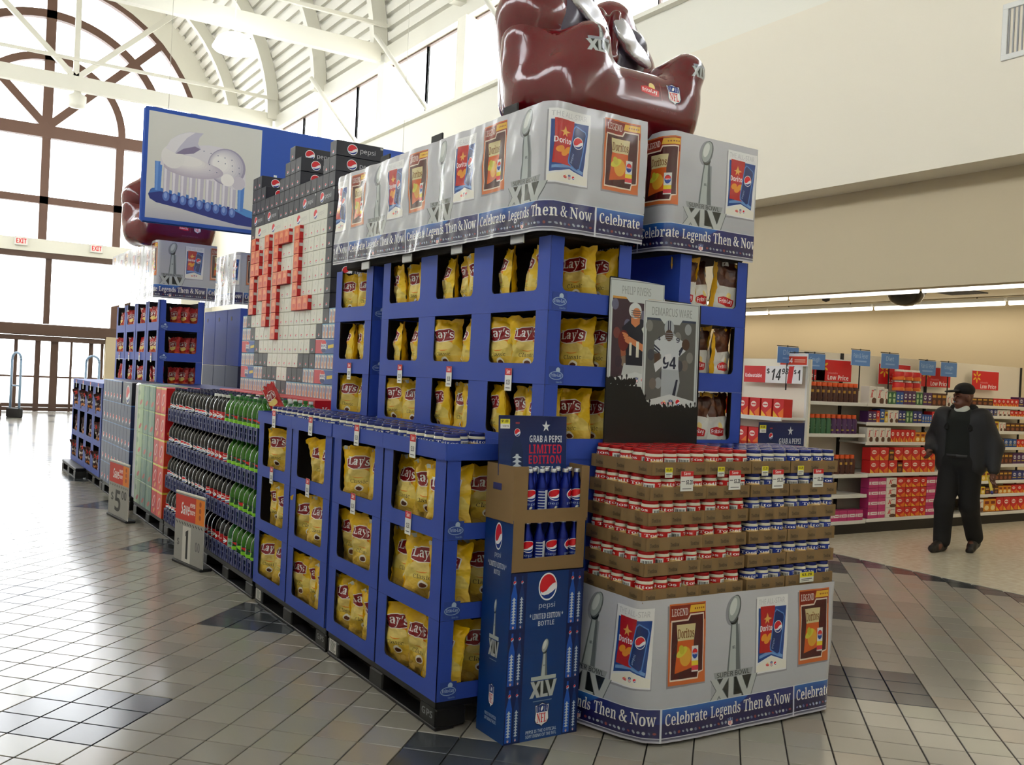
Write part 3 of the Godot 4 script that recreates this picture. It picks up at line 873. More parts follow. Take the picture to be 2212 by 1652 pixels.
func print_cartons() -> ImageTexture:
	var a := Art.new(1024, 1024, Color(0.08, 0.09, 0.16))
	for k in 16:
		a.xf = Transform2D(0, Vector2((k % 4) * 256, (k / 4) * 256))
		match k:
			0:
				a.rect(0, 0, 256, 256, Color(0.12, 0.125, 0.17))
				for q in 4: a.rect(28 + q * 60, 10, 6, 236, Color(0.3, 0.31, 0.36))
				a.globe(128, 190, 26)
			1, 3:
				var lite := k == 3
				a.rect(0, 0, 256, 256, Color(0.84, 0.84, 0.79) if lite else Color(0.11, 0.12, 0.17))
				a.xf = a.xf * Transform2D(Vector2(0.3, 0), Vector2(0, 1), Vector2())
				a.globe(290, 128, 84, Color(0.72, 0.72, 0.7) if lite else Color.WHITE)
				a.text("pepsi", 430, 84, 270, 110, Color(0.72, 0.72, 0.7) if lite else Color(0.8, 0.8, 0.82), 0)
				if not lite: a.rect(790, 16, 60, 34, Color(0.75, 0.75, 0.75))
			2:
				a.rect(0, 0, 256, 256, Color(0.86, 0.86, 0.81))
				for q in 3: a.rect(60 + q * 64, 8, 4, 240, Color(0.8, 0.8, 0.77))
				a.globe(128, 192, 26, Color(0.75, 0.75, 0.74))
				a.rect(150, 40, 12, 50, Color(0.68, 0.68, 0.68))
			4:
				a.rect(0, 0, 256, 256, Color(0.88, 0.3, 0.14))
				a.rect(12, 12, 232, 232, Color(0.87, 0.4, 0.2))
				a.ell(128, 100, 70, 60, Color(0.92, 0.55, 0.35)); a.ell(128, 170, 60, 40, Color(0.82, 0.3, 0.2))
				a.rect(0, 0, 256, 16, Color(0.93, 0.6, 0.3))
			5:
				a.rect(0, 0, 256, 256, Color(0.78, 0.1, 0.12))
				a.rect(4, 60, 60, 60, Color(0.82, 0.8, 0.8))
			6:
				for q in 2:
					a.rect(q * 128, 0, 128, 256, Color(0.85, 0.82, 0.76))
					a.rect(q * 128 + 6, 0, 26, 256, Color(0.45, 0.55, 0.72))
					a.rect(q * 128 + 92, 60, 26, 196, Color(0.72, 0.42, 0.35))
					a.ell(q * 128 + 62, 90, 24, 50, Color(0.55, 0.6, 0.7)); a.ell(q * 128 + 62, 180, 22, 40, Color(0.8, 0.6, 0.45))
				a.rect(0, 0, 256, 20, Color(0.5, 0.7, 0.8))
			7:
				a.rect(0, 0, 110, 256, Color(0.78, 0.2, 0.27)); a.rect(110, 0, 146, 256, Color(0.12, 0.3, 0.62))
				a.rect(0, 0, 256, 12, Color(0.85, 0.85, 0.82))
				a.ell(120, 130, 38, 116, Color(0.92, 0.92, 0.9))
				a.ell(120, 76, 30, 56, Color(0.8, 0.15, 0.2)); a.ell(120, 190, 30, 52, Color(0.1, 0.2, 0.45))
				a.rect(84, 88, 72, 80, Color(0.92, 0.92, 0.9))
				a.text("PEPSI", 86, 100, 70, 56, Color(0.1, 0.2, 0.5))
				a.poly([176, 110, 250, 90, 250, 150, 176, 170], Color(0.88, 0.78, 0.25))
			8, 9:
				a.rect(0, 0, 256, 256, [Color(0.62, 0.74, 0.56), Color(0.4, 0.56, 0.48)][k - 8])
				a.rect(70, 0, 60, 256, [Color(0.72, 0.8, 0.64), Color(0.5, 0.64, 0.54)][k - 8])
				a.ell(150, 190, 60, 22, Color(0.75, 0.35, 0.3), -0.4)
				a.ell(60, 90, 40, 30, Color(0.5, 0.62, 0.5)); a.rect(0, 0, 256, 14, Color(0.6, 0.72, 0.45))
			10, 15:
				a.rect(0, 0, 256, 256, Color(0.8, 0.12, 0.14) if k == 10 else Color(0.9, 0.25, 0.16))
				a.rect(0, 0, 256, 20, Color(0.9, 0.82, 0.3))
				a.ell(120, 120, 80, 44, Color(0.93, 0.75, 0.7), -0.7); a.ell(120, 122, 62, 30, Color(0.85, 0.2, 0.18), -0.7)
				a.ell(150, 210, 46, 20, Color(0.9, 0.6, 0.25), -0.4)
			11:
				a.rect(0, 0, 256, 256, Color(0.78, 0.06, 0.1))
				a.text("Manzanita", 40, 50, 200, 60, Color(0.93, 0.9, 0.85), 3, 0.2)
				a.text("Sol", 150, 120, 80, 56, Color(0.93, 0.9, 0.85), 3, 0.2)
				a.ell(60, 190, 44, 30, Color(0.9, 0.5, 0.2))
			12:
				a.rect(0, 0, 256, 256, Color(0.13, 0.19, 0.36))
				a.rect(0, 0, 256, 14, Color(0.3, 0.5, 0.75))
				for q in 3: a.rect(30 + q * 80, 20, 10, 230, Color(0.26, 0.34, 0.52))
				a.globe(190, 190, 34)
			13:
				a.rect(0, 0, 256, 256, Color(0.06, 0.1, 0.28))
				a.xf = a.xf * Transform2D(Vector2(0.5, 0), Vector2(0, 1), Vector2())
				a.globe(300, 140, 96)
				a.rect(30, 220, 70, 20, Color(0.3, 0.45, 0.3))
			14:
				a.rect(0, 0, 256, 256, Color(0.08, 0.09, 0.14))
	a.xf = Transform2D()
	return a.done()

func small_bottle_art(a: Art, x: float, y: float, w: float, h: float, bright := 1.0) -> void:
	var blue := Color(0.08, 0.28, 0.62) * bright
	blue.a = 1.0
	a.poly([x + w * 0.36, y, x + w * 0.64, y, x + w * 0.66, y + h * 0.18, x + w * 0.95, y + h * 0.36, x + w, y + h, x, y + h, x + w * 0.05, y + h * 0.36, x + w * 0.34, y + h * 0.18], blue)
	a.globe(x + w * 0.5, y + h * 0.12, w * 0.2)
	for k in 9:
		var yy := y + h * (0.42 + 0.055 * k)
		a.poly([x + w * 0.14, yy + h * 0.03, x + w * 0.4, yy, x + w * 0.5, yy + h * 0.02, x + w * 0.6, yy, x + w * 0.86, yy + h * 0.03, x + w * 0.6, yy + h * 0.035, x + w * 0.5, yy + h * 0.05, x + w * 0.4, yy + h * 0.035], Color(0.8, 0.84, 0.88))
	a.rect(x + w * 0.4, y + h * 0.4, w * 0.2, h * 0.5, Color(0.8, 0.84, 0.88))
	a.shield(x + w * 0.34, y + h * 0.92, w * 0.32, h * 0.08)

# left half is the side of the drinks stand, right half its front
func print_stand() -> ImageTexture:
	var a := Art.new(1024, 1024, Color(0.05, 0.15, 0.38))
	for k in 2:
		var x := 0.0 if k == 0 else 512.0
		var y0 := 20.0 if k == 0 else 250.0
		a.grad(x, 0, 512, 1024, Color(0.03, 0.2, 0.46), Color(0.04, 0.24, 0.5), 16)
		a.globe(x + 256, y0 + 70, 58)
		a.text("pepsi", x + 200, y0 + 142, 112, 32, Color(0.85, 0.87, 0.9), 0)
		a.text("* LIMITED EDITION *", x + (80 if k == 0 else 140), y0 + 190, 340 if k == 0 else 232, 26, Color(0.85, 0.87, 0.9))
		a.text("BOTTLE", x + 200, y0 + 226, 112, 22, Color(0.85, 0.87, 0.9))
		var ty: float = [380.0, 560.0][k]
		a.trophy(x + 256, ty, 180, false)
		a.rect(x + 170, ty + 170, 172, 18, Color(0.72, 0.75, 0.74))
		a.xlv(x + 168, ty + 192, 176, 76)
		a.rect(x + 190, ty + 282, 130, 4, Color(0.5, 0.58, 0.7))
		a.shield(x + 206, [770.0, 850.0][k], 100, 118)
		a.text("PEPSI IS THE OFFICIAL", x + 150, [914.0, 974.0][k], 212, 15, Color(0.8, 0.83, 0.88))
		a.text("SOFT DRINK OF THE NFL", x + 150, [936.0, 994.0][k], 212, 15, Color(0.8, 0.83, 0.88))
	for side in [512.0, 912.0]:
		a.rect(side, 250, 112, 774, Color(0.04, 0.12, 0.34))
		for k in 3:
			small_bottle_art(a, side + 8, 262 + k * 256, 44, 238, 1.2)
			small_bottle_art(a, side + 62, 262 + k * 256, 36, 238, 0.75)
	return a.done()

func print_topper() -> ImageTexture:
	var a := Art.new(512, 320, Color(0.05, 0.14, 0.36))
	a.grad(0, 0, 512, 320, Color(0.04, 0.11, 0.32), Color(0.06, 0.2, 0.44), 16)
	a.rect(8, 18, 70, 26, Color(0.93, 0.9, 0.2)); a.rect(8, 44, 70, 26, Color(0.9, 0.9, 0.9))
	a.text("$1.00", 16, 22, 50, 16, Color(0.1, 0.1, 0.1)); a.text("10019", 24, 52, 44, 10, Color(0.2, 0.2, 0.2), 0)
	small_bottle_art(a, 84, 40, 100, 420, 0.55)
	a.rect(120, 34, 30, 10, Color(0.6, 0.2, 0.25))
	var st := []
	for k in 10:
		var r := 34.0 if k % 2 == 0 else 13.0
		st.append(352 + sin(TAU * k / 10) * r); st.append(56 - cos(TAU * k / 10) * r)
	a.poly(st, Color(0.88, 0.9, 0.92))
	a.text("GRAB A PEPSI", 226, 106, 250, 38, Color(0.88, 0.9, 0.92))
	a.text("LIMITED", 224, 156, 252, 50, Color(0.82, 0.12, 0.24))
	a.text("EDITION", 222, 216, 250, 46, Color(0.82, 0.12, 0.24))
	a.text("BOTTLE", 216, 276, 250, 44, Color(0.88, 0.9, 0.92))
	return a.done()

func print_player_card(a: Art, x: float, y: float, w: float, h: float, who: int) -> void:
	a.rect(x, y, w, h, Color(0.8, 0.82, 0.82))
	a.rect(x + w * 0.015, y + h * 0.01, w * 0.97, h * 0.98, Color(0.5, 0.52, 0.52))
	a.rect(x + w * 0.025, y + h * 0.016, w * 0.95, h * 0.97, Color(0.78, 0.8, 0.8))
	a.text(["PHILIP RIVERS", "DEMARCUS WARE"][who], x + w * (0.22 if who == 0 else 0.14), y + h * 0.06, w * (0.52 if who == 0 else 0.72), h * 0.07, Color(0.55, 0.57, 0.57), 0)
	var px := x + w * 0.06
	var py := y + h * 0.17
	var pw := w * 0.88
	var ph := h * 0.72
	a.rect(px, py, pw, ph, [Color(0.24, 0.16, 0.2), Color(0.36, 0.36, 0.35)][who])
	for k in 14:
		var c: Color = [Color(0.4, 0.4, 0.5), Color(0.45, 0.22, 0.2), Color(0.2, 0.14, 0.2), Color(0.5, 0.42, 0.36)][k % 4]
		if who == 1:
			c = [Color(0.5, 0.5, 0.48), Color(0.26, 0.27, 0.3), Color(0.44, 0.4, 0.38), Color(0.6, 0.62, 0.64)][k % 4]
		a.ell(px + pw * fmod(k * 0.37, 0.9) + pw * 0.05, py + ph * (0.08 + fmod(k * 0.23, 0.8)), pw * 0.07, ph * 0.07, c)
	var bar: Color = [Color(0.8, 0.58, 0.25), Color(0.2, 0.25, 0.34)][who]
	a.rect(px, py - h * 0.015, pw, h * 0.02, bar)
	a.poly([x + w * 0.28, py - h * 0.02, x + w * 0.7, py - h * 0.02, x + w * 0.64, py + h * 0.03, x + w * 0.36, py + h * 0.03], Color(0.78, 0.8, 0.8))
	var U := func(u: float) -> float: return px + pw * u
	var V := func(v: float) -> float: return py + ph * v
	var P := func(l: Array) -> Array:
		var q := []
		for i in l.size():
			q.append(U.call(l[i]) if i % 2 == 0 else V.call(l[i]))
		return q
	if who == 0:
		var skin := Color(0.8, 0.5, 0.32)
		a.poly(P.call([0.2, 1.0, 0.26, 0.8, 0.72, 0.78, 0.78, 1.0]), Color(0.74, 0.76, 0.76))
		a.poly(P.call([0.2, 0.36, 0.36, 0.26, 0.6, 0.24, 0.84, 0.32, 0.86, 0.5, 0.72, 0.56, 0.72, 0.82, 0.3, 0.82, 0.28, 0.54]), Color(0.07, 0.09, 0.16))
		a.poly(P.call([0.6, 0.36, 0.72, 0.27, 0.84, 0.3, 0.82, 0.36, 0.64, 0.42]), Color(0.82, 0.84, 0.8))
		a.poly(P.call([0.64, 0.39, 0.7, 0.33, 0.8, 0.31, 0.8, 0.34]), Color(0.55, 0.6, 0.3))
		a.poly(P.call([0.38, 0.2, 0.56, 0.2, 0.56, 0.3, 0.47, 0.35, 0.38, 0.3]), skin)
		a.ell(U.call(0.46), V.call(0.14), pw * 0.13, ph * 0.1, Color(0.82, 0.84, 0.84))
		a.ell(U.call(0.49), V.call(0.165), pw * 0.08, ph * 0.06, skin)
		for k in 4:
			a.rect(U.call(0.38), V.call(0.14 + 0.026 * k), pw * 0.2, ph * 0.008, Color(0.25, 0.25, 0.28))
		a.poly(P.call([0.7, 0.46, 0.86, 0.42, 0.84, 0.62, 0.74, 0.68, 0.3, 0.52, 0.34, 0.46, 0.66, 0.56]), skin)
		a.poly(P.call([0.16, 0.5, 0.26, 0.5, 0.3, 0.7, 0.2, 0.72]), Color(0.6, 0.34, 0.22))
		a.ell(U.call(0.24), V.call(0.52), pw * 0.11, ph * 0.13, Color(0.42, 0.1, 0.09))
		for k in 4:
			a.ell(U.call(0.27 + 0.02 * k), V.call(0.44 + 0.032 * k), pw * 0.07, ph * 0.016, skin, 0.3)
		a.rect(U.call(0.36), V.call(0.54), pw * 0.05, ph * 0.16, Color(0.84, 0.84, 0.78))
		a.rect(U.call(0.5), V.call(0.52), pw * 0.06, ph * 0.2, Color(0.84, 0.84, 0.78))
	else:
		var sk := Color(0.3, 0.2, 0.15)
		a.poly(P.call([0.32, 0.56, 0.66, 0.56, 0.7, 0.75, 0.62, 1.0, 0.32, 1.0]), Color(0.66, 0.69, 0.71))
		a.poly(P.call([0.62, 0.72, 0.66, 0.72, 0.6, 0.96, 0.54, 1.0, 0.52, 1.0]), Color(0.12, 0.13, 0.22))
		a.poly(P.call([0.16, 0.26, 0.34, 0.18, 0.56, 0.18, 0.74, 0.24, 0.8, 0.36, 0.66, 0.44, 0.66, 0.6, 0.32, 0.6, 0.3, 0.42, 0.16, 0.38]), Color(0.78, 0.8, 0.82))
		for k in 2:
			a.poly(P.call([0.16, 0.3 + 0.04 * k, 0.28, 0.36 + 0.04 * k, 0.28, 0.38 + 0.04 * k, 0.16, 0.325 + 0.04 * k]), Color(0.13, 0.15, 0.25))
			a.poly(P.call([0.66, 0.4 - 0.035 * k, 0.76, 0.28 - 0.01 * k, 0.77, 0.31 - 0.01 * k, 0.68, 0.43 - 0.035 * k]), Color(0.13, 0.15, 0.25))
		a.ell(U.call(0.8), V.call(0.28), pw * 0.08, ph * 0.07, sk)
		a.poly(P.call([0.16, 0.42, 0.28, 0.4, 0.28, 0.52, 0.18, 0.56]), sk)
		a.poly(P.call([0.16, 0.54, 0.36, 0.44, 0.48, 0.4, 0.5, 0.47, 0.36, 0.54, 0.2, 0.64]), Color(0.8, 0.81, 0.82))
		a.text("94", U.call(0.34), V.call(0.44), pw * 0.27, ph * 0.15, Color(0.1, 0.12, 0.22))
		a.poly(P.call([0.38, 0.42, 0.5, 0.4, 0.52, 0.48, 0.4, 0.52]), Color(0.84, 0.85, 0.86))
		a.text("4", U.call(0.22), V.call(0.2), pw * 0.06, ph * 0.05, Color(0.12, 0.14, 0.24))
		a.text("9", U.call(0.6), V.call(0.2), pw * 0.07, ph * 0.06, Color(0.12, 0.14, 0.24))
		a.ell(U.call(0.45), V.call(0.09), pw * 0.1, ph * 0.1, Color(0.66, 0.69, 0.71))
		a.rect(U.call(0.42), V.call(0.0), pw * 0.02, ph * 0.12, Color(0.12, 0.14, 0.22))
		a.rect(U.call(0.46), V.call(0.0), pw * 0.02, ph * 0.12, Color(0.12, 0.14, 0.22))
		a.ell(U.call(0.45), V.call(0.18), pw * 0.08, ph * 0.07, sk)
		for k in 4:
			a.rect(U.call(0.36), V.call(0.15 + 0.025 * k), pw * 0.18, ph * 0.007, Color(0.55, 0.57, 0.6))
	a.poly([x + w * 0.03, y + h * 0.97, x + w * 0.03, y + h * 0.89, x + w * 0.5, y + h * 0.82, x + w * 0.97, y + h * 0.88, x + w * 0.97, y + h * 0.97], Color(0.8, 0.82, 0.82))
	for k in 3:
		match k:
			0: a.frito(x + w * 0.35, y + h * 0.875, w * 0.09, h * 0.04)
			1: a.shield(x + w * 0.48, y + h * 0.865, w * 0.08, h * 0.055)
			2: a.globe(x + w * 0.65, y + h * 0.89, w * 0.04)

# standee print: x 0..604 mm, y 0..830 mm from the top left
func print_standee() -> ImageTexture:
	var a := Art.new(640, 880, Color(0.03, 0.035, 0.045))
	print_player_card(a, 6, 8, 370, 560, 0)
	print_player_card(a, 236, 96, 392, 580, 1)
	for k in 60:
		var x := 4.0 + k * 10.7
		var top := 512.0 if x < 236 else 640.0
		if x > 190 and x < 300:
			top = lerpf(540.0, 640.0, (x - 190) / 110.0)
		var hgt := 18.0 + float((k * 37) % 5) * 11.0
		if k % 3 == 0:
			a.rect(x, top - hgt * 0.4, 6, 90, Color(0.03, 0.035, 0.045))
			a.ell(x + 3, top - hgt * 0.4, 6, 8, Color(0.03, 0.035, 0.045))
		else:
			a.ell(x, top + 20 - hgt * 0.3, 13, 18, Color(0.03, 0.035, 0.045))
	a.poly([0, 530, 232, 540, 300, 655, 640, 655, 640, 880, 0, 880], Color(0.03, 0.035, 0.045))
	return a.done()

func print_toothbrush() -> ImageTexture:
	var a := Art.new(1280, 480, Color(0.1, 0.3, 0.68))
	a.rect(14, 16, 478, 448, Color(0.83, 0.83, 0.81))
	a.grad(14, 380, 478, 84, Color(0.83, 0.83, 0.82), Color(0.7, 0.7, 0.76), 12)
	a.text("H", 552, 206, 84, 118, Color(0.86, 0.9, 0.92), 0)
	a.xf = Transform2D(0.0, Vector2(0, 0))
	# brush head and handle; x, y run 0..1000 over the picture
	a.xf = Transform2D(Vector2(0.478, 0), Vector2(0, 0.448), Vector2(14, 16))
	a.poly([20, 780, 40, 730, 100, 712, 240, 726, 640, 790, 820, 818, 1000, 850, 1000, 975, 800, 968, 560, 930, 300, 880, 90, 850, 35, 820], Color(0.12, 0.18, 0.5))
	a.poly([24, 770, 50, 722, 110, 708, 300, 732, 700, 800, 700, 826, 320, 770, 120, 742, 60, 760], Color(0.22, 0.42, 0.72))
	a.poly([760, 826, 860, 800, 1000, 836, 1000, 900, 880, 876], Color(0.3, 0.55, 0.82))
	for k in 11:
		var x := 66.0 + k * 73.0
		var y := 462.0 + k * 12.0
		var b := 738.0 + k * 9.5
		var blue := k == 0 or k == 10
		a.poly([x, y, x + 62, y, x + 56, b, x + 6, b], Color(0.3, 0.5, 0.8) if blue else Color(0.74, 0.72, 0.79))
		a.poly([x + 8, y, x + 30, y, x + 28, b, x + 12, b], Color(0.42, 0.6, 0.86) if blue else Color(0.88, 0.87, 0.9))
		if not blue:
			a.ell(x + 31, b + 34, 30, 46, Color(0.32, 0.44, 0.74))
			a.ell(x + 27, b + 26, 14, 28, Color(0.52, 0.62, 0.85))
	# paste: one soft swirl with a drawn-out tip
	a.poly([110, 490, 118, 380, 170, 300, 260, 250, 400, 262, 520, 236, 640, 240, 740, 280, 820, 360, 860, 460, 868, 580, 830, 622, 760, 628, 700, 600, 640, 572, 560, 575, 430, 560, 300, 540, 190, 520], Color(0.84, 0.83, 0.86))
	for k in 9:
		var f := k / 8.0
		a.ell(690 - f * 60, 420 - f * 20, 170 * (1.0 - f * 0.6), 178 * (1.0 - f * 0.6), Color(0.6, 0.58, 0.68).lerp(Color(0.92, 0.91, 0.91), sqrt(f)))
	for k in 9:
		var f := k / 8.0
		a.ell(400 - f * 60, 490 - f * 70, 260 * (1.0 - f * 0.5), 84 * (1.0 - f * 0.4), Color(0.72, 0.69, 0.76).lerp(Color(0.9, 0.89, 0.89), f))
	a.ell(215, 400, 100, 110, Color(0.89, 0.88, 0.88))
	a.ell(800, 560, 62, 66, Color(0.78, 0.76, 0.81))
	a.ell(700, 545, 60, 60, Color(0.93, 0.92, 0.92))
	a.poly([150, 330, 190, 240, 260, 180, 350, 140, 470, 132, 436, 180, 424, 240, 452, 290, 390, 340, 310, 362, 240, 366], Color(0.74, 0.73, 0.8))
	a.poly([150, 330, 190, 240, 260, 182, 350, 142, 400, 138, 330, 200, 270, 290, 230, 364], Color(0.87, 0.86, 0.88))
	a.poly([236, 366, 300, 310, 400, 270, 450, 288, 390, 340, 310, 362], Color(0.52, 0.48, 0.6))
	for k in 14:
		a.ell(480 + fmod(k * 131.0, 330.0), 300 + fmod(k * 77.0, 220.0), 5, 5, Color(0.4, 0.44, 0.55))
	return a.done()

# the small prints share one sheet of 8 x 8 cells, 128 pixels each
func sheet(k: int, w := 1, h := 1) -> Rect2:
	return Rect2((k % 8) * 0.125 + 0.002, (k / 8) * 0.125 + 0.002, 0.125 * w - 0.004, 0.125 * h - 0.004)

func print_sheet() -> ImageTexture:
	var a := Art.new(1024, 1024, grey(0.8))
	var at := func(k: int) -> void: a.xf = Transform2D(0, Vector2((k % 8) * 128, (k / 8) * 128))
	# 0-1 shelf price tags, 2 small yellow ticket
	at.call(0)
	a.rect(0, 0, 128, 128, Color(0.92, 0.92, 0.9)); a.rect(0, 0, 128, 40, Color(0.82, 0.12, 0.14)); a.text("Save", 30, 8, 66, 24, Color.WHITE)
	a.text("$3.50", 30, 64, 70, 30, Color(0.15, 0.15, 0.18)); a.rect(24, 108, 80, 5, Color(0.4, 0.4, 0.4))
	at.call(1)
	a.rect(0, 0, 128, 128, Color(0.92, 0.92, 0.9)); a.rect(0, 0, 128, 34, Color(0.82, 0.12, 0.14)); a.text("Save", 30, 6, 66, 20, Color.WHITE)
	a.text("$3.28", 56, 56, 64, 30, Color(0.15, 0.15, 0.18)); a.rect(8, 62, 36, 6, Color(0.5, 0.5, 0.5)); a.rect(20, 108, 90, 5, Color(0.4, 0.4, 0.4))
	at.call(2)
	a.rect(0, 0, 128, 128, Color(0.9, 0.9, 0.86)); a.rect(0, 0, 128, 62, Color(0.93, 0.88, 0.16)); a.text("$3.28", 20, 14, 88, 34, Color(0.15, 0.15, 0.1)); a.rect(16, 80, 96, 10, Color(0.4, 0.4, 0.4)); a.rect(16, 100, 70, 8, Color(0.5, 0.5, 0.5))
	# 3 pallet stencil, 4 pallet slip
	at.call(3)
	a.rect(0, 0, 128, 128, Color(0.05, 0.05, 0.055)); a.text("GPS", 14, 34, 100, 56, Color(0.5, 0.52, 0.52))
	at.call(4)
	a.rect(0, 0, 128, 128, Color(0.8, 0.8, 0.78))
	for k in 9: a.rect(20, 14 + k * 12, 60 + (k * 29) % 34, 6, Color(0.3, 0.3, 0.3))
	# 5 snack mark on the blue trays
	at.call(5)
	a.rect(0, 0, 128, 128, Color(0.16, 0.27, 0.6))
	a.ell(78, 28, 18, 20, Color(0.7, 0.78, 0.86)); a.ell(64, 66, 58, 30, Color(0.62, 0.72, 0.84)); a.ell(64, 66, 53, 25, Color(0.18, 0.3, 0.62))
	a.text("Frito-Lay", 18, 50, 92, 32, Color(0.75, 0.82, 0.9), 3); a.text("Snacks", 64, 104, 50, 14, Color(0.6, 0.7, 0.82), 2)
	# 6 exit sign
	at.call(6)
	a.rect(0, 0, 128, 128, Color(0.95, 0.92, 0.9)); a.text("EXIT", 12, 22, 104, 84, Color(0.9, 0.12, 0.14))
	# 7 tray mark
	at.call(7)
	a.rect(0, 0, 128, 128, Color(0.5, 0.4, 0.27)); a.text("Tostitos", 12, 48, 104, 44, Color(0.16, 0.12, 0.08), 3)
	# 8-9 jar labels (red, blue): 12-13 bottle labels
	for k in 2:
		at.call(8 + k)
		var c: Color = [Color(0.74, 0.1, 0.1), Color(0.12, 0.2, 0.55)][k]
		a.rect(0, 0, 128, 128, c)
		a.ell(40, 60, 22, 30, Color(0.9, 0.75, 0.5)); a.ell(66, 76, 18, 26, Color(0.85, 0.5, 0.25)); a.ell(28, 86, 16, 18, Color(0.95, 0.85, 0.7))
		a.text("Tostitos", 8, 14, 76, 28, Color.WHITE, 3)
		a.rect(94, 16, 30, 100, Color(0.86, 0.86, 0.84))
		for q in 7: a.rect(98 + q * 3.4, 30, 1.6, 70, Color(0.2, 0.2, 0.2))
	# 10 save sign, 11 dollar sign: wider cells are drawn at 16.. below
	at.call(10)
	a.rect(0, 0, 128, 128, Color(0.07, 0.09, 0.2)); a.globe(46, 60, 40); a.text("pepsi", 92, 44, 32, 30, Color.WHITE, 0)
	at.call(11)
	a.rect(0, 0, 128, 128, Color(0.72, 0.1, 0.12)); a.globe(46, 60, 36); a.text("pepsi", 88, 44, 36, 30, Color.WHITE, 0)
	at.call(12)
	a.rect(0, 0, 128, 128, Color(0.1, 0.3, 0.12)); a.poly([6, 30, 60, 16, 54, 70, 110, 60, 100, 110, 40, 100], Color(0.55, 0.85, 0.2)); a.poly([70, 20, 122, 10, 90, 60], Color(0.8, 0.15, 0.12))
	at.call(13)
	a.rect(0, 0, 128, 128, Color(0.55, 0.72, 0.62)); a.ell(64, 60, 50, 30, Color(0.2, 0.5, 0.3)); a.text("Mist", 34, 44, 60, 30, Color.WHITE, 3); a.rect(0, 104, 128, 24, Color(0.8, 0.25, 0.25))
	# 14 tall alu bottle label (logo side), 15 laces side
	at.call(14)
	a.rect(0, 0, 128, 128, Color(0.05, 0.13, 0.5)); a.globe(64, 30, 26); a.text("pepsi", 38, 66, 52, 16, Color(0.7, 0.78, 0.9), 0); a.trophy(64, 84, 44, false)
	at.call(15)
	a.rect(0, 0, 128, 128, Color(0.05, 0.13, 0.5))
	a.rect(56, 6, 16, 120, Color(0.78, 0.82, 0.88))
	for k in 8: a.rect(34, 12 + k * 14, 60, 5, Color(0.78, 0.82, 0.88))
	# 16-17 red low-price sign (2 x 1), 18-19 blue category sign, 20-23 price rail sign (4 x 1)
	at.call(16)
	a.rect(0, 0, 256, 128, Color(0.85, 0.1, 0.13)); a.rect(0, 0, 256, 8, grey(0.93))
	for k in 6:
		var d := Vector2(0, -1).rotated(TAU * k / 6)
		a.ell(48 + d.x * 24, 46 + d.y * 24, 6, 15, Color(0.96, 0.75, 0.15), TAU * k / 6)
	a.text("Unbeatable", 84, 74, 70, 12, Color(0.95, 0.8, 0.8), 0); a.text("Low Price", 84, 90, 150, 28, Color.WHITE)
	at.call(18)
	a.rect(0, 0, 256, 128, Color(0.36, 0.55, 0.82)); a.text("Diet", 70, 24, 110, 40, Color(0.68, 0.8, 0.93), 0); a.rect(64, 84, 130, 12, Color(0.55, 0.7, 0.9))
	at.call(20)
	a.rect(0, 0, 512, 128, grey(0.9)); a.rect(0, 0, 196, 128, Color(0.8, 0.13, 0.13)); a.text("Unbeatable", 14, 58, 150, 30, Color.WHITE)
	a.text("$", 206, 18, 26, 44, Color(0.1, 0.1, 0.1)); a.text("14", 240, 22, 84, 84, Color(0.1, 0.1, 0.1), 1, 0.15); a.text("98", 336, 18, 54, 42, Color(0.1, 0.1, 0.1), 1, 0.15)
	a.poly([398, 0, 440, 0, 424, 128, 384, 128], Color(0.8, 0.13, 0.13)); a.text("$", 440, 24, 20, 36, Color(0.1, 0.1, 0.1)); a.text("1", 470, 26, 22, 76, Color(0.1, 0.1, 0.1))
	# 24-25 four-dollar sign, 26-27 pale blue sign two
	at.call(24)
	a.rect(0, 0, 256, 128, grey(0.92)); a.rect(10, 30, 236, 84, Color(0.85, 0.25, 0.14)); a.text("$4", 70, 44, 50, 56, Color.WHITE); a.rect(136, 60, 96, 10, Color(0.95, 0.75, 0.65)); a.rect(136, 80, 96, 8, Color(0.95, 0.75, 0.65))
	at.call(26)
	a.rect(0, 0, 256, 128, Color(0.36, 0.55, 0.82)); a.text("Pain & Fever", 30, 26, 196, 40, Color(0.68, 0.8, 0.93), 0); a.rect(50, 84, 156, 12, Color(0.55, 0.7, 0.9))
	at.call(28)
	a.rect(0, 0, 256, 128, Color(0.36, 0.55, 0.82)); a.text("Cough", 60, 28, 130, 44, Color(0.68, 0.8, 0.93), 0); a.rect(70, 90, 116, 10, Color(0.55, 0.7, 0.9))
	# 32.. save sign: 3 wide 4 high, once with 1 and once with 5.00
	for k in 2:
		at.call(32 + k * 3)
		a.rect(0, 0, 384, 512, Color(0.63, 0.62, 0.6))
		a.rect(0, 0, 384, 200, Color(0.82, 0.2, 0.16)); a.rect(270, 0, 114, 200, Color(0.93, 0.52, 0.1)); a.rect(0, 0, 384, 16, Color(0.55, 0.56, 0.58))
		a.text("Save", 76, 66, 110, 90, Color.WHITE, 1, 0.1); a.text("even", 196, 60, 64, 32, Color.WHITE); a.text("more", 196, 112, 64, 32, Color.WHITE)
		for q in 3: a.ell(326, 50 + q * 48, 14, 20, Color(0.7, 0.3, 0.05))
		for q in 10: a.line(20 + q * 36, 214, 40 + q * 36, 232, 8, Color(0.15, 0.15, 0.15))
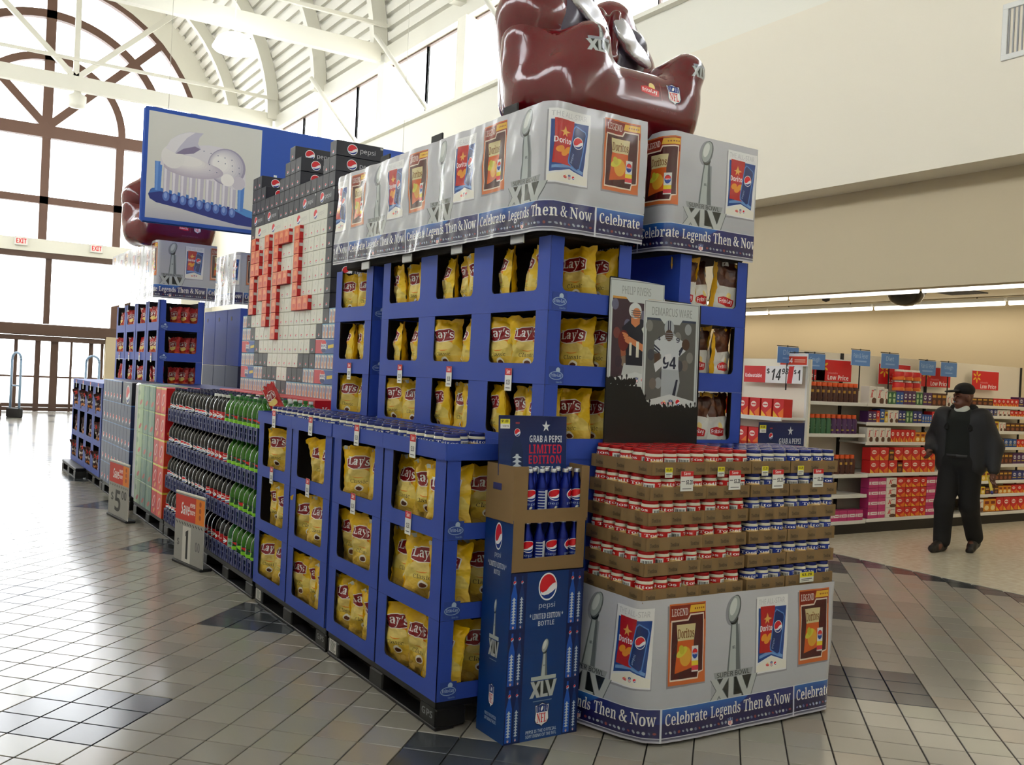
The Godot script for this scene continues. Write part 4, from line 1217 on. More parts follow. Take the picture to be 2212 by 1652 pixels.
		if k == 0:
			a.rect(110, 240, 110, 266, Color(0.84, 0.83, 0.8)); a.poly([150, 280, 184, 262, 184, 480, 158, 480, 158, 310, 150, 314], Color(0.1, 0.1, 0.1))
			a.text("$", 40, 340, 30, 60, Color(0.35, 0.35, 0.35)); a.text("00", 280, 330, 60, 70, Color(0.42, 0.42, 0.42))
		else:
			a.text("5", 130, 260, 110, 200, Color(0.1, 0.1, 0.1)); a.text("00", 256, 250, 90, 80, Color(0.12, 0.12, 0.12)); a.text("$", 50, 290, 50, 90, Color(0.2, 0.2, 0.2))
	# 38-63 packages for the shelves
	var cols := [Color(0.8, 0.12, 0.12), Color(0.88, 0.86, 0.82), Color(0.14, 0.18, 0.45), Color(0.12, 0.32, 0.6), Color(0.3, 0.14, 0.35), Color(0.85, 0.55, 0.12), Color(0.3, 0.14, 0.08), Color(0.2, 0.4, 0.25), Color(0.75, 0.2, 0.45), Color(0.85, 0.72, 0.15)]
	for k in 10:
		at.call(PK[k])
		var c: Color = cols[k]
		a.rect(0, 0, 128, 128, c)
		match k:
			0:
				a.poly([0, 80, 70, 128, 0, 128], Color(0.92, 0.7, 0.2)); a.poly([60, 100, 128, 60, 128, 128, 80, 128], Color(0.9, 0.45, 0.12)); a.ell(50, 44, 34, 20, Color(0.95, 0.85, 0.8)); a.rect(24, 40, 54, 8, c)
			1:
				a.text("K", 24, 26, 44, 56, Color(0.8, 0.1, 0.15), 3, 0.3); a.ell(90, 106, 40, 24, Color(0.35, 0.2, 0.14)); a.rect(76, 20, 40, 8, Color(0.6, 0.6, 0.62))
			2, 3, 4:
				a.ell(64, 48, 40, 22, Color(0.85, 0.86, 0.88)); a.rect(14, 86, 100, 14, Color(0.75, 0.65, 0.3)); a.rect(30, 42, 68, 12, c)
			5, 9:
				a.rect(20, 20, 88, 30, Color(0.5, 0.16, 0.1)); a.ell(64, 90, 46, 26, Color(0.94, 0.85, 0.6))
			6:
				a.rect(14, 20, 100, 24, Color(0.8, 0.6, 0.2)); a.ell(64, 90, 40, 24, Color(0.55, 0.3, 0.16))
			7:
				a.ell(64, 64, 40, 50, Color(0.7, 0.8, 0.6)); a.rect(20, 54, 88, 16, c)
			8:
				a.rect(0, 44, 128, 40, Color(0.92, 0.88, 0.88)); a.text("K", 20, 46, 26, 36, c, 3); a.rect(56, 60, 60, 8, c)
	a.xf = Transform2D()
	return a.done()
const PK := [30, 31, 38, 39, 46, 47, 54, 55, 62, 63]

# ---------------------------------------------------------------- floors and the low grocery hall
func floors() -> void:
	var mb := MB.new()
	mb.box(M.grout, Vector3(3.1, -0.075, -11.4), Vector3(9.8, 0.13, 37.4))
	mb.box(M.grout, Vector3(14.0, -0.075, -8.0), Vector3(12.0, 0.13, 30.4))
	var fl := struct("floor", mb.mesh())
	# waxed sheet floor of the grocery side, one large slab field
	mb = MB.new()
	var n1 := noise_tex(0.05, false, 256)
	var ramp := Gradient.new()
	ramp.set_color(0, Color(0.74, 0.71, 0.63)); ramp.set_color(1, Color(0.82, 0.8, 0.73))
	n1.color_ramp = ramp
	M.vct.albedo_texture = n1
	M.vct.albedo_color = Color.WHITE
	M.vct.uv1_triplanar = true
	M.vct.uv1_world_triplanar = true
	M.vct.uv1_scale = Vector3(0.8, 0.8, 0.8)
	mb.box(M.vct, Vector3(13.92, -0.004, -8.0), Vector3(12.0, 0.016, 30.3))
	part("waxed_sheet", mb.mesh(), fl)
	# ceramic tiles: laid at 45 degrees, 3 x 3 grey squares in every 9 x 9
	var tm := MB.new()
	var t := TILE - 0.006
	tm.cbox(M.tile, Vector3(0, -0.006, 0), Vector3(t, 0.012, t), 0.002)
	var base := tm.mesh()
	var tones := {}
	var cam_f := Vector2(0.5368, -0.8437)
	var near := []
	var s := sqrt(0.5)
	for a in range(-110, 75):
		for b in range(-125, 60):
			var X := (a + 0.5 - 12.2864647) * TILE
			var Z := (20.2634579 - (b + 0.5)) * TILE
			var x := (X + Z) * s
			var z := (X - Z) * s
			if x < -1.7 or x > 8.0 or z > 6.0 or z < -29.9:
				continue
			var gr := posmod(a, 9) >= 6 and posmod(b, 9) < 3
			if x > 7.72:
				gr = true
			var d := Vector2(x, z).dot(cam_f)
			var side := absf(Vector2(x, z).dot(Vector2(0.8437, 0.5368)))
			var seen := d > 2.6 and side < d * 0.56 and not (x > 2.1 and x < 4.15 and z < -3.4 and z > -15.0)
			near.append([d if seen else 1000.0 + d, x, z, gr, (a * 31 + b * 17) % 97])
	near.sort_custom(func(p, q): return p[0] < q[0])
	var mm := MultiMesh.new()
	mm.transform_format = MultiMesh.TRANSFORM_3D
	mm.use_colors = true
	mm.mesh = base
	mm.instance_count = near.size() - 300
	var turn := Basis(Vector3.UP, PI / 4)
	for i in near.size():
		var q: Array = near[i]
		var v: int = posmod(q[4], 8)
		var col := tile_tone(q[3], v)
		if i < 300:
			var key := v + (8 if q[3] else 0)
			if not tones.has(key):
				var m: StandardMaterial3D = M.tile.duplicate()
				m.vertex_color_use_as_albedo = false
				m.albedo_color = col.linear_to_srgb()
				var tb := MB.new()
				tb.cbox(m, Vector3(0, -0.006, 0), Vector3(t, 0.012, t), 0.002)
				tones[key] = tb.mesh()
			var o := part("tile", tones[key], fl, Vector3(q[1], 0, q[2]))
			o.rotation.y = PI / 4
		else:
			mm.set_instance_transform(i - 300, Transform3D(turn, Vector3(q[1], 0, q[2])))
			mm.set_instance_color(i - 300, col)
	var mi := MultiMeshInstance3D.new()
	mi.name = "tile_field"
	mi.multimesh = mm
	mi.set_meta("kind", "stuff")
	fl.add_child(mi, true)

func tile_tone(dark: bool, v: int) -> Color:
	var c := Color(0.27, 0.285, 0.305) if dark else Color(0.62, 0.6, 0.56)
	var k := 0.96 + 0.01 * v
	c = Color(c.r * k, c.g * k, c.b * k)
	if not dark and v == 3:
		c = Color(c.r * 1.01, c.g * 0.98, c.b * 0.96)
	elif v == 5:
		c = Color(c.r * 0.985, c.g * 1.0, c.b * 0.98)
	return c.srgb_to_linear()

func strip(x: float, z0: float, z1: float, y: float, label: String) -> void:
	var l := thing("strip_light", label, "strip light", Vector3(x, y, (z0 + z1) * 0.5))
	var n := z0 - z1
	var mb := MB.new()
	mb.cbox(M.white, Vector3(0, 0.06, 0), Vector3(0.12, 0.06, n), 0.01)
	part("housing", mb.mesh(), l)
	mb = MB.new()
	mb.bar(M.tube, Vector3(0, 0, -n * 0.5 + 0.02), Vector3(0, 0, n * 0.5 - 0.02), 0.036, 10)
	part("tube", mb.mesh(), l)
	for q in [-0.3, 0.3]:
		mb = MB.new()
		mb.bar(M.dark, Vector3(0, 0.08, q * n), Vector3(0, 0.2, q * n), 0.012, 6)
		part("hanger", mb.mesh(), l)
	var a := AreaLight3D.new()
	a.name = "tube_light"
	a.area_size = Vector2(0.08, n - 0.1)
	a.light_color = Color(1.0, 0.95, 0.86)
	a.light_energy = 1.15
	a.area_range = 40.0
	a.area_attenuation = 2.0
	a.shadow_enabled = true
	a.rotation.x = -PI / 2
	a.position = Vector3(0, -0.045, 0)
	l.add_child(a)

func grocery() -> void:
	var mb := MB.new()
	mb.box(M.tan, Vector3(8.38, 3.215, -4.5), Vector3(0.16, 1.09, 23.6))
	struct("wall_header", mb.mesh())
	mb = MB.new()
	mb.box(M.wall_low, Vector3(11.8, 3.32, -4.5), Vector3(6.8, 0.16, 23.6))
	struct("ceiling_low", mb.mesh())
	mb = MB.new()
	mb.box(M.tan, Vector3(15.1, 1.66, -4.5), Vector3(0.2, 3.4, 23.6))
	struct("wall_side", mb.mesh())
	mb = MB.new()
	mb.box(M.tan, Vector3(11.7, 1.66, -16.2), Vector3(7.0, 3.4, 0.2))
	struct("wall_far", mb.mesh())
	mb = MB.new()
	mb.box(M.tan, Vector3(11.7, 1.66, 7.2), Vector3(7.0, 3.4, 0.2))
	struct("wall_near", mb.mesh())
	for k in 7:
		var z := -1.2 - 2.44 * k + 2.44
		strip(12.3, z, z - 2.4, 3.13, ["bright fluorescent tube of the nearer ceiling row, out past the right picture edge", "bright fluorescent tube of the nearer ceiling row, next past the right picture edge", "bright fluorescent tube of the nearer ceiling row, first inside the right picture edge", "bright fluorescent tube of the nearer ceiling row, above the dark dome", "bright fluorescent tube of the nearer ceiling row, left of the dark dome", "bright fluorescent tube of the nearer ceiling row, beside the chip tower", "bright fluorescent tube of the nearer ceiling row, hidden behind the chip tower"][k])
		strip(14.5, z, z - 2.4, 3.13, ["fluorescent tube close to the tan wall, out past the right picture edge", "fluorescent tube close to the tan wall, next past the right picture edge", "fluorescent tube close to the tan wall, first inside the right picture edge", "fluorescent tube close to the tan wall, under the dark dome", "fluorescent tube close to the tan wall, left of the dark dome", "fluorescent tube close to the tan wall, beside the chip tower", "fluorescent tube close to the tan wall, hidden behind the chip tower"][k])
	for k in 3:
		var z := 1.0 - 3.66 * k
		strip(9.6, z, z - 2.4, 3.13, ["fluorescent tube behind the header wall, nearest the camera", "fluorescent tube behind the header wall, above the walking man", "fluorescent tube behind the header wall, above the end of the shelving"][k])
	# dome camera, vent, sprinklers on the low ceiling
	var d := thing("dome_camera", "black half-dome security camera on the low ceiling", "dome camera", Vector3(13.3, 3.24, -9.45))
	mb = MB.new()
	mb.lathe(mat(Color(0.06, 0.04, 0.04), 0.15), [Vector2(0.0, -0.22), Vector2(0.12, -0.205), Vector2(0.22, -0.15), Vector2(0.27, -0.07), Vector2(0.28, -0.02)], 28)
	part("dome", mb.mesh(), d)
	mb = MB.new()
	mb.lathe(M.dark, [Vector2(0.28, -0.02), Vector2(0.3, -0.02), Vector2(0.3, 0.0), Vector2(0.0, 0.0)], 28)
	part("ring", mb.mesh(), d)
	var v := thing("ceiling_vent", "square dark slatted vent in the low ceiling beside the dome", "vent", Vector3(13.6, 3.235, -8.75))
	mb = MB.new()
	for q in [-0.28, 0.28]:
		mb.box(M.dark, Vector3(q, 0, 0), Vector3(0.04, 0.02, 0.6))
		mb.box(M.dark, Vector3(0, 0, q), Vector3(0.6, 0.02, 0.04))
	part("frame", mb.mesh(), v)
	for k in 8:
		mb = MB.new()
		mb.box(M.black, Vector3(-0.23 + 0.065 * k, 0, 0), Vector3(0.03, 0.02, 0.54))
		part("slat", mb.mesh(), v)
	for k in 2:
		mb = MB.new()
		mb.lathe(M.dark, [Vector2(0.0, -0.09), Vector2(0.06, -0.07), Vector2(0.07, -0.03), Vector2(0.02, -0.02), Vector2(0.02, 0.0), Vector2(0.0, 0.0)], 12)
		solo("sprinkler", mb.mesh(), ["small dark sprinkler head on the low ceiling left of the dome", "small dark sprinkler head on the low ceiling right of the vent"][k], "sprinkler", [Vector3(13.3, 3.24, -11.0), Vector3(13.6, 3.24, -7.3)][k])

# ---------------------------------------------------------------- snack bins
func u_panel(w: float, h: float, post: float, band: float, r := 0.025) -> PackedVector2Array:
	var q := PackedVector2Array([Vector2(-w * 0.5, 0), Vector2(w * 0.5, 0), Vector2(w * 0.5, h), Vector2(w * 0.5 - post, h)])
	for k in 4:
		var a := PI * 0.5 * k / 3.0
		q.append(Vector2(w * 0.5 - post - r + cos(a) * r, band + r - sin(a) * r))
	for k in 4:
		var a := PI * 0.5 * k / 3.0
		q.append(Vector2(-w * 0.5 + post + r - sin(a) * r, band + r - cos(a) * r))
	q.append(Vector2(-w * 0.5 + post, h))
	q.append(Vector2(-w * 0.5, h))
	return q

# open: letters of the sides with a cut-out window (f front, r right, l left, b back)
func bin_tray(w: float, d: float, h: float, open: String, band := 0.085) -> ArrayMesh:
	var key := "tray%s%s%s%s" % [w, d, h, open]
	if cuts.has(key):
		return cuts[key]
	var mb := MB.new()
	var th := 0.006
	for side in ["f", "b", "r", "l"]:
		var ang: float = {"f": 0.0, "b": PI, "r": PI / 2, "l": -PI / 2}[side]
		var pw: float = w if side in "fb" else d - 0.002
		var off: float = (d if side in "fb" else w) * 0.5
		mb.xf = Transform3D(Basis(Vector3.UP, ang), Vector3())
		if side in open:
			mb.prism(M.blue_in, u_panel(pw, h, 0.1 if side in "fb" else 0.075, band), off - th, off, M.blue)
			if side in "rl":
				mb.quad(M.sheet, Vector3(-pw * 0.5 + 0.02, 0.004, off + 0.001), Vector3(-pw * 0.5 + 0.105, 0.004, off + 0.001), Vector3(-pw * 0.5 + 0.105, 0.086, off + 0.001), Vector3(-pw * 0.5 + 0.02, 0.086, off + 0.001), sheet(5))
		else:
			mb.box(M.blue, Vector3(0, h * 0.5, off - th * 0.5), Vector3(pw, h, th))
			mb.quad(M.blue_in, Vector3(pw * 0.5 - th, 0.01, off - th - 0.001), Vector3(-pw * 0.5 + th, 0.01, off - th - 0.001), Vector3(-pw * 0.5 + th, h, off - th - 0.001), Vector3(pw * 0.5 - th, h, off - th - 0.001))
	mb.xf = Transform3D()
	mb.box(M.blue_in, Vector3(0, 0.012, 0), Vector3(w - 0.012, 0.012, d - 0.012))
	cuts[key] = mb.mesh()
	return cuts[key]

func bag_mesh(kind: int, variant: int, w: float, h: float, dep: float) -> ArrayMesh:
	var key := "bag%d_%d" % [kind, variant]
	if cuts.has(key):
		return cuts[key]
	var n := FastNoiseLite.new()
	n.seed = 31 * variant + kind
	n.frequency = 9.0
	var nu := 12
	var nv := 16
	var mb := MB.new()
	var m: Material = M["bag%d" % kind]
	var lean := [0.03, -0.02, 0.045, 0.0][variant % 4] as float
	var P := func(i: int, j: int, s: float) -> Vector3:
		var u := -1.0 + 2.0 * i / nu
		var v := float(j) / nv
		var g := pow(sin(PI * clampf(v * 0.93 + 0.07, 0.0, 1.0)), 0.55) * (1.15 - 0.35 * v)
		if j == nv or j == nv - 1:
			g = 0.0
		var z := s * dep * 0.5 * pow(maxf(0.0, 1.0 - pow(absf(u), 2.4)), 0.6) * g
		var ww := w * 0.5 * (1.0 - 0.1 * sin(PI * v) + (0.04 if j >= nv - 1 else 0.0))
		var p := Vector3(u * ww, v * h, z)
		var k := n.get_noise_3d(p.x, p.y, p.z * 2.0) * 0.016 + n.get_noise_3d(p.x * 3.1, p.y * 2.6, p.z * 4.0 + 7.0) * 0.008
		p.z += k * s * (1.0 if j < nv else 0.4) * (0.4 + g)
		p.x += n.get_noise_2d(p.y * 2.0, 3.0 + u) * 0.012
		p.y += 0.0 if j < nv - 1 else n.get_noise_2d(u * 0.3, 9.0) * 0.02 + 0.004 * (i % 2)
		p.z += lean * v * v + n.get_noise_2d(u * 0.12, 5.0) * 0.05 * v * v
		p.y = maxf(p.y, 0.0)
		return p
	for s in [1.0, -1.0]:
		for i in nu:
			for j in nv:
				var p := [P.call(i, j, s), P.call(i + 1, j, s), P.call(i + 1, j + 1, s), P.call(i, j + 1, s)]
				var v0 := 1.0 - float(j + 1) / nv
				if s > 0:
					mb.quad(m, p[0], p[1], p[2], p[3], Rect2(0.5 * i / nu, v0, 0.5 / nu, 1.0 / nv), 1)
				else:
					mb.quad(m, p[1], p[0], p[3], p[2], Rect2(1.0 - 0.5 * (i + 1) / nu, v0, 0.5 / nu, 1.0 / nv), 2)
	for i in nu:
		mb.quad(m, P.call(i, 0, -1.0), P.call(i + 1, 0, -1.0), P.call(i + 1, 0, 1.0), P.call(i, 0, 1.0), Rect2(0.6, 0.9, 0.02, 0.02))
	cuts[key] = mb.mesh()
	return cuts[key]

const BAG_NAME := ["yellow chip bag", "red chip bag", "maroon chip bag", "brown and white chip bag"]
func bag(kind: int, at: Vector3, yaw: float, where: String, group: String, tilt := 0.0, wide := 1.0) -> void:
	var size: Array = [[0.25, 0.305, 0.095], [0.2, 0.27, 0.085], [0.2, 0.27, 0.085], [0.22, 0.32, 0.09]][kind]
	var v := rng.randi() % 4
	var o := solo("chip_bag", bag_mesh(kind, v, size[0], size[1], size[2]), BAG_NAME[kind] + " " + where, "chip bag", at, yaw, group)
	o.rotation.z = tilt
	o.scale = Vector3(wide, 1, wide)

func price_tag(at: Vector3, yaw: float, k: int, label: String, group: String, w := 0.055, h := 0.095) -> void:
	var key := "tag%d_%s" % [k, w]
	if not cuts.has(key):
		var mb := MB.new()
		mb.box(M.white, Vector3(), Vector3(w, h, 0.002))
		mb.quad(M.sheet, Vector3(-w, -h, 0.003) * 0.5, Vector3(w, -h, 0.003) * 0.5, Vector3(w, h, 0.003) * 0.5, Vector3(-w, h, 0.003) * 0.5, sheet(k))
		cuts[key] = mb.mesh()
	solo("price_tag", cuts[key], label, "price tag", at, yaw, group)

func pallet(at: Vector3, w: float, d: float, label: String, yaw := -PI / 2, marks := true) -> void:
	var p := thing("pallet", label, "pallet", at, yaw)
	var mb := MB.new()
	mb.cbox(M.black, Vector3(0, 0.118, 0), Vector3(w, 0.04, d), 0.006)
	part("deck", mb.mesh(), p)
	for i in 3:
		for j in 3:
			mb = MB.new()
			mb.cbox(M.black, Vector3((i - 1) * (w - 0.16) * 0.5, 0.055, (j - 1) * (d - 0.16) * 0.5), Vector3(0.16, 0.086, 0.16), 0.008)
			if marks and j == 2 and i != 1:
				var x := (i - 1) * (w - 0.16) * 0.5
				var z := d * 0.5 + 0.001
				var big := 0.065 if i == 2 else 0.05
				mb.quad(M.sheet, Vector3(x - big, 0.03, z), Vector3(x + big, 0.03, z), Vector3(x + big, 0.1, z), Vector3(x - big, 0.1, z), sheet(3 if i == 2 else 4))
			part("block", mb.mesh(), p)
	for j in 3:
		mb = MB.new()
		mb.cbox(M.black, Vector3(0, 0.009, (j - 1) * (d - 0.1) * 0.5), Vector3(w, 0.018, 0.1), 0.004)
		part("runner", mb.mesh(), p)

const NTH := ORD
func snack_bins() -> void:
	pallet(Vector3(2.575, 0, -4.42), 1.3, 1.0, "black plastic pallet at the near front corner under the yellow chip bins")
	pallet(Vector3(2.575, 0, -5.75), 1.3, 1.0, "black plastic pallet under the two rear yellow chip bins")
	# lower row: four bins of three trays, the near one open at its end too
	for k in 4:
		var zc := -4.075 - 0.665 * k - (0.02 if k > 1 else 0.0)
		var o := thing("snack_bin", "blue cardboard bin of yellow chip bags in the low row, %s from the front corner" % NTH[k], "display bin", Vector3(2.275, 0.14, zc), -PI / 2, "low blue chip bins")
		for t in 3:
			part("tray", bin_tray(0.648, 0.43, 0.362, "fr" if k == 0 else "f", 0.075), o, Vector3(0, 0.363 * t, 0))
		var mb := MB.new()
		for q in [["f", 0.0, 0.664, 0.223], ["b", PI, 0.664, 0.215], ["r", PI / 2, 0.438, 0.329], ["l", -PI / 2, 0.438, 0.329]]:
			mb.xf = Transform3D(Basis(Vector3.UP, q[1]), Vector3())
			mb.box(M.blue, Vector3(0, 0.034, q[3]), Vector3(q[2], 0.075, 0.006))
		mb.xf = Transform3D()
		mb.box(M.board, Vector3(0, 0.004, 0), Vector3(0.65, 0.008, 0.43))
		part("lid_tray", mb.mesh(), o, Vector3(0, 1.09, 0))
		for t in 3:
			var tier: String = ["bottom", "middle", "top"][t]
			var y := 0.14 + 0.363 * t + 0.02
			var n: int = [[3, 3, 3], [3, 3, 2], [3, 3, 3], [3, 2, 2]][k][t]
			for i in n:
				var dz: float = (i - (n - 1) * 0.5) * (0.2 if n == 3 else 0.25)
				if k == 2 and t == 2 and i == 0:
					continue
				var yaw := -PI / 2 + deg_to_rad([24, 30, 12, 36, 18][(i * 2 + t + k) % 5])
				bag(0, Vector3(2.152 + 0.025 * ((i + t) % 2), y, zc + dz), yaw, "in the %s tray of the %s low bin, %s one" % [tier, NTH[k], ["left", "middle", "right"][i] if n == 3 else ["left", "right"][i]], "yellow bags in the low bins", rng.randf_range(-0.05, 0.05), 1.0)
			if k == 0:
				bag(0, Vector3(2.37, y, zc + 0.19), deg_to_rad(-34), "in the end opening of the %s tray at the front corner" % tier, "yellow bags in the low bins", 0.03)
		price_tag(Vector3(2.042, 1.265, zc + 0.02), -PI / 2, 0, "red and white price tag on the lid of the %s low chip bin" % NTH[k], "tags on the low bins", 0.06, 0.11)
		price_tag(Vector3(2.056, 0.895, zc - 0.02), -PI / 2, 0, "red and white price tag below the top tray of the %s low chip bin" % NTH[k], "tags on the low bins", 0.06, 0.11)
		# jars stand in the lid
		for i in 7:
			for j in 3:
				if k == 0 and i == 6 and j > 0 or (k == 3 and i < 2):
					continue
				jar("blue", Vector3(2.11 + 0.093 * j, 1.24, zc - 0.285 + 0.093 * i), "on the %s low chip bin, %s row, %s along" % [NTH[k], ["front", "middle", "back"][j], NTH[i]], "dip jars on the chip bins")
	bag(1, Vector3(2.2, 1.24, -6.36), deg_to_rad(-60), "poking up on the lid of the farthest low bin", "", 0.5, 0.6)
	# tower on the left: four bins of trays one behind the other
	var zs := [-3.955, -4.56, -5.17, -5.94]
	for k in 4:
		var open := "fr" if k in [0, 3] else "f"
		var o := thing("snack_bin", "blue cardboard bin in the tall tower of yellow chips, %s from the front" % NTH[k], "display bin", Vector3(2.74, 0.14, zs[k]), -PI / 2, "tall blue chip bins")
		var mb := MB.new()
		mb.box(M.blue, Vector3(0, 0.55, 0), Vector3(0.6, 1.1, 0.478))
		part("carton_base", mb.mesh(), o)
		for t in 3:
			part("tray", bin_tray(0.61, 0.48, 0.345, open, 0.095), o, Vector3(0, 1.1 + 0.346 * t, 0))
			var tier: String = ["bottom", "middle", "top"][t]
			var y := 1.24 + 0.346 * t + 0.02
			for i in 3:
				var yaw := deg_to_rad([-112, -104, -72, -60, -118][(i + t * 2 + k) % 5])
				bag(0, Vector3(2.585 + 0.03 * (i % 2), y, zs[k] + (i - 1) * 0.18), yaw, "at %s in the %s side tray of the %s tower bin" % [["left", "middle", "right"][i], tier, NTH[k]], "yellow bags in the chip tower", rng.randf_range(-0.06, 0.06), 0.86)
			if k == 0:
				for i in 2:
					bag(0, Vector3(2.78 + 0.14 * i, y, zs[k] + 0.16), deg_to_rad(-62 - 8 * i), "behind the front window of the %s tower tray, %s" % [tier, ["middle", "right"][i]], "yellow bags in the chip tower", 0.04, 0.86)
			if t == 1:
				price_tag(Vector3(2.494, 1.6, zs[k]), -PI / 2, 0, "red and white price tag on the middle tray of the %s tower bin" % NTH[k], "tags on the chip tower", 0.06, 0.1)
	# tower on the right: one bin, open in front, right and behind
	var o2 := thing("snack_bin", "blue cardboard bin of brown and white chip bags beside the player standee", "display bin", Vector3(3.54, 0.14, -3.955), -PI / 2)
	var mb2 := MB.new()
	mb2.box(M.blue, Vector3(0, 0.55, 0), Vector3(0.6, 1.1, 0.478))
	part("carton_base", mb2.mesh(), o2)
	for t in 3:
		part("tray", bin_tray(0.61, 0.48, 0.345, "brl", 0.095), o2, Vector3(0, 1.1 + 0.346 * t, 0))
		for i in 3:
			bag(3, Vector3(3.4 + 0.135 * i, 1.26 + 0.346 * t, -3.725 - 0.03 * (i % 2)), deg_to_rad([12, -20, -6][(i + t) % 3]), "in the %s tray beside the standee, %s one" % [["bottom", "middle", "top"][t], ["left", "middle", "right"][i]], "brown and white bags by the standee", [0.12, -0.08, 0.06][(i + t) % 3], 0.8)
	for q in [[2.74, -4.9, 0.46, 2.42, "left"], [3.49, -3.96, 0.56, 0.58, "right"]]:
		mb2 = MB.new()
		mb2.cbox(M.blue_in, Vector3(0, 0.28, 0), Vector3(q[2], 0.56, q[3]), 0.01)
		solo("top_carton", mb2.mesh(), "dark carton closing the top of the %s chip tower inside its banner" % q[4], "carton", Vector3(q[0], 2.28, q[1]))
	# solid core of cartons between the two towers
	var core := MB.new()
	core.box(M.navy, Vector3(), Vector3(0.3, 1.22, 2.4))
	solo("carton_stack", core.mesh(), "plain dark blue carton stack standing between the two chip towers", "carton stack", Vector3(3.14, 0.75, -4.9))
	pallet(Vector3(3.62, 0, -4.42), 1.3, 1.0, "black plastic pallet under the bin of brown and white bags", -PI / 2, false)

# ---------------------------------------------------------------- jars of dip
func jar(kind: String, at: Vector3, where: String, group: String) -> void:
	if not cuts.has("jar_" + kind):
		var o := thing("dip_jar", "", "jar")
		var glass := mat(Color(0.84, 0.82, 0.74), 0.15)
		var mb := MB.new()
		mb.lathe(glass, [Vector2(0.0, 0.0), Vector2(0.036, 0.0), Vector2(0.04, 0.006), Vector2(0.041, 0.076), Vector2(0.0395, 0.084), Vector2(0.034, 0.09)], 14)
		part("glass_body", mb.mesh(), o)
		var lab := MB.new()
		var cellr := sheet(8 if kind == "red" else 9)
		lab.lathe(M.sheet_gloss, [Vector2(0.0418, 0.012), Vector2(0.0418, 0.074)], 14, Vector3(), 1, [cellr.end.y, cellr.position.y], cellr.position.x, cellr.end.x)
		part("label", lab.mesh(), o)
		mb = MB.new()
		var lid := mat(Color(0.68, 0.07, 0.08) if kind == "red" else Color(0.1, 0.15, 0.45), 0.25, 0.3)
		mb.lathe(lid, [Vector2(0.0375, 0.086), Vector2(0.0385, 0.088), Vector2(0.0385, 0.1), Vector2(0.036, 0.103), Vector2(0.03, 0.102), Vector2(0.0, 0.102)], 14)
		part("lid", mb.mesh(), o)
		cuts["jar_" + kind] = o
		o.position = at
		o.rotation.y = rng.randf() * TAU
		tag(o, "%s-lidded jar %s" % [kind, where], "jar", group)
		return
	dup(cuts["jar_" + kind], at, rng.randf() * TAU, "%s-lidded jar %s" % [kind, where], group)

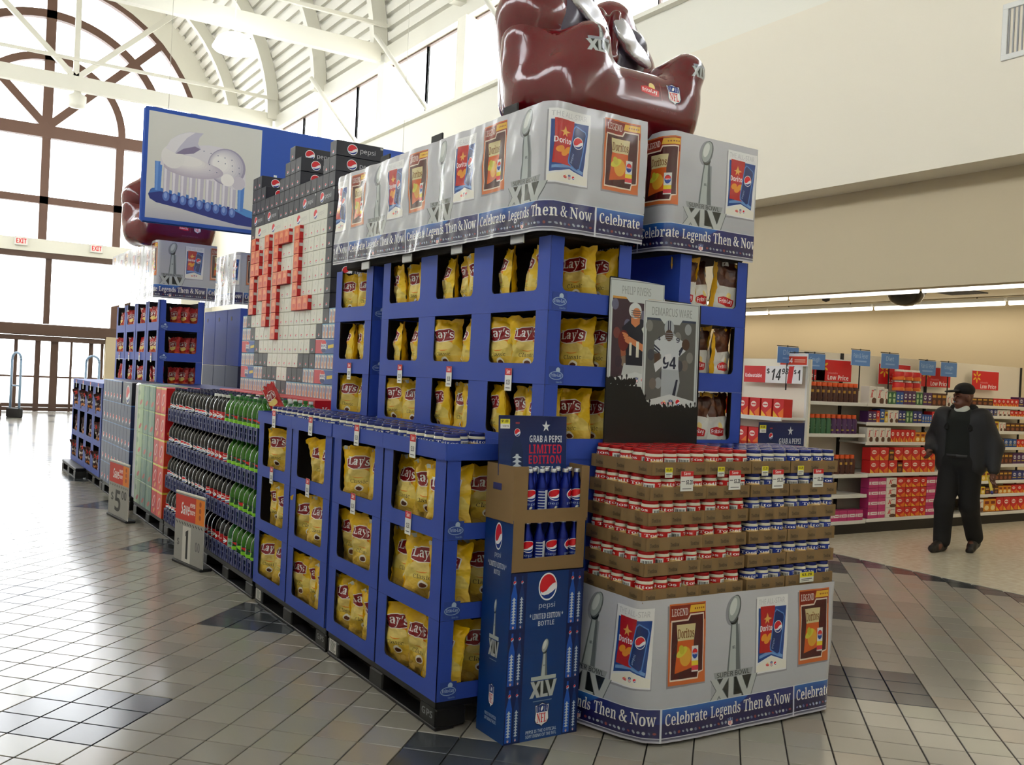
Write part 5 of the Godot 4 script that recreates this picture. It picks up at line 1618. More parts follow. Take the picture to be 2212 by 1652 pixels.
func jar_stack() -> void:
	var x0 := 2.785
	var z1 := -3.2
	var p0 := thing("pallet", "black plastic pallet under the jar stack behind its printed skirt", "pallet", Vector3(3.41, 0, -3.42))
	var mb := MB.new()
	mb.cbox(M.black, Vector3(0.04, 0.07, -0.02), Vector3(1.06, 0.13, 0.34), 0.008)
	part("deck", mb.mesh(), p0)
	mb = MB.new()
	mb.cbox(M.board, Vector3(), Vector3(1.08, 0.5, 0.34), 0.004)
	solo("carton_stack", mb.mesh(), "plain brown cartons under the jar trays behind the printed skirt", "carton stack", Vector3(3.45, 0.39, -3.44))
	# trays: 4, 3, 3 and 4 jars wide, five deep, six layers
	var pitch := 0.1115
	var spans := [[2.785, 4, "red"], [3.121, 3, "red"], [3.405, 3, "blue"], [3.673, 4, "blue"]]
	for L in 6:
		var y := 0.652 + pitch * (L - 0) - (0.0 if L > 0 else 0.005)
		for s in 4:
			var sx: float = spans[s][0] - 0.004 * (5 - L) * (1 if s < 2 else 0)
			var wide: float = [0.336, 0.28, 0.264, 0.348][s]
			var t := thing("jar_tray", "brown cardboard tray of %s-lidded jars, %s layer from the bottom, %s from the left" % [spans[s][2], NTH[L], NTH[s]], "jar tray", Vector3(sx + wide * 0.5, y, -3.42), 0.0, "cardboard trays of the jar stack")
			mb = MB.new()
			mb.box(M.board_in, Vector3(0, 0.004, 0), Vector3(wide - 0.004, 0.006, 0.43))
			for q in [[0.0, wide - 0.002, 0.218], [PI, wide - 0.002, 0.218], [PI / 2, 0.436, wide * 0.5 - 0.003], [-PI / 2, 0.436, wide * 0.5 - 0.003]]:
				mb.xf = Transform3D(Basis(Vector3.UP, q[0]), Vector3())
				mb.box(M.board, Vector3(0, 0.029, q[2]), Vector3(q[1], 0.058, 0.004))
				for m in [-0.36, 0.0, 0.36]:
					var mx: float = m * q[1]
					mb.quad(M.sheet, Vector3(mx - 0.03, 0.002, q[2] + 0.0025), Vector3(mx + 0.03, 0.002, q[2] + 0.0025), Vector3(mx + 0.03, 0.05, q[2] + 0.0025), Vector3(mx - 0.03, 0.05, q[2] + 0.0025), sheet(7))
			mb.xf = Transform3D()
			part("tray_wall", mb.mesh(), t)
			var n: int = spans[s][1]
			for i in n:
				for j in 5:
					if L < 5 and j > 0 and not (s == 0 and i == 0):
						continue
					jar(spans[s][2], Vector3(sx + 0.003 + (i + 0.5) * (wide - 0.006) / n, y + 0.008, -3.242 - 0.087 * j), ("on top of the tall stack, %s row, %s from the left" % [NTH[j], NTH[i + [0, 4, 7, 10][s]]] if L == 5 else ("in the %s layer of the tall stack, %s from the left" % [NTH[L], NTH[i + [0, 4, 7, 10][s]]] if j == 0 else "on the left side of the stack, %s layer, %s back" % [NTH[L], NTH[j]])), "%s-lidded jars of the tall stack" % spans[s][2])
		
	for s in 4:
		price_tag(Vector3([2.99, 3.29, 3.58, 3.87][s], 1.182, -3.195), 0.0, 1, "large red and white price tag on the top jar tray, %s from the left" % NTH[s], "tags on the jar stack", 0.075, 0.09)
		price_tag(Vector3([2.88, 3.2, 3.49, 3.74][s], 1.222, -3.196), 0.0, 2, "small yellow price ticket on the top jar tray, %s from the left" % NTH[s], "tickets on the jar stack", 0.042, 0.045)
	price_tag(Vector3(3.82, 0.69, -3.194), 0.0, 2, "pale green and white ticket above the printed skirt at the bottom jars", "", 0.1, 0.05)

# ---------------------------------------------------------------- stand of blue aluminium bottles
func alu_bottle(at: Vector3, yaw: float, where: String, laces: bool) -> void:
	var key := "alu%s" % laces
	if not cuts.has(key):
		var o := thing("aluminium_bottle", "", "bottle")
		var blue := mat(Color(0.05, 0.13, 0.5), 0.22, 0.6)
		var mb := MB.new()
		mb.lathe(blue, [Vector2(0.0, 0.0), Vector2(0.026, 0.0), Vector2(0.029, 0.004), Vector2(0.029, 0.02), Vector2(0.029, 0.125), Vector2(0.027, 0.14), Vector2(0.018, 0.165), Vector2(0.0135, 0.185), Vector2(0.013, 0.2)], 16)
		var r := sheet(15 if laces else 14)
		for k in 2:
			mb.lathe(M.sheet_gloss, [Vector2(0.0294, 0.012), Vector2(0.0294, 0.125)], 16, Vector3(), 1, [r.end.y, r.position.y], r.position.x, r.end.x)
			break
		part("body", mb.mesh(), o)
		mb = MB.new()
		mb.lathe(M.silver, [Vector2(0.0145, 0.198), Vector2(0.0145, 0.212), Vector2(0.012, 0.215), Vector2(0.0, 0.215)], 14)
		part("cap", mb.mesh(), o)
		cuts[key] = o
		o.position = at
		o.rotation.y = yaw
		tag(o, "blue aluminium bottle " + where, "bottle", "blue bottles in the brown cartons")
		return
	dup(cuts[key], at, yaw, "blue aluminium bottle " + where, "blue bottles in the brown cartons")

func drinks_stand() -> void:
	var x0 := 2.27
	var x1 := 2.668
	var cx := (x0 + x1) * 0.5
	var z1 := -3.5
	var z0 := -3.735
	var w := x1 - x0
	var d := z1 - z0
	var o := thing("drinks_stand", "dark blue cardboard drinks stand with trophy print at the front corner", "display stand", Vector3(cx, 0, (z0 + z1) * 0.5))
	var mb := MB.new()
	var L := Rect2(0.002, 0.002, 0.496, 0.996)
	mb.quad(M.stand, Vector3(-w, 0, -d) * 0.5, Vector3(-w, 0, d) * 0.5, Vector3(-w * 0.5, 0.985, d * 0.5), Vector3(-w * 0.5, 0.985, -d * 0.5), L)
	mb.quad(M.stand, Vector3(-w, 0, d) * 0.5, Vector3(w, 0, d) * 0.5, Vector3(w * 0.5, 0.752, d * 0.5), Vector3(-w * 0.5, 0.752, d * 0.5), Rect2(0.502, 0.244, 0.496, 0.752))
	mb.quad(M.stand, Vector3(w, 0, d) * 0.5, Vector3(w, 0, -d) * 0.5, Vector3(w * 0.5, 0.985, -d * 0.5), Vector3(w * 0.5, 0.985, d * 0.5), L)
	mb.quad(M.navy, Vector3(w, 0, -d) * 0.5, Vector3(-w, 0, -d) * 0.5, Vector3(-w * 0.5, 0.985, -d * 0.5), Vector3(w * 0.5, 0.985, -d * 0.5))
	mb.quad(M.navy, Vector3(-w * 0.5, 0.75, d * 0.5), Vector3(w * 0.5, 0.75, d * 0.5), Vector3(w * 0.5, 0.75, -d * 0.5), Vector3(-w * 0.5, 0.75, -d * 0.5))
	part("printed_body", mb.mesh(), o)
	mb = MB.new()
	mb.cbox(M.topper, Vector3(), Vector3(0.375, 0.27, 0.006), 0.002, {"": Rect2(0.45, 0.01, 0.02, 0.02), "f": Rect2(0, 0, 1, 1)})
	var t := part("header_card", mb.mesh(), o, Vector3(-0.02, 1.305, -0.026))
	t.rotation.x = -0.06
	# two brown cartons of bottles, front cut away
	for k in 2:
		var y: float = [0.756, 0.972][k]
		var h: float = [0.216, 0.25][k]
		var cw: float = w - 0.006 if k == 0 else w + 0.012
		var cd: float = d - 0.012 if k == 0 else d - 0.006
		var c := thing("bottle_carton", ["lower brown carton of blue bottles set into the drinks stand", "upper brown carton of blue bottles on top of the drinks stand"][k], "carton", Vector3(cx, y, (z0 + z1) * 0.5))
		mb = MB.new()
		mb.box(M.board_in, Vector3(0, 0.004, 0), Vector3(cw - 0.01, 0.008, cd - 0.01))
		var front := PackedVector2Array([Vector2(-cw * 0.5, 0), Vector2(cw * 0.5, 0), Vector2(cw * 0.5, h), Vector2(cw * 0.5 - 0.045, h), Vector2(cw * 0.5 - 0.045, 0.062), Vector2(-cw * 0.5 + [0.06, 0.075][k], 0.058), Vector2(-cw * 0.5 + [0.06, 0.075][k], h), Vector2(-cw * 0.5, h)])
		mb.prism(M.board, front, cd * 0.5 - 0.005, cd * 0.5)
		for s in [-1.0, 1.0]:
			mb.xf = Transform3D(Basis(Vector3.UP, s * PI / 2), Vector3())
			mb.box(M.board, Vector3(0, h * 0.5, cw * 0.5 - 0.0025), Vector3(cd - 0.01, h, 0.005))
			if k == 1:
				mb.box(M.navy, Vector3(-0.02, h * 0.6, cw * 0.5), Vector3(0.07, 0.03, 0.003))
		mb.xf = Transform3D(Basis(Vector3.UP, PI), Vector3())
		mb.box(M.board, Vector3(0, h * 0.5, cd * 0.5 - 0.0025), Vector3(cw, h, 0.005))
		mb.xf = Transform3D()
		part("carton_wall", mb.mesh(), c)
		for i in 6:
			for j in 3:
				if k == 0 and j > 0 or j == 2:
					continue
				alu_bottle(Vector3(x0 + 0.036 + 0.065 * i, y + 0.009 + (0.0 if k == 0 else 0.012), z1 - 0.042 - 0.06 * j), PI + [0.3, -0.2, 0.5, 0.0, 1.2, -0.4][i], "in the %s brown carton, %s row, %s from the left" % [["lower", "upper"][k], ["front", "back"][j], NTH[i]], (i + k) % 2 == k % 2 and i % 3 != 1)

func standee() -> void:
	var o := thing("player_standee", "cardboard standee of two football player cards over black crowd silhouettes", "standee", Vector3(3.145, 1.262, -3.628))
	o.rotation.x = -0.02
	var w := 0.605
	var h := 0.86
	var q := PackedVector2Array()
	for p in [[0, 0.03], [0.604, 0.03], [0.604, 0.76], [0.592, 0.765], [0.352, 0.775], [0.352, 0.845], [0.012, 0.86], [0.008, 0.855]]:
		q.append(Vector2(p[0] - w * 0.5, p[1]))
	var mb := MB.new()
	mb.prism(M.dark, q, -0.004, 0.004, M.standee, Rect2(-w * 0.5, 0.0, w, h))
	part("printed_panel", mb.mesh(), o)
	mb = MB.new()
	mb.cbox(mat(Color(0.35, 0.38, 0.42), 0.5), Vector3(0.0, 0.016, 0.0), Vector3(0.61, 0.03, 0.03), 0.004)
	part("base_strip", mb.mesh(), o)

# ---------------------------------------------------------------- two-litre bottles in blue crates
func big_bottle(kind: String, at: Vector3, tier: String, where: String) -> void:
	var key := "pet_" + kind
	var spec: Array = {
		"cola": [Color(0.035, 0.02, 0.018), 10, Color(0.07, 0.1, 0.28), "navy-capped cola bottle"],
		"diet": [Color(0.05, 0.035, 0.03), 11, Color(0.85, 0.85, 0.83), "white-capped cola bottle"],
		"green": [Color(0.17, 0.42, 0.05), 12, Color(0.1, 0.42, 0.12), "bright green soda bottle"],
		"clear": [Color(0.1, 0.4, 0.16), 13, Color(0.85, 0.86, 0.84), "pale-capped green bottle"],
	}[kind]
	if not cuts.has(key):
		var o := thing("soda_bottle", "", "bottle", at)
		var liquid := mat(spec[0], 0.08)
		var mb := MB.new()
		var p1 := [Vector2(0.0, 0.0), Vector2(0.04, 0.0), Vector2(0.05, 0.01), Vector2(0.053, 0.03), Vector2(0.052, 0.09)]
		var p2 := [Vector2(0.052, 0.165), Vector2(0.053, 0.175), Vector2(0.051, 0.2), Vector2(0.044, 0.228), Vector2(0.03, 0.254), Vector2(0.0145, 0.27), Vector2(0.0135, 0.282)]
		mb.lathe(liquid, p1 + p2, 14)
		part("bottle_body", mb.mesh(), o)
		var r := sheet(spec[1])
		mb = MB.new()
		for k in 2:
			mb.lathe(M.sheet_gloss, [Vector2(0.0522, 0.09), Vector2(0.0522, 0.165)], 14, Vector3(), 1, [r.end.y, r.position.y], r.position.x, r.end.x)
			break
		part("label", mb.mesh(), o)
		mb = MB.new()
		mb.lathe(mat(spec[2], 0.4), [Vector2(0.0165, 0.276), Vector2(0.0165, 0.294), Vector2(0.015, 0.296), Vector2(0.0, 0.296)], 12)
		part("cap", mb.mesh(), o)
		cuts[key] = o
		o.rotation.y = rng.randf() * TAU
		tag(o, "%s, %s tier, %s" % [spec[3], tier, where], "bottle", "%s, %s tier" % [spec[3], tier])
		return
	dup(cuts[key], at, PI * 0.5 + rng.randf_range(-0.7, 0.7), "%s, %s tier, %s" % [spec[3], tier, where], "%s, %s tier" % [spec[3], tier])

func crate_mesh(w: float, d: float) -> ArrayMesh:
	# low crate wall with H-shaped openings: two per bottle pair
	var mb := MB.new()
	var m: Material = M.navy
	mb.box(m, Vector3(0, 0.006, 0), Vector3(w, 0.01, d))
	var y0 := 0.0
	for side in 4:
		var pw := w if side % 2 == 0 else d
		var off := (d if side % 2 == 0 else w) * 0.5
		mb.xf = Transform3D(Basis(Vector3.UP, side * PI / 2), Vector3())
		var n := 4 if side % 2 == 0 else 3
		mb.cbox(m, Vector3(0, 0.011, off - 0.004), Vector3(pw, 0.022, 0.008), 0.002)
		mb.cbox(m, Vector3(0, 0.058, off - 0.004), Vector3(pw * 0.96, 0.012, 0.008), 0.002)
		for k in n:
			var x := (k + 0.5) * pw / n - pw * 0.5
			for s in [-1.0, 1.0]:
				mb.cbox(m, Vector3(x + s * pw / n * 0.3, 0.058, off - 0.002), Vector3(pw / n * 0.22, 0.116, 0.012), 0.003)
			mb.cbox(m, Vector3(x, 0.104, off - 0.002), Vector3(pw / n * 0.42, 0.02, 0.01), 0.002)
	return mb.mesh()

func bottle_wall() -> void:
	pallet(Vector3(2.575, 0, -7.12), 1.32, 1.0, "black plastic pallet under the near half of the bottle crates", -PI / 2, false)
	pallet(Vector3(2.575, 0, -8.46), 1.32, 1.0, "black plastic pallet under the far half of the bottle crates", -PI / 2, false)
	var crate := crate_mesh(0.438, 0.46)
	for t in 4:
		var y := 0.142 + 0.306 * t
		var tier: String = ["lowest", "second", "third", "top"][t]
		for k in 6:
			var z := -6.69 - 0.4425 * k
			solo("bottle_crate", crate, "dark blue plastic bottle crate in the %s tier, %s from the yellow chip bins" % [tier, NTH[k]], "crate", Vector3(2.3, y, z), -PI / 2, "blue bottle crates")
			for i in 4:
				var zz := z + (i - 1.5) * 0.109
				var f := (-6.5 - zz) / 2.6
				for j in 4 if t == 3 else 1:
					var kind := "cola"
					if f < 0.22 + 0.04 * t:
						kind = "green"
					elif f < 0.42:
						kind = "diet" if (k + i) % 3 else "clear"
					elif f < 0.5:
						kind = "diet"
					if t == 3 and j > 0 and f < 0.5:
						kind = ["clear", "green", "cola"][(i + j) % 3] if f > 0.1 else ["clear", "green"][(i + j) % 2]
					elif t == 3 and j == 0 and f < 0.24:
						kind = "green"
					big_bottle(kind, Vector3(2.125 + 0.112 * j, y + 0.012, zz), tier, "%s back, %s from the chip bins" % [["front row", "second row", "third row", "fourth row"][j], NTH[23 - ((5 - k) * 4 + i)]])
	var core := MB.new()
	core.box(M.navy, Vector3(), Vector3(0.28, 1.1, 2.6))
	solo("carton_stack", core.mesh(), "plain dark carton stack behind the bottle crates", "carton stack", Vector3(2.69, 0.7, -7.8))

# ---------------------------------------------------------------- cartons
func carton(front: String, side: String, w: float, h: float, d: float) -> ArrayMesh:
	var key := "carton%s%s%s%s%s" % [front, side, w, h, d]
	if not cuts.has(key):
		var mb := MB.new()
		var s := cell(side)
		mb.cbox(M.cartons, Vector3(0, h * 0.5, -d * 0.5), Vector3(w - 0.002, h - 0.0015, d), 0.003, {"": Rect2(s.position + s.size * 0.05, s.size * 0.03), "f": cell(front), "r": s, "l": s, "b": cell(front)})
		cuts[key] = mb.mesh()
	return cuts[key]

func carton_rows() -> void:
	pallet(Vector3(2.575, 0, -9.83), 1.36, 1.0, "black plastic pallet under the red and green soda cartons", -PI / 2, false)
	pallet(Vector3(2.575, 0, -11.55), 1.68, 1.0, "black plastic pallet under the blue cola cartons", -PI / 2, false)
	var h := 0.243
	for r in 5:
		var y := 0.141 + h * r
		var lay: String = ["lowest", "second", "middle", "fourth", "top"][r]
		for k in 2:
			var top := r > 2 and k == 0
			solo("soda_carton", carton("red" if k == 1 else "orange", "red_long" if r > 2 else "orange", 0.216, h, 0.4), "%s soda carton in the %s layer, %s the bottle crates" % ["orange red" if k == 0 else "deep red", lay, "next to" if k == 0 else "second from"], "carton", Vector3(2.06, y, -9.29 - 0.218 * k), -PI / 2, "red soda cartons")
		for k in 3:
			solo("soda_carton", carton(["moss", "moss", "lime"][k], ["moss", "moss", "lime"][k], [0.26, 0.24, 0.28][k], h, 0.4), "%s soda carton in the %s layer, %s of the green stack" % [["dark green", "mid green", "pale green"][k], lay, ["right column", "middle column", "left column"][k]], "carton", Vector3(2.06, y, [-9.77, -10.03, -10.3][k]), -PI / 2, "green soda cartons")
		for k in 9:
			var f := "blue"
			if r == 4 and k < 3:
				continue
			solo("soda_carton", carton(f, "blue", 0.188, h, 0.4), "blue cola carton in the %s layer of the blue stack, %s from the green cartons" % [lay, NTH[k]], "carton", Vector3(2.06, y, -10.86 - 0.19 * k), -PI / 2, "blue cola cartons, %s layer" % lay)
	solo("soda_carton", carton("blue_face", "plain_dark", 0.5, h, 0.4), "dark blue carton with a large round logo on top of the blue stack", "carton", Vector3(2.06, 0.141 + h * 4, -11.02), -PI / 2)
	# clear shrink wrap column between green and blue
	var mb := MB.new()
	mb.cbox(mat(Color(0.62, 0.62, 0.7), 0.2), Vector3(0, 0.61, -0.2), Vector3(0.2, 1.22, 0.38), 0.02)
	solo("wrapped_stack", mb.mesh(), "pale grey shrink-wrapped stack between the green and the blue cartons", "carton stack", Vector3(2.07, 0.142, -10.59), -PI / 2)
	# red cartons lie flat behind the bottles under the carton wall
	for k in 5:
		solo("soda_carton", carton("red_long", "red_long", 0.5, 0.24, 0.3), "red soda carton lying behind the top bottles, %s from the far end" % NTH[k], "carton", Vector3(2.58, 1.13, -9.05 + 0.51 * k), -PI / 2, "red cartons behind the bottles")
	mb = MB.new()
	mb.box(M.navy, Vector3(), Vector3(0.9, 1.2, 2.7))
	solo("carton_stack", mb.mesh(), "plain dark carton stack carrying the lettered carton wall", "carton stack", Vector3(3.29, 0.756, -8.2))
	mb = MB.new()
	mb.box(M.navy, Vector3(), Vector3(0.62, 1.2, 2.0))
	solo("carton_stack", mb.mesh(), "plain dark carton stack behind the red, green and blue cartons", "carton stack", Vector3(2.8, 0.744, -10.7))

# rows from the bottom; letters: r retro, R retro lying (3 wide), d dark, D dark lying, w white, W white lying, c coral
const WALL_LOW := ["rrrrrrrrddrrrrrrrr", "Rrrdddwwdddrr" + "R", "rrrdddwwwwwwdddrrr", "RdwwwwwwwwwwdR", "rrdwwwwcwwwwwwwdrr", "rdwwwcwcwwwwwwwwdr"]
const WALL_HIGH := ["dcwwcwcwwwcccwwd", "dcwccwcwwwcwwwwd", "dcwccwcccwcwwwwd", "dccwcwcwwwcwwwwd", "dccwcwcwwwcwwwwd", "dcwwcwcccwcwwwwd", "dWWwwWWd", "DDddddDD", "dddddddddddddddd"]
func carton_wall() -> void:
	var cw := 0.133
	var ch := 0.1205
	var x := 2.8
	var y0 := 1.362
	var z0 := -9.385     # far end of the lowest rows
	var kinds := {"r": ["retro", "retro", 1, "striped retro cola carton"], "R": ["retro_long", "retro", 3, "long retro carton"], "d": ["dark", "dark_long", 1, "dark cola carton"], "D": ["dark_long", "dark", 3, "long dark cola carton"], "w": ["white", "white", 1, "white cola carton"], "W": ["white_long", "white", 3, "long white cola carton"], "c": ["coral", "coral_side", 1, "orange red carton"]}
	var rows := WALL_LOW + WALL_HIGH
	for r in rows.size():
		var row: String = rows[r]
		var col := 0.0 if r < 6 else 1.0
		var n_in := 0
		for ch_ in row:
			var k: Array = kinds[ch_]
			var w: float = cw * k[2]
			var z := z0 + col * cw + w * 0.5
			var out := 0.032 if ch_ == "c" else 0.0
			var nth: String = "in the %s row of the carton wall, %s from the left" % [ORD[r], ORD[n_in]]
			var label: String = k[3] + " " + nth
			var group: String = k[3] + "s of the carton wall"
			if ch_ == "c":
				var letter := "N" if col < 6.0 else ("F" if col < 10.0 else "L")
				label = "orange red carton of the letter %s, %s row, %s from the left" % [letter, ORD[r], ORD[n_in]]
				group = "orange red cartons of the letter %s" % letter
			n_in += 1
			solo("cola_carton", carton(k[0], k[1], w, ch, 0.4 if k[2] == 1 else 0.133), label, "carton", Vector3(x - out, y0 + ch * r, z), -PI / 2, group)
			if k[2] == 3:
				solo("cola_carton", carton(k[0], k[1], w, ch, 0.26), k[3] + " behind the %s in the %s row" % [ORD[n_in - 1], ORD[r]], "carton", Vector3(x + 0.134, y0 + ch * r, z), -PI / 2, k[3] + "s behind their twins")
			col += k[2]
	# peaks on top: left two high, middle three, right two
	for q in [[15, 1, 4, "left"], [16, 1, 3, "left"], [15, 7, 11, "middle"], [16, 8, 11, "middle"], [17, 8.8, 9.8, "middle"], [15, 15, 17, "right"], [16, 16, 17, "right"]]:
		var c: float = q[1]
		while c < q[2] - 0.01:
			solo("cola_carton", carton("dark", "dark_long", cw, ch, 0.4), "dark cola carton on the %s peak of the carton wall, %s row, %s" % [q[3], ["lowest", "middle", "top"][q[0] - 15], ORD[int(c - q[1])]], "carton", Vector3(x, y0 + ch * q[0], z0 + (c + 0.5) * cw), -PI / 2, "dark cartons of the %s peak" % q[3])
			c += 1.0

# ---------------------------------------------------------------- far bins and tower
func far_bins() -> void:
	pallet(Vector3(2.575, 0, -13.02), 1.2, 1.0, "black plastic pallet under the maroon bags, nearer half", -PI / 2, false)
	pallet(Vector3(2.5, 0, -14.27), 1.26, 1.1, "black plastic pallet at the far corner of the whole display", -PI / 2, false)
	for k in 4:
		var zc := -12.83 - 0.6 * k
		var o := thing("snack_bin", "blue bin of maroon chip bags in the far low row, %s from the cartons" % NTH[k], "display bin", Vector3(2.3, 0.142, zc), -PI / 2, "far low blue chip bins")
		for t in 3:
			part("tray", bin_tray(0.596, 0.48, 0.362, "f", 0.075), o, Vector3(0, 0.363 * t, 0))
			for i in 2:
				bag(2, Vector3(2.125, 0.142 + 0.363 * t + 0.02, zc + (i - 0.35) * 0.2), -PI / 2 + deg_to_rad([30, 15, 40][(i + t) % 3]), "in the %s tray of the %s far low bin, %s one" % [["bottom", "middle", "top"][t], NTH[k], ["left", "right"][i]], "maroon bags in the far low bins", 0.05)
		var mb := MB.new()
		mb.cbox(M.blue, Vector3(0, 0.03, 0), Vector3(0.598, 0.06, 0.484), 0.003)
		part("lid_tray", mb.mesh(), o, Vector3(0, 1.09, 0))
		price_tag(Vector3(2.056, 1.23, zc), -PI / 2, 0, "red and white price tag on the %s far low bin" % NTH[k], "tags on the far bins", 0.06, 0.1)
	for k in 4:
		var zc := -12.06 - 0.67 * k
		var o := thing("snack_bin", "blue cardboard bin in the far tower of red chips, %s from its near corner" % NTH[k], "display bin", Vector3(2.77, 0.14, zc), -PI / 2, "far tall blue chip bins")
		var mb := MB.new()
		mb.box(M.blue, Vector3(0, 0.55, 0), Vector3(0.6, 1.1, 0.478))
		part("carton_base", mb.mesh(), o)
		for t in 3:
			part("tray", bin_tray(0.65, 0.52, 0.362, "fr" if k == 0 else "f", 0.1), o, Vector3(0, 1.1 + 0.363 * t, 0))
			var y := 1.26 + 0.363 * t
			for i in 2:
				bag(1, Vector3(2.575, y, zc + (i - 0.4) * 0.24), -PI / 2 + deg_to_rad([-20, 25, 10][(i + t + k) % 3]), "at %s in the %s side tray of the %s far tower bin" % [["left", "right"][i], ["bottom", "middle", "top"][t], NTH[k]], "red bags in the far tower", 0.06)
			if k == 0:
				for i in 3:
					bag(1, Vector3(2.74 + 0.11 * i, y, zc + 0.17), deg_to_rad(-48), "behind the front window of the far tower, %s tray, %s" % [["bottom", "middle", "top"][t], ["left", "middle", "right"][i]], "red bags in the far tower", 0.05, 0.8)
			if t == 1:
				price_tag(Vector3(2.504, 1.64, zc), -PI / 2, 0, "red and white price tag on the %s far tower bin" % NTH[k], "tags on the far tower", 0.06, 0.1)
	var deep := mat(Color(0.05, 0.08, 0.24), 0.5)
	for k in 3:
		var o := thing("blank_bin", "closed dark blue bin beside the far tower, %s from its near corner" % NTH[k], "display bin", Vector3(3.72, 0.14, -12.02 - 0.56 * k), -PI / 2, "closed blue bins by the far tower")
		for t in 3:
			var mb := MB.new()
			mb.cbox(M.blue if t == 2 else deep, Vector3(0, 0.36, 0), Vector3(0.55, 0.716, 0.5), 0.004)
			if t == 2:
				mb.box(M.black, Vector3(-0.1, 0.6, 0.25), Vector3(0.05, 0.05, 0.004))
			part("closed_carton", mb.mesh(), o, Vector3(0, 0.72 * t, 0))
	pallet(Vector3(3.62, 0, -12.5), 1.7, 0.9, "black plastic pallet under the closed blue bins", -PI / 2, false)

# ---------------------------------------------------------------- printed vinyl banners
func arc_points(path: Array) -> Array:
	var s := [0.0]
	for i in range(1, path.size()):
		s.append(s[-1] + (path[i] as Vector2).distance_to(path[i - 1]))
	return s

func along(path: Array, s: Array, d: float) -> Vector2:
	for i in range(1, path.size()):
		if d <= s[i] or i == path.size() - 1:
			return (path[i - 1] as Vector2).lerp(path[i], (d - s[i - 1]) / (s[i] - s[i - 1]))
	return path[0]

# low and high: the sheet's lower and upper edge in plan, left to right as seen from outside; anchor: arc length at which the print's repeat starts
func ribbon(low: Array, high: Array, y0: Array, y1: Array, a_low: float, a_high: float, ripple: float, seed_: int) -> ArrayMesh:
	var sl := arc_points(low)
	var sh := arc_points(high)
	var n := FastNoiseLite.new()
	n.seed = seed_
	n.frequency = 1.0
	var lo := maxf(-a_low, -a_high)
	var hi := minf(sl[-1] - a_low, sh[-1] - a_high)
	var nu := int((hi - lo) / 0.02)
	var nv := 16
	var mb := MB.new()
	var grid := []
	for i in nu + 1:
		var t := lerpf(lo, hi, float(i) / nu)
		var pl := along(low, sl, t + a_low)
		var ph := along(high, sh, t + a_high)
		var q := along(low, sl, t + a_low + 0.01) - along(low, sl, t + a_low - 0.01)
		var out := Vector2(-q.y, q.x).normalized()
		var f := float(i) / nu
		for j in nv + 1:
			var v := float(j) / nv
			var p := pl.lerp(ph, v)
			var k := n.get_noise_2d(t * 3.0, v * 1.2) * ripple + n.get_noise_2d(t * 9.0 + 5.0, v * 5.0) * ripple * 0.35
			p += out * (k + ripple)
			grid.append(Vector3(p.x, lerpf(lerpf(y0[0], y0[1], f), lerpf(y1[0], y1[1], f), v), p.y))
	for i in nu:
		var u0 := lerpf(lo, hi, float(i) / nu) / PERIOD
		var u1 := lerpf(lo, hi, float(i + 1) / nu) / PERIOD
		for j in nv:
			var a := i * (nv + 1) + j
			mb.quad(M.banner, grid[a], grid[a + nv + 1], grid[a + nv + 2], grid[a + 1], Rect2(u0, 1.0 - float(j + 1) / nv, u1 - u0, 1.0 / nv), 1)
	return mb.mesh()

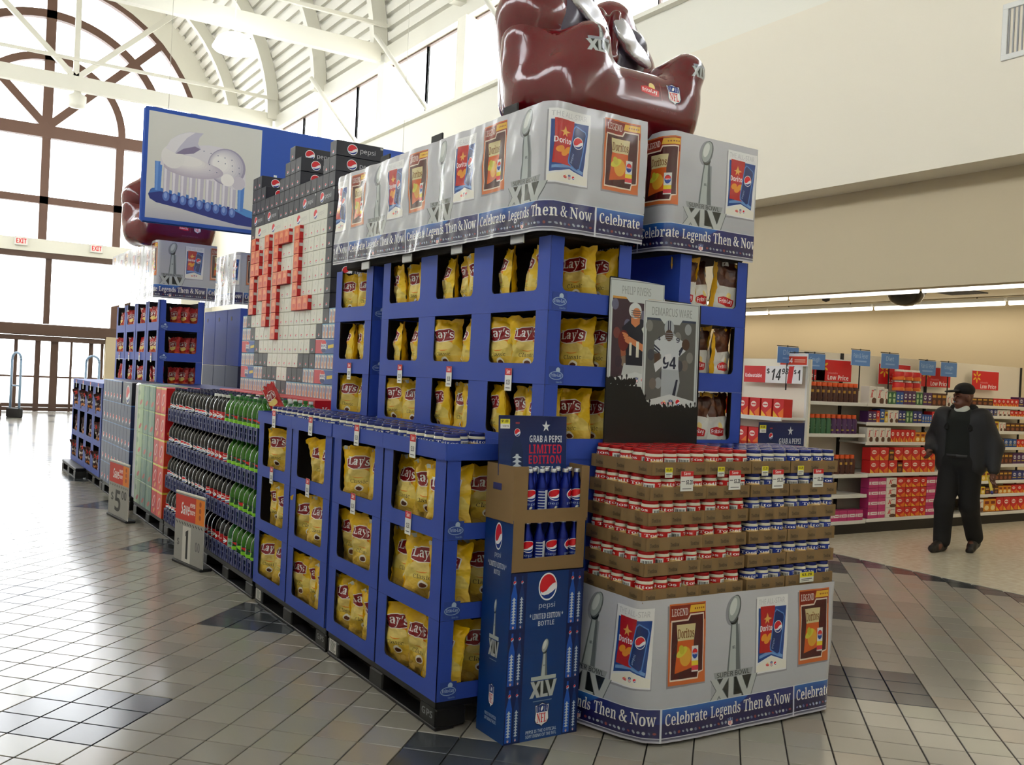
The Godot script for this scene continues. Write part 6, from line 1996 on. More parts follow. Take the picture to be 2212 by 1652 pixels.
func banners() -> void:
	var p := [Vector2(2.445, -6.13), Vector2(2.445, -3.66), Vector2(2.48, -3.62), Vector2(3.0, -3.615)]
	var b := thing("printed_banner", "glossy silver banner with trophies round the top of the left chip tower", "banner")
	part("printed_sheet", ribbon(p, p, [2.31, 2.285], [2.9, 2.88], 1.914, 1.914, 0.016, 3), b)
	for z in [-4.0, -4.77, -5.45]:
		var mb := MB.new()
		mb.cbox(M.dark, Vector3(0, 0, 0), Vector3(0.012, 0.09, 0.13), 0.004)
		part("clip", mb.mesh(), b, Vector3(2.465, 2.9, z))
	for z in [-3.9, -4.5, -5.1, -5.7]:
		var mb := MB.new()
		mb.cbox(M.silver, Vector3(0, 0, 0), Vector3(0.012, 0.05, 0.12), 0.004)
		part("tab", mb.mesh(), b, Vector3(2.475, 2.28, z))
	p = [Vector2(3.17, -4.3), Vector2(3.17, -3.68), Vector2(3.2, -3.63), Vector2(3.785, -3.63)]
	b = thing("printed_banner", "silver banner with one trophy round the top of the right chip tower", "banner")
	part("printed_sheet", ribbon(p, p, [2.28, 2.28], [2.88, 2.88], 0.47, 0.47, 0.008, 8), b)
	# printed skirt round the jar stack; its foot swings out in a round corner
	var low := [Vector2(2.66, -3.76), Vector2(2.7, -3.62), Vector2(2.745, -3.46), Vector2(2.79, -3.32), Vector2(2.84, -3.23), Vector2(2.9, -3.19), Vector2(3.0, -3.178), Vector2(3.5, -3.17), Vector2(3.98, -3.172), Vector2(4.02, -3.2), Vector2(4.035, -3.62)]
	var high := [Vector2(2.752, -3.66), Vector2(2.752, -3.22), Vector2(2.77, -3.2), Vector2(4.02, -3.19), Vector2(4.035, -3.21), Vector2(4.035, -3.62)]
	var a_low := 0.0
	for i in range(1, 6):
		a_low += (low[i] as Vector2).distance_to(low[i - 1])
	b = thing("printed_skirt", "silver printed skirt with trophy and snack cards round the foot of the jar stack", "banner")
	part("printed_sheet", ribbon(low, high, [0.015, 0.015], [0.66, 0.655], a_low, 0.588, 0.006, 12), b)
	# far tower
	p = [Vector2(2.44, -14.5), Vector2(2.44, -11.76), Vector2(2.47, -11.71), Vector2(3.14, -11.71)]
	b = thing("printed_banner", "silver banner with trophy and snack card round the far tower of red chips", "banner")
	part("printed_sheet", ribbon(p, p, [2.33, 2.345], [3.04, 3.015], 2.53, 2.53, 0.002, 21), b)
	p = [Vector2(3.4, -13.4), Vector2(3.4, -11.75), Vector2(3.43, -11.71), Vector2(4.02, -11.71)]
	b = thing("printed_banner", "crumpled silver banner over the closed blue bins beside the far tower", "banner")
	part("printed_sheet", ribbon(p, p, [2.34, 2.34], [2.98, 2.98], 1.75, 1.75, 0.006, 33), b)

# ---------------------------------------------------------------- blended solids (surface nets)
# each primitive: {a, b, ra, rb} tapered capsule or {c, s, r} rounded box or {c, e} ellipsoid (basis optional); cut: true carves
func blob(prims: Array, cellsize: float, k: float, m: Material, uvf = null) -> ArrayMesh:
	var lo := Vector3(INF, INF, INF)
	var hi := -lo
	for p in prims:
		if p.get("cut", false):
			continue
		var e := ext(p)
		lo = lo.min(e[0]); hi = hi.max(e[1])
	lo -= Vector3.ONE * (cellsize * 2.5 + k)
	hi += Vector3.ONE * (cellsize * 2.5 + k)
	var nx := int((hi.x - lo.x) / cellsize) + 1
	var ny := int((hi.y - lo.y) / cellsize) + 1
	var nz := int((hi.z - lo.z) / cellsize) + 1
	var f := PackedFloat32Array()
	f.resize(nx * ny * nz)
	f.fill(1.0)
	for p in prims:
		var cut: bool = p.get("cut", false)
		var e := ext(p)
		var pad := k + cellsize * 3.0
		var i0: Vector3 = ((e[0] - lo - Vector3.ONE * pad) / cellsize).floor()
		var i1: Vector3 = ((e[1] - lo + Vector3.ONE * pad) / cellsize).ceil()
		var inv: Basis = (p.get("basis", Basis()) as Basis).inverse()
		var kind := 0 if p.has("a") else (1 if p.has("s") else 2)
		var A: Vector3 = p.get("a", Vector3())
		var ab: Vector3 = p.get("b", Vector3()) - A
		var l2 := maxf(ab.length_squared(), 1e-9)
		var ra: float = p.get("ra", 0.0)
		var rb: float = p.get("rb", ra)
		var c: Vector3 = p.get("c", Vector3())
		var sz: Vector3 = p.get("s", p.get("e", Vector3.ONE))
		var rr: float = p.get("r", 0.0)
		var kk: float = p.get("k", k)
		for z in range(maxi(0, int(i0.z)), mini(nz, int(i1.z) + 1)):
			for y in range(maxi(0, int(i0.y)), mini(ny, int(i1.y) + 1)):
				var at := (z * ny + y) * nx
				for x in range(maxi(0, int(i0.x)), mini(nx, int(i1.x) + 1)):
					var q := lo + Vector3(x, y, z) * cellsize
					var d := 0.0
					if kind == 0:
						var t := clampf((q - A).dot(ab) / l2, 0.0, 1.0)
						d = (q - A - ab * t).length() - lerpf(ra, rb, t)
					elif kind == 1:
						var w := (inv * (q - c)).abs() - sz + Vector3.ONE * rr
						d = w.max(Vector3.ZERO).length() + minf(maxf(w.x, maxf(w.y, w.z)), 0.0) - rr
					else:
						var u := inv * (q - c)
						var k0 := (u / sz).length()
						var k1 := (u / (sz * sz)).length()
						d = k0 * (k0 - 1.0) / k1 if k1 > 1e-6 else -sz.x
					var o := f[at + x]
					if cut:
						f[at + x] = maxf(o, -d)
					else:
						var h := maxf(kk - absf(o - d), 0.0)
						f[at + x] = minf(o, d) - (h * h * 0.25 / kk if kk > 0.0 else 0.0)
	var vid := PackedInt32Array()
	vid.resize(nx * ny * nz)
	vid.fill(-1)
	var vs := PackedVector3Array()
	var off := [0, 1, nx, nx + 1, nx * ny, nx * ny + 1, nx * ny + nx, nx * ny + nx + 1]
	for z in nz - 1:
		for y in ny - 1:
			var base := (z * ny + y) * nx
			for x in nx - 1:
				var g := base + x
				var neg := 0
				var f0 := f[g]
				if f0 > cellsize * 2.0 or f0 < -cellsize * 2.0:
					continue
				for o in off:
					if f[g + o] < 0.0:
						neg += 1
				if neg == 0 or neg == 8:
					continue
				var s := Vector3()
				var cnt := 0
				for e in EDGES:
					var a := f[g + off[e[0]]]
					var b := f[g + off[e[1]]]
					if (a < 0.0) != (b < 0.0):
						var t := a / (a - b)
						s += (CORNER[e[0]] as Vector3).lerp(CORNER[e[1]], t)
						cnt += 1
				vid[g] = vs.size()
				vs.append(lo + (Vector3(x, y, z) + s / cnt) * cellsize)
	var ix := PackedInt32Array()
	var sx := [1, nx, nx * ny]
	for z in range(1, nz - 1):
		for y in range(1, ny - 1):
			for x in range(1, nx - 1):
				var g := (z * ny + y) * nx + x
				var inside := f[g] < 0.0
				for ax in 3:
					if inside == (f[g + sx[ax]] < 0.0):
						continue
					var u: int = sx[(ax + 1) % 3]
					var w: int = sx[(ax + 2) % 3]
					var q := [vid[g], vid[g - u], vid[g - u - w], vid[g - w]]
					if q.min() < 0:
						continue
					if inside:
						ix.append_array(PackedInt32Array([q[0], q[2], q[1], q[0], q[3], q[2]]))
					else:
						ix.append_array(PackedInt32Array([q[0], q[1], q[2], q[0], q[2], q[3]]))
	var nm := PackedVector3Array()
	nm.resize(vs.size())
	for i in range(0, ix.size(), 3):
		var nrm := (vs[ix[i + 2]] - vs[ix[i]]).cross(vs[ix[i + 1]] - vs[ix[i]])
		for j in 3:
			nm[ix[i + j]] += nrm
	for i in nm.size():
		nm[i] = nm[i].normalized()
	var arr := []
	arr.resize(Mesh.ARRAY_MAX)
	arr[Mesh.ARRAY_VERTEX] = vs
	arr[Mesh.ARRAY_NORMAL] = nm
	arr[Mesh.ARRAY_INDEX] = ix
	var uv := PackedVector2Array()
	uv.resize(vs.size())
	if uvf != null:
		for i in vs.size():
			uv[i] = uvf.call(vs[i])
	arr[Mesh.ARRAY_TEX_UV] = uv
	var out := ArrayMesh.new()
	out.add_surface_from_arrays(Mesh.PRIMITIVE_TRIANGLES, arr)
	out.surface_set_material(0, m)
	return out

const EDGES := [[0, 1], [2, 3], [4, 5], [6, 7], [0, 2], [1, 3], [4, 6], [5, 7], [0, 4], [1, 5], [2, 6], [3, 7]]
const CORNER := [Vector3(0, 0, 0), Vector3(1, 0, 0), Vector3(0, 1, 0), Vector3(1, 1, 0), Vector3(0, 0, 1), Vector3(1, 0, 1), Vector3(0, 1, 1), Vector3(1, 1, 1)]
func ext(p: Dictionary) -> Array:
	if p.has("a"):
		var r := Vector3.ONE * maxf(p.ra, p.get("rb", p.ra))
		return [(p.a as Vector3).min(p.b) - r, (p.a as Vector3).max(p.b) + r]
	var s: Vector3 = p.get("s", p.get("e", Vector3.ONE))
	if p.has("basis"):
		s = Vector3.ONE * s.length()
	return [p.c - s, p.c + s]

# ---------------------------------------------------------------- inflatable armchairs on the towers
func chair_print() -> ImageTexture:
	# front panel, looked at along -z: x 2.55..3.65, y 2.85..3.45
	var a := Art.new(1024, 560, Color(0.4, 0.02, 0.07))
	a.xf = Transform2D(0, Vector2())
	a.frito(470, 300, 110, 66)
	a.rect(592, 290, 2, 90, Color(0.7, 0.4, 0.4))
	a.shield(634, 276, 76, 110)
	a.text("OFFICIAL SALTY SNACK OF THE NFL", 500, 420, 180, 12, Color(0.62, 0.4, 0.42), 0)
	a.trophy(238, 50, 110, false)
	a.rect(176, 152, 114, 14, Color(0.6, 0.62, 0.66)); a.xlv(168, 166, 130, 56)
	a.trophy(850, 60, 100, false)
	a.rect(800, 150, 100, 13, Color(0.6, 0.62, 0.66)); a.xlv(792, 163, 116, 50)
	return a.done()

func chairs() -> void:
	var red := mat(Color.WHITE, 0.16, 0.0, chair_print())
	red.texture_repeat = false
	red.clearcoat_enabled = true
	red.clearcoat = 0.6
	red.clearcoat_roughness = 0.06
	var plain_red := mat(Color(0.4, 0.02, 0.07), 0.16)
	plain_red.clearcoat_enabled = true
	plain_red.clearcoat = 0.6
	plain_red.clearcoat_roughness = 0.06
	var greyv := mat(Color(0.32, 0.3, 0.36), 0.2)
	var foil := mat(Color(0.8, 0.8, 0.83), 0.22, 0.85)
	for k in 2:
		var o := thing("inflatable_armchair", ["large shiny dark red inflatable armchair on top of the near chip towers", "shiny dark red inflatable on top of the far chip tower under the toothbrush sign"][k], "inflatable", Vector3.ZERO if k == 0 else Vector3(-0.32, 0.13, -8.2))
		var V := func(x: float, y: float, z: float) -> Vector3: return Vector3(x, y, z)
		# upright front with the marks, arms ending in two lobes, near side
		var prims := [
			{"c": Vector3(3.02, 3.04, -3.98), "s": Vector3(0.44, 0.17, 0.24), "r": 0.12},
			{"a": Vector3(2.72, 2.98, -3.86), "b": Vector3(3.36, 2.98, -3.84), "ra": 0.12, "rb": 0.115},
			{"a": Vector3(2.81, 3.28, -3.86), "b": Vector3(2.62, 3.16, -4.08), "ra": 0.115, "rb": 0.13},
			{"a": Vector3(2.79, 3.12, -3.85), "b": Vector3(2.6, 3.02, -3.98), "ra": 0.12, "rb": 0.13},
			{"a": Vector3(2.6, 3.3, -4.1), "b": Vector3(2.64, 3.0, -4.1), "ra": 0.13, "rb": 0.14},
			{"a": Vector3(3.44, 3.26, -3.84), "b": Vector3(3.38, 3.16, -4.2), "ra": 0.105, "rb": 0.12},
			{"a": Vector3(3.4, 3.1, -3.84), "b": Vector3(3.36, 3.04, -4.2), "ra": 0.105, "rb": 0.12},
		]
		var uvf := func(p: Vector3) -> Vector2: return Vector2((p.x - 2.55) / 1.1, 1.0 - (p.y - 2.85) / 0.6)
		part("seat_body", blob(prims, 0.022, 0.09, red, uvf), o)
		# creases on the near side
		# back: two tall lobes with a cleft
		part("backrest", blob([
			{"a": Vector3(2.68, 3.05, -4.18), "b": Vector3(2.66, 3.44, -4.14), "ra": 0.16, "rb": 0.19},
			{"a": Vector3(2.66, 3.44, -4.14), "b": Vector3(2.84, 3.66, -4.2), "ra": 0.18, "rb": 0.15},
			{"a": Vector3(3.34, 3.05, -4.3), "b": Vector3(3.42, 3.38, -4.34), "ra": 0.17, "rb": 0.17},
			{"a": Vector3(3.42, 3.38, -4.34), "b": Vector3(3.3, 3.62, -4.34), "ra": 0.16, "rb": 0.14},
			{"a": Vector3(2.75, 3.05, -4.25), "b": Vector3(3.35, 3.05, -4.3), "ra": 0.16}], 0.025, 0.06, plain_red), o)
		part("grey_panel", blob([
			{"a": Vector3(2.76, 3.4, -4.06), "b": Vector3(2.86, 3.62, -4.1), "ra": 0.12, "rb": 0.12},
			{"a": Vector3(2.9, 3.2, -4.1), "b": Vector3(2.95, 3.5, -4.1), "ra": 0.1, "rb": 0.1},
			{"a": Vector3(3.3, 3.3, -4.24), "b": Vector3(3.34, 3.46, -4.24), "ra": 0.13, "rb": 0.13},
			{"a": Vector3(3.16, 3.12, -4.16), "b": Vector3(3.2, 3.4, -4.16), "ra": 0.075, "rb": 0.085}], 0.025, 0.05, greyv), o)
		for s in 2:
			part("silver_flap", blob([
				{"c": [Vector3(2.9, 3.5, -3.98), Vector3(3.27, 3.42, -4.08)][s], "e": Vector3(0.15, 0.075, 0.03), "basis": Basis.from_euler(Vector3(-0.4, 0.2, [-0.8, -0.55][s]))},
				{"c": [Vector3(2.83, 3.57, -4.0), Vector3(3.2, 3.5, -4.08)][s], "e": Vector3(0.08, 0.09, 0.03), "basis": Basis.from_euler(Vector3(-0.4, 0.3, -0.3))}], 0.012, 0.04, foil), o)
		part("red_loop", blob([
			{"a": Vector3(3.0, 3.56, -4.1), "b": Vector3(3.06, 3.33, -4.06), "ra": 0.03, "rb": 0.026},
			{"a": Vector3(3.16, 3.58, -4.1), "b": Vector3(3.12, 3.33, -4.06), "ra": 0.03, "rb": 0.026},
			{"a": Vector3(3.06, 3.33, -4.06), "b": Vector3(3.12, 3.33, -4.06), "ra": 0.026},
			{"c": Vector3(3.08, 3.48, -4.14), "e": Vector3(0.07, 0.14, 0.035)}], 0.012, 0.03, plain_red), o)

func hanging_sign() -> void:
	var x0 := 2.06
	var w := 3.3
	var o := thing("hanging_sign", "large hanging blue sign with a picture of toothpaste on a toothbrush", "sign", Vector3(x0 + w * 0.5, 3.7, -10.8))
	var mb := MB.new()
	mb.cbox(M.sign_blue, Vector3(0, 0, 0), Vector3(w, 1.24, 0.08), 0.03)
	part("frame", mb.mesh(), o)
	mb = MB.new()
	mb.box(M.brush, Vector3(0, 0, 0), Vector3(w - 0.02, 1.24 - 0.02, 0.004), {"": Rect2(0.9, 0.9, 0.01, 0.01), "f": Rect2(0, 0, 1, 1)})
	part("printed_panel", mb.mesh(), o, Vector3(0, 0, 0.043))
	for s in [-1.0, 1.0]:
		mb = MB.new()
		mb.bar(M.steel, Vector3(s * 1.4, 0.62, 0), Vector3(s * 1.4, 7.6, 0), 0.003, 6)
		part("wire", mb.mesh(), o)

func price_frames() -> void:
	for k in 2:
		var a: Vector3 = [Vector3(1.9, 0, -7.95), Vector3(1.835, 0, -10.52)][k]
		var b: Vector3 = [Vector3(1.99, 0, -7.42), Vector3(1.9, 0, -9.86)][k]
		var d := b - a
		var w := d.length()
		var o := thing("price_sign", ["red and orange save sign with a large figure 1 leaning on the bottle crates", "red and orange save sign with a large figure 5 by the blue cola cartons"][k], "price sign", (a + b) * 0.5, atan2(-d.z, d.x))
		o.rotation.y = -atan2(d.z, d.x)
		var r := sheet(32 + 3 * k, 3, 4)
		var mb := MB.new()
		mb.box(M.white, Vector3(0, 0.29, 0), Vector3(w, 0.54, 0.006))
		mb.quad(M.sheet, Vector3(-w * 0.5, 0.02, 0.004), Vector3(w * 0.5, 0.02, 0.004), Vector3(w * 0.5, 0.56, 0.004), Vector3(-w * 0.5, 0.56, 0.004), r)
		part("printed_card", mb.mesh(), o)
		mb = MB.new()
		mb.cbox(M.steel, Vector3(0, 0.565, 0), Vector3(w + 0.01, 0.018, 0.014), 0.004)
		mb.cbox(M.dark, Vector3(0, 0.012, -0.03), Vector3(w, 0.024, 0.1), 0.006)
		part("frame", mb.mesh(), o)

# ---------------------------------------------------------------- shelving in the grocery hall
func pack_mesh(k: int, w: float, h: float, d: float) -> ArrayMesh:
	var key := "pack%d_%s_%s" % [k, w, h]
	if not cuts.has(key):
		var mb := MB.new()
		var s := sheet(PK[k])
		mb.cbox(M.sheet, Vector3(0, h * 0.5, -d * 0.5), Vector3(w, h, d), 0.003, {"": Rect2(s.position + s.size * 0.02, s.size * 0.03), "f": s})
		cuts[key] = mb.mesh()
	return cuts[key]

func pot_mesh(k: int, r: float, h: float, cap: Color) -> ArrayMesh:
	var key := "pot%d_%s_%s_%s" % [k, r, h, cap]
	if not cuts.has(key):
		var mb := MB.new()
		var s := sheet(PK[k])
		var body := mat(Color(0.5, 0.5, 0.5), 0.3)
		mb.lathe(M.sheet, [Vector2(r, 0.0), Vector2(r, h * 0.72)], 12, Vector3(0, 0, -r), 1, [s.end.y, s.position.y], s.position.x, s.end.x)
		mb.lathe(M.sheet, [Vector2(r, h * 0.72), Vector2(r * 0.7, h * 0.8)], 12, Vector3(0, 0, -r), 1, [s.position.y + 0.004, s.position.y + 0.002], s.position.x, s.position.x + 0.01)
		mb.lathe(mat(cap, 0.4), [Vector2(r * 0.72, h * 0.8), Vector2(r * 0.72, h), Vector2(0.0, h)], 12, Vector3(0, 0, -r))
		cuts[key] = mb.mesh()
	return cuts[key]

const PACK_WORD := ["red cereal box", "white slim-diet box", "navy box", "blue box", "purple box", "orange box", "brown box", "green box", "pink bottle multipack", "yellow box"]
# items: [pack kind or -pot kind, width, height, count], left to right
func stock(x0: float, y: float, z: float, yaw: float, items: Array, where: String) -> void:
	var x := x0
	var ax := Vector3(cos(yaw), 0, -sin(yaw))
	for it in items:
		for i in it[3]:
			var w: float = it[1]
			var p := Vector3(0, y, z) + ax * (x + w * 0.5) if yaw == 0.0 else Vector3(z, y, 0) + ax * (x + w * 0.5)
			var name_: String = it[4] if it.size() > 4 else PACK_WORD[absi(it[0])]
			var key := name_ + where
			taken[key] = taken.get(key, -1) + 1
			var label := "%s %s, %s" % [name_, where, ORD[taken[key]]]
			if label.split(" ").size() < 15:
				label += " from left"
			if it.size() > 5:
				solo(it[6], pot_mesh(it[0], w * 0.46, it[2], it[5]), label, "bottle" if it[6] == "sports_bottle" else "jar", p, yaw, "%ss %s" % [name_, where])
			else:
				solo("grocery_box", pack_mesh(it[0], w * 0.96, it[2], 0.12), label, "box", p, yaw, "%ss %s" % [name_, where])
			x += w

func gondola(x0: float, x1: float, zf: float, shelves: Array, top: float, label: String) -> Node3D:
	var o := thing("shelving_unit", label, "shelving", Vector3((x0 + x1) * 0.5, 0, zf))
	var w := x1 - x0
	var mb := MB.new()
	mb.box(M.wall_low, Vector3(0, top * 0.5, -0.46), Vector3(w, top, 0.03))
	part("back_panel", mb.mesh(), o)
	mb = MB.new()
	mb.box(M.black, Vector3(0, 0.068, -0.22), Vector3(w, 0.136, 0.44))
	part("kick_base", mb.mesh(), o)
	for y in shelves:
		var dp: float = 0.44 if y < 0.8 else 0.38
		mb = MB.new()
		mb.cbox(M.white, Vector3(0, y - 0.012, -0.44 + dp * 0.5 if y >= 0.8 else -0.22), Vector3(w - 0.01, 0.024, dp), 0.004)
		mb.cbox(M.white, Vector3(0, y - 0.016, (-0.44 + dp if y >= 0.8 else 0.0) + 0.004), Vector3(w - 0.01, 0.04, 0.012), 0.003)
		part("shelf", mb.mesh(), o)
	for s in [-1.0, 1.0]:
		mb = MB.new()
		mb.box(M.wall_low, Vector3(s * (w * 0.5 - 0.012), top * 0.5, -0.24), Vector3(0.024, top, 0.42))
		if absf(s) > 0:
			mb = MB.new()
			mb.box(M.dark, Vector3(s * (w * 0.5 - 0.01), top * 0.5, -0.435), Vector3(0.02, top, 0.02))
		part("upright", mb.mesh(), o)
	return o

func shelving() -> void:
	var zf := -7.1
	var a := "on the upper shelf of the drinks section"
	gondola(8.4, 9.45, zf, [1.5, 1.14, 0.68, 0.45, 0.15], 2.08, "shelving section of sports drinks beside the shelf end")
	gondola(9.45, 11.1, zf, [1.5, 1.28, 1.05, 0.69, 0.16], 2.08, "shelving section of red boxes behind the walking man")
	gondola(11.1, 13.3, zf, [1.53, 1.4, 1.2, 0.99, 0.77, 0.56, 0.385, 0.15], 2.08, "many-shelved section of small boxes right of the walking man")
	var dz := zf - 0.07
	var orange := Color(0.9, 0.35, 0.1)
	stock(8.44, 1.5, dz, 0.0, [[6, 0.09, 0.22, 10, "dark sports bottle with orange cap", orange, "sports_bottle"]], "on the top shelf beside the shelf end")
	stock(8.44, 1.14, dz, 0.0, [[7, 0.09, 0.22, 5, "green sports bottle with orange cap", orange, "sports_bottle"], [4, 0.09, 0.22, 5, "purple sports bottle with orange cap", orange, "sports_bottle"]], "on the second shelf beside the shelf end")
	stock(8.44, 0.68, dz, 0.0, [[6, 0.09, 0.22, 10, "dark sports bottle with orange cap", orange, "sports_bottle"]], "on the third shelf beside the shelf end")
	stock(8.44, 0.15, dz + 0.06, 0.0, [[8, 0.14, 0.12, 7]], "on the bottom shelf beside the shelf end")
	stock(9.5, 1.5, dz, 0.0, [[1, 0.14, 0.2, 2], [1, 0.07, 0.18, 1], [7, 0.08, 0.15, 2], [3, 0.07, 0.15, 2], [4, 0.08, 0.17, 3], [7, 0.07, 0.16, 2], [4, 0.09, 0.16, 2], [6, 0.1, 0.16, 3], [1, 0.08, 0.14, 2], [3, 0.08, 0.13, 2]], "on the top shelf left of the man")
	stock(9.5, 1.28, dz, 0.0, [[4, 0.08, 0.13, 2], [0, 0.06, 0.14, 1], [3, 0.09, 0.16, 1], [9, 0.06, 0.13, 1], [1, 0.1, 0.15, 2], [2, 0.07, 0.15, 2], [7, 0.07, 0.15, 2], [2, 0.09, 0.15, 2], [3, 0.05, 0.11, 4], [0, 0.08, 0.15, 3], [2, 0.08, 0.13, 2]], "on the second shelf left of the man")
	stock(9.5, 1.05, dz, 0.0, [[1, 0.11, 0.17, 4], [0, 0.095, 0.15, 5, "small red box"], [5, 0.1, 0.12, 4]], "on the third shelf left of the man")
	for r in 2:
		stock(9.5, 0.69 + 0.15 * r, dz + 0.06, 0.0, [[0, 0.17, 0.148, 2 if r == 1 else 3], [6, 0.1, 0.12, 1], [0, 0.17, 0.148, 2 + r], [0, 0.15, 0.148, 2]], "on the fourth shelf left of the man, %s layer" % ["lower", "upper"][r])
	for r in 4:
		stock(9.5, 0.162 + 0.118 * r, dz + 0.06, 0.0, [[8, 0.18, 0.116, 1], [8, 0.14, 0.116, 1], [1, 0.2, 0.116, 1, "white and yellow bottle multipack"], [0, 0.17, 0.116, 1], [0, 0.12, 0.112, 1, "slim red box"], [0, 0.17, 0.116, 1], [0, 0.12, 0.112, 1, "slim red box"], [8, 0.18, 0.116, 2]], "on the bottom shelf left of the man, %s layer" % NTH[r])
	var sets := [[[6, 0.12, 0.1, 4], [0, 0.1, 0.1, 6], [4, 0.12, 0.13, 6]], [[0, 0.08, 0.08, 2], [9, 0.08, 0.08, 2], [2, 0.09, 0.09, 3], [1, 0.1, 0.08, 3], [0, 0.1, 0.08, 6]], [[9, 0.16, 0.13, 4], [1, 0.08, 0.12, 2], [6, 0.11, 0.11, 8]], [[9, 0.1, 0.13, 3], [6, 0.12, 0.11, 4], [3, 0.1, 0.11, 3], [0, 0.1, 0.1, 4]], [[1, 0.1, 0.14, 4], [8, 0.1, 0.15, 3], [6, 0.1, 0.14, 3], [4, 0.1, 0.14, 4]], [[9, 0.1, 0.12, 5], [6, 0.1, 0.12, 4], [2, 0.12, 0.12, 3]], [[9, 0.1, 0.1, 3], [6, 0.1, 0.09, 3], [5, 0.1, 0.1, 3], [0, 0.14, 0.11, 4]], [[1, 0.14, 0.16, 2], [5, 0.14, 0.16, 2], [0, 0.17, 0.18, 4]]]
	for r in 8:
		stock(11.55, [1.53, 1.4, 1.2, 0.99, 0.77, 0.56, 0.385, 0.16][r], dz + (0.06 if r > 4 else 0.0), 0.0, sets[r], "on the %s shelf right of the man" % ["top", "second", "third", "fourth", "fifth", "sixth", "seventh", "bottom"][r])
	# white-lidded tubs on top behind the man
	for r in 2:
		stock(10.2, 1.67 + 0.13 * r, dz - 0.1, 0.0, [[0, 0.16, 0.128, 3, "white-lidded red tub", Color(0.92, 0.92, 0.9), "food_tub"]], "stacked above the top shelf left of the man's cap, %s row" % ["lower", "upper"][r])
	# shelf end facing the hall
	var o := thing("shelf_end", "shelf end of orange red packs facing the hall, under the large price sign", "shelving", Vector3(8.38, 0, -7.62), -PI / 2)
	var mb := MB.new()
	mb.box(M.wall_low, Vector3(0, 0.98, -0.02), Vector3(1.04, 1.96, 0.03))
	part("back_panel", mb.mesh(), o)
	mb = MB.new()
	mb.box(M.black, Vector3(0, 0.07, 0.2), Vector3(1.04, 0.14, 0.4))
	part("kick_base", mb.mesh(), o)
	for y in [0.16, 0.62, 0.98, 1.31]:
		mb = MB.new()
		mb.cbox(M.white, Vector3(0, y - 0.012, 0.2), Vector3(1.02, 0.026, 0.4), 0.004)
		mb.cbox(M.white, Vector3(0, y - 0.018, 0.4), Vector3(1.02, 0.045, 0.012), 0.003)
		part("shelf", mb.mesh(), o)
	for s in [-0.5, 0.5]:
		mb = MB.new()
		mb.box(M.white, Vector3(s, 0.98, 0.0), Vector3(0.03, 1.96, 0.05))
		part("upright", mb.mesh(), o)
	for r in 4:
		for i in 6:
			for j in 1 + int(r < 2):
				solo("drink_pack", pack_mesh(0, 0.15, 0.2, 0.14), "orange red pack on the %s shelf of the shelf end, %s%s" % [["bottom", "third", "second", "top"][r], ORD[i], ", upper" if j else ""], "box", Vector3(8.02, [0.16, 0.62, 0.98, 1.31][r] + 0.202 * j, -8.06 + 0.172 * i), -PI / 2, "orange red packs of the shelf end, %s shelf" % ["bottom", "third", "second", "top"][r])
	var S := func(called: String, w: float, h: float, at: Vector3, yaw: float, r: Rect2, label: String, stick := 0.0) -> void:
		var q := thing(called, label, "sign", at, yaw)
		var b := MB.new()
		b.box(M.white, Vector3(), Vector3(w, h, 0.006))
		b.quad(M.sheet, Vector3(-w, -h, 0.008) * 0.5, Vector3(w, -h, 0.008) * 0.5, Vector3(w, h, 0.008) * 0.5, Vector3(-w, h, 0.008) * 0.5, r)
		part("printed_card", b.mesh(), q)
		if stick > 0.0:
			b = MB.new()
			b.bar(M.dark, Vector3(0, -h * 0.5 - stick, -0.008), Vector3(0, h * 0.5 + 0.02, -0.008), 0.008, 6)
			b.bar(M.dark, Vector3(-w * 0.5, h * 0.5 + 0.01, -0.008), Vector3(w * 0.5, h * 0.5 + 0.01, -0.008), 0.005, 6)
			part("holder", b.mesh(), q)
	S.call("price_sign", 0.86, 0.19, Vector3(8.3, 1.78, -7.56), -PI / 2, sheet(20, 4, 1), "wide red and white price sign reading 14.98 above the shelf end", 0.0)
	S.call("price_sign", 0.4, 0.14, Vector3(8.32, 1.95, -7.28), -PI / 2, sheet(24, 2, 1), "small red four-dollar sign above the wide price sign", 0.06)
	for q in [[9.22, "red low price sign standing behind the green box top, left of the two red signs"], [10.35, "red low price sign standing behind the white-lidded tubs"], [11.2, "red low price sign half hidden by a blue sign right of the man's cap"], [12.3, "red low price sign at the right edge of the picture"], [8.75, "red low price sign behind the blue cough sign"]]:
		S.call("store_sign", 0.62, 0.26, Vector3(q[0], 1.87, -7.46), 0.0, sheet(16, 2, 1), q[1], 0.0)
	for q in [[9.55, 2.03, 26, "pale blue hanging sign for pain and fever"], [10.1, 2.02, 18, "pale blue hanging sign for diet goods"], [10.85, 1.97, 26, "pale blue hanging sign above the man's cap, the left one"], [11.3, 1.97, 28, "pale blue hanging sign right of the man's cap"], [8.75, 1.95, 28, "pale blue sign for cough remedies"], [8.3, 2.0, 18, "pale blue sign behind the small four-dollar sign"]]:
		S.call("category_sign", 0.34, 0.18, Vector3(q[0], q[1], -7.35), 0.0, sheet(q[2], 2, 1), q[3], 0.3)
	# a second run of shelving farther back, seen past the tower
	gondola(8.4, 10.6, -10.2, [1.55, 1.2, 0.9, 0.55, 0.16], 2.0, "farther run of shelving seen past the right chip tower")
	for r in 5:
		stock(8.45, [1.55, 1.2, 0.9, 0.55, 0.16][r], -10.26, 0.0, [[[1, 0.12, 0.2, 8], [7, 0.12, 0.2, 8], [0, 0.14, 0.2, 8], [5, 0.14, 0.2, 8], [2, 0.16, 0.25, 8]][r]], "on the %s shelf of the farther shelving" % ["top", "second", "third", "fourth", "bottom"][r])
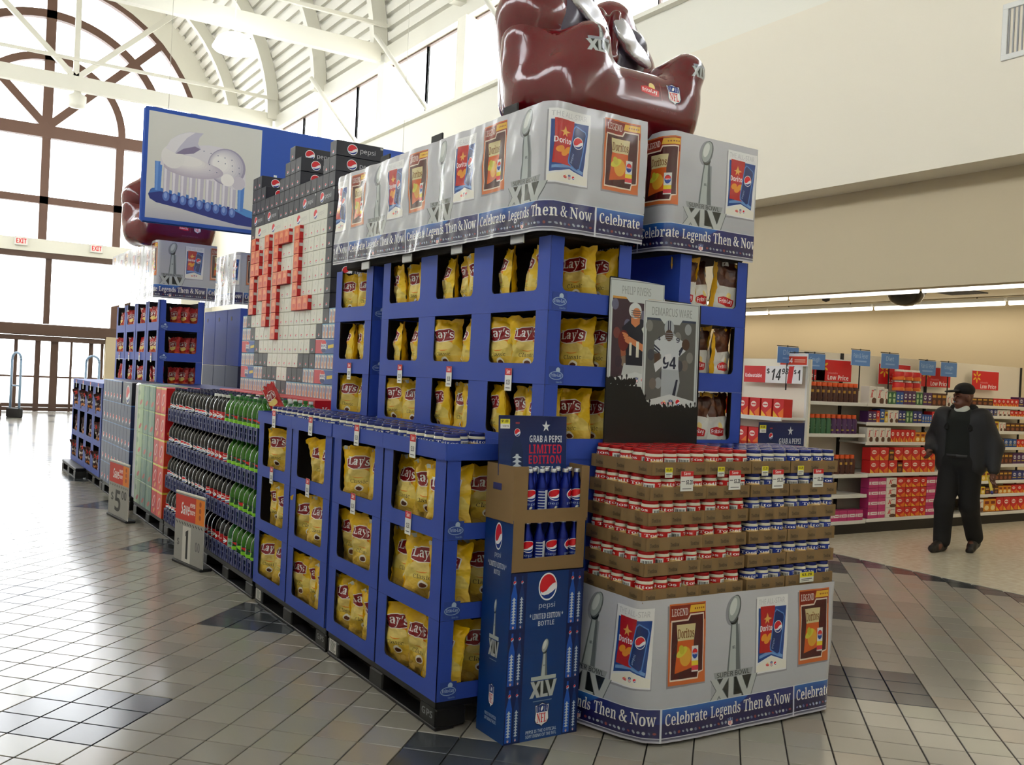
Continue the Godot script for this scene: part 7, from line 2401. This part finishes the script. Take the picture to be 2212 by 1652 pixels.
	S.call("store_sign", 0.62, 0.26, Vector3(8.75, 2.2, -10.1), 0.0, sheet(16, 2, 1), "red sign seen beside the right chip tower on the farther shelving", 0.2)
	# second drinks stand on the far right side of the display: only its header shows above the jars
	var t := thing("drinks_header", "blue header card for bottles showing behind the blue jar lids at right", "sign", Vector3(5.17, 0, -4.6))
	mb = MB.new()
	mb.cbox(M.topper, Vector3(0, 1.22, 0), Vector3(0.46, 0.33, 0.006), 0.002, {"": Rect2(0.45, 0.01, 0.02, 0.02), "f": Rect2(0, 0, 1, 1)})
	part("header_card", mb.mesh(), t)
	mb = MB.new()
	mb.cbox(M.blue, Vector3(0.02, 0.56, -0.15), Vector3(0.6, 1.12, 0.28), 0.004)
	part("stand_body", mb.mesh(), t)

# ---------------------------------------------------------------- the man walking past the shelves
func cap3(a: Vector3, b: Vector3, ra: float, rb := -1.0, cut := false) -> Dictionary:
	return {"a": a, "b": b, "ra": ra, "rb": ra if rb < 0 else rb, "cut": cut}

func person() -> void:
	var o := thing("person", "man in black cap, dark jacket and black trousers walking past the shelves, looking left", "person", Vector3(9.36, 0.0, -5.9), deg_to_rad(-76))
	var skin := mat(Color(0.36, 0.2, 0.14), 0.5)
	var shirt := mat(Color(0.035, 0.06, 0.045), 0.85)
	var jacket := mat(Color(0.1, 0.105, 0.12), 0.7)
	var collar := mat(Color(0.03, 0.035, 0.035), 0.9)
	var trousers := mat(Color(0.025, 0.025, 0.03), 0.85)
	var shoe := mat(Color(0.06, 0.04, 0.035), 0.5)
	var capm := mat(Color(0.025, 0.025, 0.03), 0.8)
	var tee := mat(Color(0.75, 0.76, 0.72), 0.8)
	# joints: his right is -x, he faces +z
	var hip := 0.93
	var rk := Vector3(-0.1, 0.5, 0.13)
	var ra := Vector3(-0.11, 0.1, 0.13)
	var lk := Vector3(0.105, 0.5, 0.0)
	var la := Vector3(0.11, 0.14, -0.2)
	var sh_r := Vector3(-0.19, 1.42, 0.0)
	var sh_l := Vector3(0.19, 1.42, 0.0)
	var el_r := Vector3(-0.31, 1.17, -0.1)
	var wr_r := Vector3(-0.29, 1.05, 0.1)
	var el_l := Vector3(0.31, 1.13, -0.04)
	var wr_l := Vector3(0.34, 0.87, 0.06)
	var look := Basis(Vector3.UP, deg_to_rad(-38))
	var hc := Vector3(0.0, 1.615, 0.02)
	var H := func(x: float, y: float, z: float) -> Vector3: return hc + look * Vector3(x, y, z)
	var b := [cap3(Vector3(-0.07, 0.95, 0), Vector3(0.07, 0.95, 0), 0.1), cap3(Vector3(0, 1.0, 0), Vector3(0, 1.36, -0.01), 0.1, 0.1), cap3(Vector3(0, 1.4, -0.01), Vector3(0, 1.55, 0.01), 0.06, 0.055),
		cap3(Vector3(-0.1, 0.92, 0), rk, 0.085, 0.06), cap3(rk, ra, 0.058, 0.04), cap3(Vector3(0.1, 0.92, 0), lk, 0.085, 0.06), cap3(lk, la, 0.058, 0.04),
		cap3(sh_r, el_r, 0.055, 0.043), cap3(el_r, wr_r, 0.042, 0.03), cap3(sh_l, el_l, 0.055, 0.043), cap3(el_l, wr_l, 0.042, 0.03), cap3(ra, ra + Vector3(0, -0.04, 0.1), 0.04), cap3(la, la + Vector3(0, -0.06, 0.08), 0.04), cap3(sh_r, sh_l, 0.06)]
	var body := blob(b, 0.014, 0.03, skin)
	# head and hands on finer grids, added to the same body mesh
	var head := [{"c": H.call(0, 0.03, -0.012), "e": Vector3(0.075, 0.1, 0.093), "basis": look}, {"c": H.call(0, -0.06, 0.025), "e": Vector3(0.055, 0.06, 0.06), "basis": look},
		cap3(H.call(0, -0.11, -0.02), H.call(0, 0.0, -0.02), 0.052, 0.06), cap3(H.call(0, 0.02, 0.085), H.call(0, -0.022, 0.1), 0.009, 0.015), cap3(H.call(-0.018, -0.062, 0.083), H.call(0.018, -0.062, 0.083), 0.009),
		cap3(H.call(-0.045, 0.03, 0.07), H.call(0.045, 0.03, 0.07), 0.014), {"c": H.call(-0.076, -0.005, -0.005), "e": Vector3(0.012, 0.032, 0.02), "basis": look}, {"c": H.call(0.076, -0.005, -0.005), "e": Vector3(0.012, 0.032, 0.02), "basis": look},
		{"c": H.call(0, -0.1, 0.055), "e": Vector3(0.028, 0.022, 0.026), "basis": look}]
	var join := func(m: ArrayMesh) -> void: body.add_surface_from_arrays(Mesh.PRIMITIVE_TRIANGLES, m.surface_get_arrays(0)); body.surface_set_material(body.get_surface_count() - 1, skin)
	join.call(blob(head, 0.006, 0.018, skin))
	for s in 2:
		var w: Vector3 = [wr_r, wr_l][s]
		var dir: Vector3 = [Vector3(0.25, -0.55, 0.6), Vector3(0.02, -0.95, 0.2)][s].normalized()
		var side: Vector3 = [Vector3(0.5, 0.5, 0.2), Vector3(-0.3, 0.1, 0.9)][s]
		side = (side - dir * side.dot(dir)).normalized()
		var curl := dir.cross(side) * (1.0 if s == 0 else -1.0)
		var hand := [cap3(w, w + dir * 0.05, 0.028, 0.03), cap3(w + dir * 0.06 - side * 0.022, w + dir * 0.06 + side * 0.022, 0.019)]
		for f in 4:
			var r: Vector3 = w + dir * 0.075 + side * (0.03 - 0.02 * f)
			var len_: float = [0.03, 0.036, 0.033, 0.025][f]
			var k1: Vector3 = r + dir * len_ + curl * 0.008
			var k2: Vector3 = k1 + (dir * 0.7 + curl * 0.7) * len_ * 0.8
			hand.append(cap3(r, k1, 0.0095, 0.009)); hand.append(cap3(k1, k2, 0.009, 0.0085))
			hand.append(cap3(k2, k2 + (dir * 0.1 + curl) * len_ * 0.6, 0.0085, 0.0075))
		hand.append(cap3(w + dir * 0.03 + side * 0.026, w + dir * 0.06 + side * 0.048 + curl * 0.01, 0.012, 0.011)); hand.append(cap3(w + dir * 0.06 + side * 0.048 + curl * 0.01, w + dir * 0.085 + side * 0.045 + curl * 0.03, 0.011, 0.009))
		join.call(blob(hand, 0.004, 0.006, skin))
	part("body", body, o)
	var eye := MB.new()
	for s in [-1.0, 1.0]:
		eye.lathe(mat(Color(0.02, 0.015, 0.015), 0.2), [Vector2(0.0, -0.007), Vector2(0.008, -0.004), Vector2(0.009, 0.0), Vector2(0.008, 0.004), Vector2(0.0, 0.007)], 10, H.call(s * 0.03, 0.012, 0.082))
	part("eyes", eye.mesh(), o)
	part("shirt", blob([cap3(Vector3(-0.06, 0.96, 0.01), Vector3(-0.06, 1.36, 0.0), 0.125, 0.125), cap3(Vector3(0.06, 0.96, 0.01), Vector3(0.06, 1.36, 0.0), 0.125, 0.125), cap3(Vector3(-0.05, 1.44, 0.0), Vector3(0.05, 1.44, 0.0), 0.075)], 0.014, 0.05, shirt), o)
	part("undershirt", blob([cap3(Vector3(-0.025, 1.49, 0.03), Vector3(0.025, 1.49, 0.03), 0.055)], 0.008, 0.02, tee), o)
	var jk := [cap3(Vector3(-0.13, 0.92, -0.01), Vector3(-0.13, 1.34, -0.02), 0.125, 0.14), cap3(Vector3(0.13, 0.92, -0.01), Vector3(0.13, 1.34, -0.02), 0.125, 0.14), cap3(Vector3(-0.1, 1.4, -0.02), Vector3(0.1, 1.4, -0.02), 0.1),
		cap3(sh_r, el_r, 0.1, 0.085), cap3(el_r, wr_r + Vector3(0, 0.02, -0.03), 0.085, 0.06), cap3(sh_l, el_l, 0.1, 0.088), cap3(el_l, wr_l + Vector3(0, 0.03, -0.01), 0.088, 0.058),
		{"c": Vector3(-0.01, 1.16, 0.2), "s": Vector3(0.1, 0.36, 0.16), "r": 0.03, "cut": true}, {"c": Vector3(0, 0.72, 0.0), "s": Vector3(0.6, 0.1, 0.4), "r": 0.0, "cut": true}, cap3(Vector3(0, 1.56, 0.06), Vector3(0, 1.42, 0.1), 0.085, 0.06, true)]
	part("jacket", blob(jk, 0.015, 0.05, jacket), o)
	part("collar", blob([cap3(Vector3(-0.085, 1.5, -0.03), Vector3(0.085, 1.5, -0.03), 0.055), cap3(Vector3(-0.09, 1.49, -0.02), Vector3(-0.115, 1.3, 0.115), 0.045, 0.028), cap3(Vector3(0.09, 1.49, -0.02), Vector3(0.115, 1.3, 0.115), 0.045, 0.028), cap3(Vector3(0, 1.56, 0.03), Vector3(0, 1.44, 0.1), 0.072, 0.06, true)], 0.011, 0.03, collar), o)
	part("trousers", blob([cap3(Vector3(-0.075, 0.97, 0), Vector3(0.075, 0.97, 0), 0.135), cap3(Vector3(-0.095, 0.9, 0), rk, 0.118, 0.095), cap3(rk, ra + Vector3(0, 0.02, -0.01), 0.095, 0.085), cap3(Vector3(0.095, 0.9, 0), lk, 0.118, 0.095), cap3(lk, la + Vector3(0, 0.02, 0.0), 0.095, 0.085), {"c": Vector3(0, 1.12, 0), "s": Vector3(0.4, 0.09, 0.4), "r": 0.0, "cut": true}], 0.014, 0.04, trousers), o)
	var belt := MB.new()
	belt.lathe(M.black, [Vector2(0.0, 0.99), Vector2(0.142, 0.99), Vector2(0.142, 1.03), Vector2(0.0, 1.03)], 24, Vector3(0, 0, 0.004), 1, [], 0, 1, 1.42, 1.0)
	part("belt", belt.mesh(), o)
	for s in 2:
		var an: Vector3 = [ra, la][s]
		var toe: Vector3 = [Vector3(-0.03, -0.055, 0.17), Vector3(0.0, -0.115, 0.13)][s]
		var heel: Vector3 = [Vector3(0, -0.055, -0.05), Vector3(0, -0.06, -0.07)][s]
		part("shoe", blob([cap3(an + heel, an + toe, 0.042, 0.04), cap3(an, an + heel * 0.6, 0.05, 0.045), cap3(an, an + toe * 0.6, 0.05, 0.045), {"c": Vector3(0, -0.2, 0), "s": Vector3(1, 0.2, 1), "r": 0.0, "cut": true}], 0.01, 0.03, shoe), o)
	part("cap", blob([{"c": H.call(0, 0.085, -0.012), "e": Vector3(0.09, 0.078, 0.106), "basis": look}, {"c": H.call(0, 0.068, 0.13), "e": Vector3(0.075, 0.012, 0.075), "basis": look * Basis(Vector3.RIGHT, 0.12)}, {"c": H.call(0, -0.02, 0), "s": Vector3(0.2, 0.06, 0.2), "r": 0.0, "basis": look, "cut": true}], 0.007, 0.012, capm), o)
	# a rolled paper in the hanging hand
	var mb := MB.new()
	mb.bar(mat(Color(0.85, 0.75, 0.3), 0.5), Vector3(0, 0, -0.1), Vector3(0, 0, 0.12), 0.014, 10)
	mb.bar(mat(Color(0.2, 0.2, 0.5), 0.5), Vector3(0, 0, 0.12), Vector3(0, 0, 0.15), 0.013, 10)
	var roll := solo("rolled_paper", mb.mesh(), "small yellow and blue rolled paper in the man's lowered hand", "paper")
	roll.transform = o.transform * Transform3D(Basis.from_euler(Vector3(0.7, 0.5, 0)), wr_l + Vector3(-0.01, -0.1, 0.05))
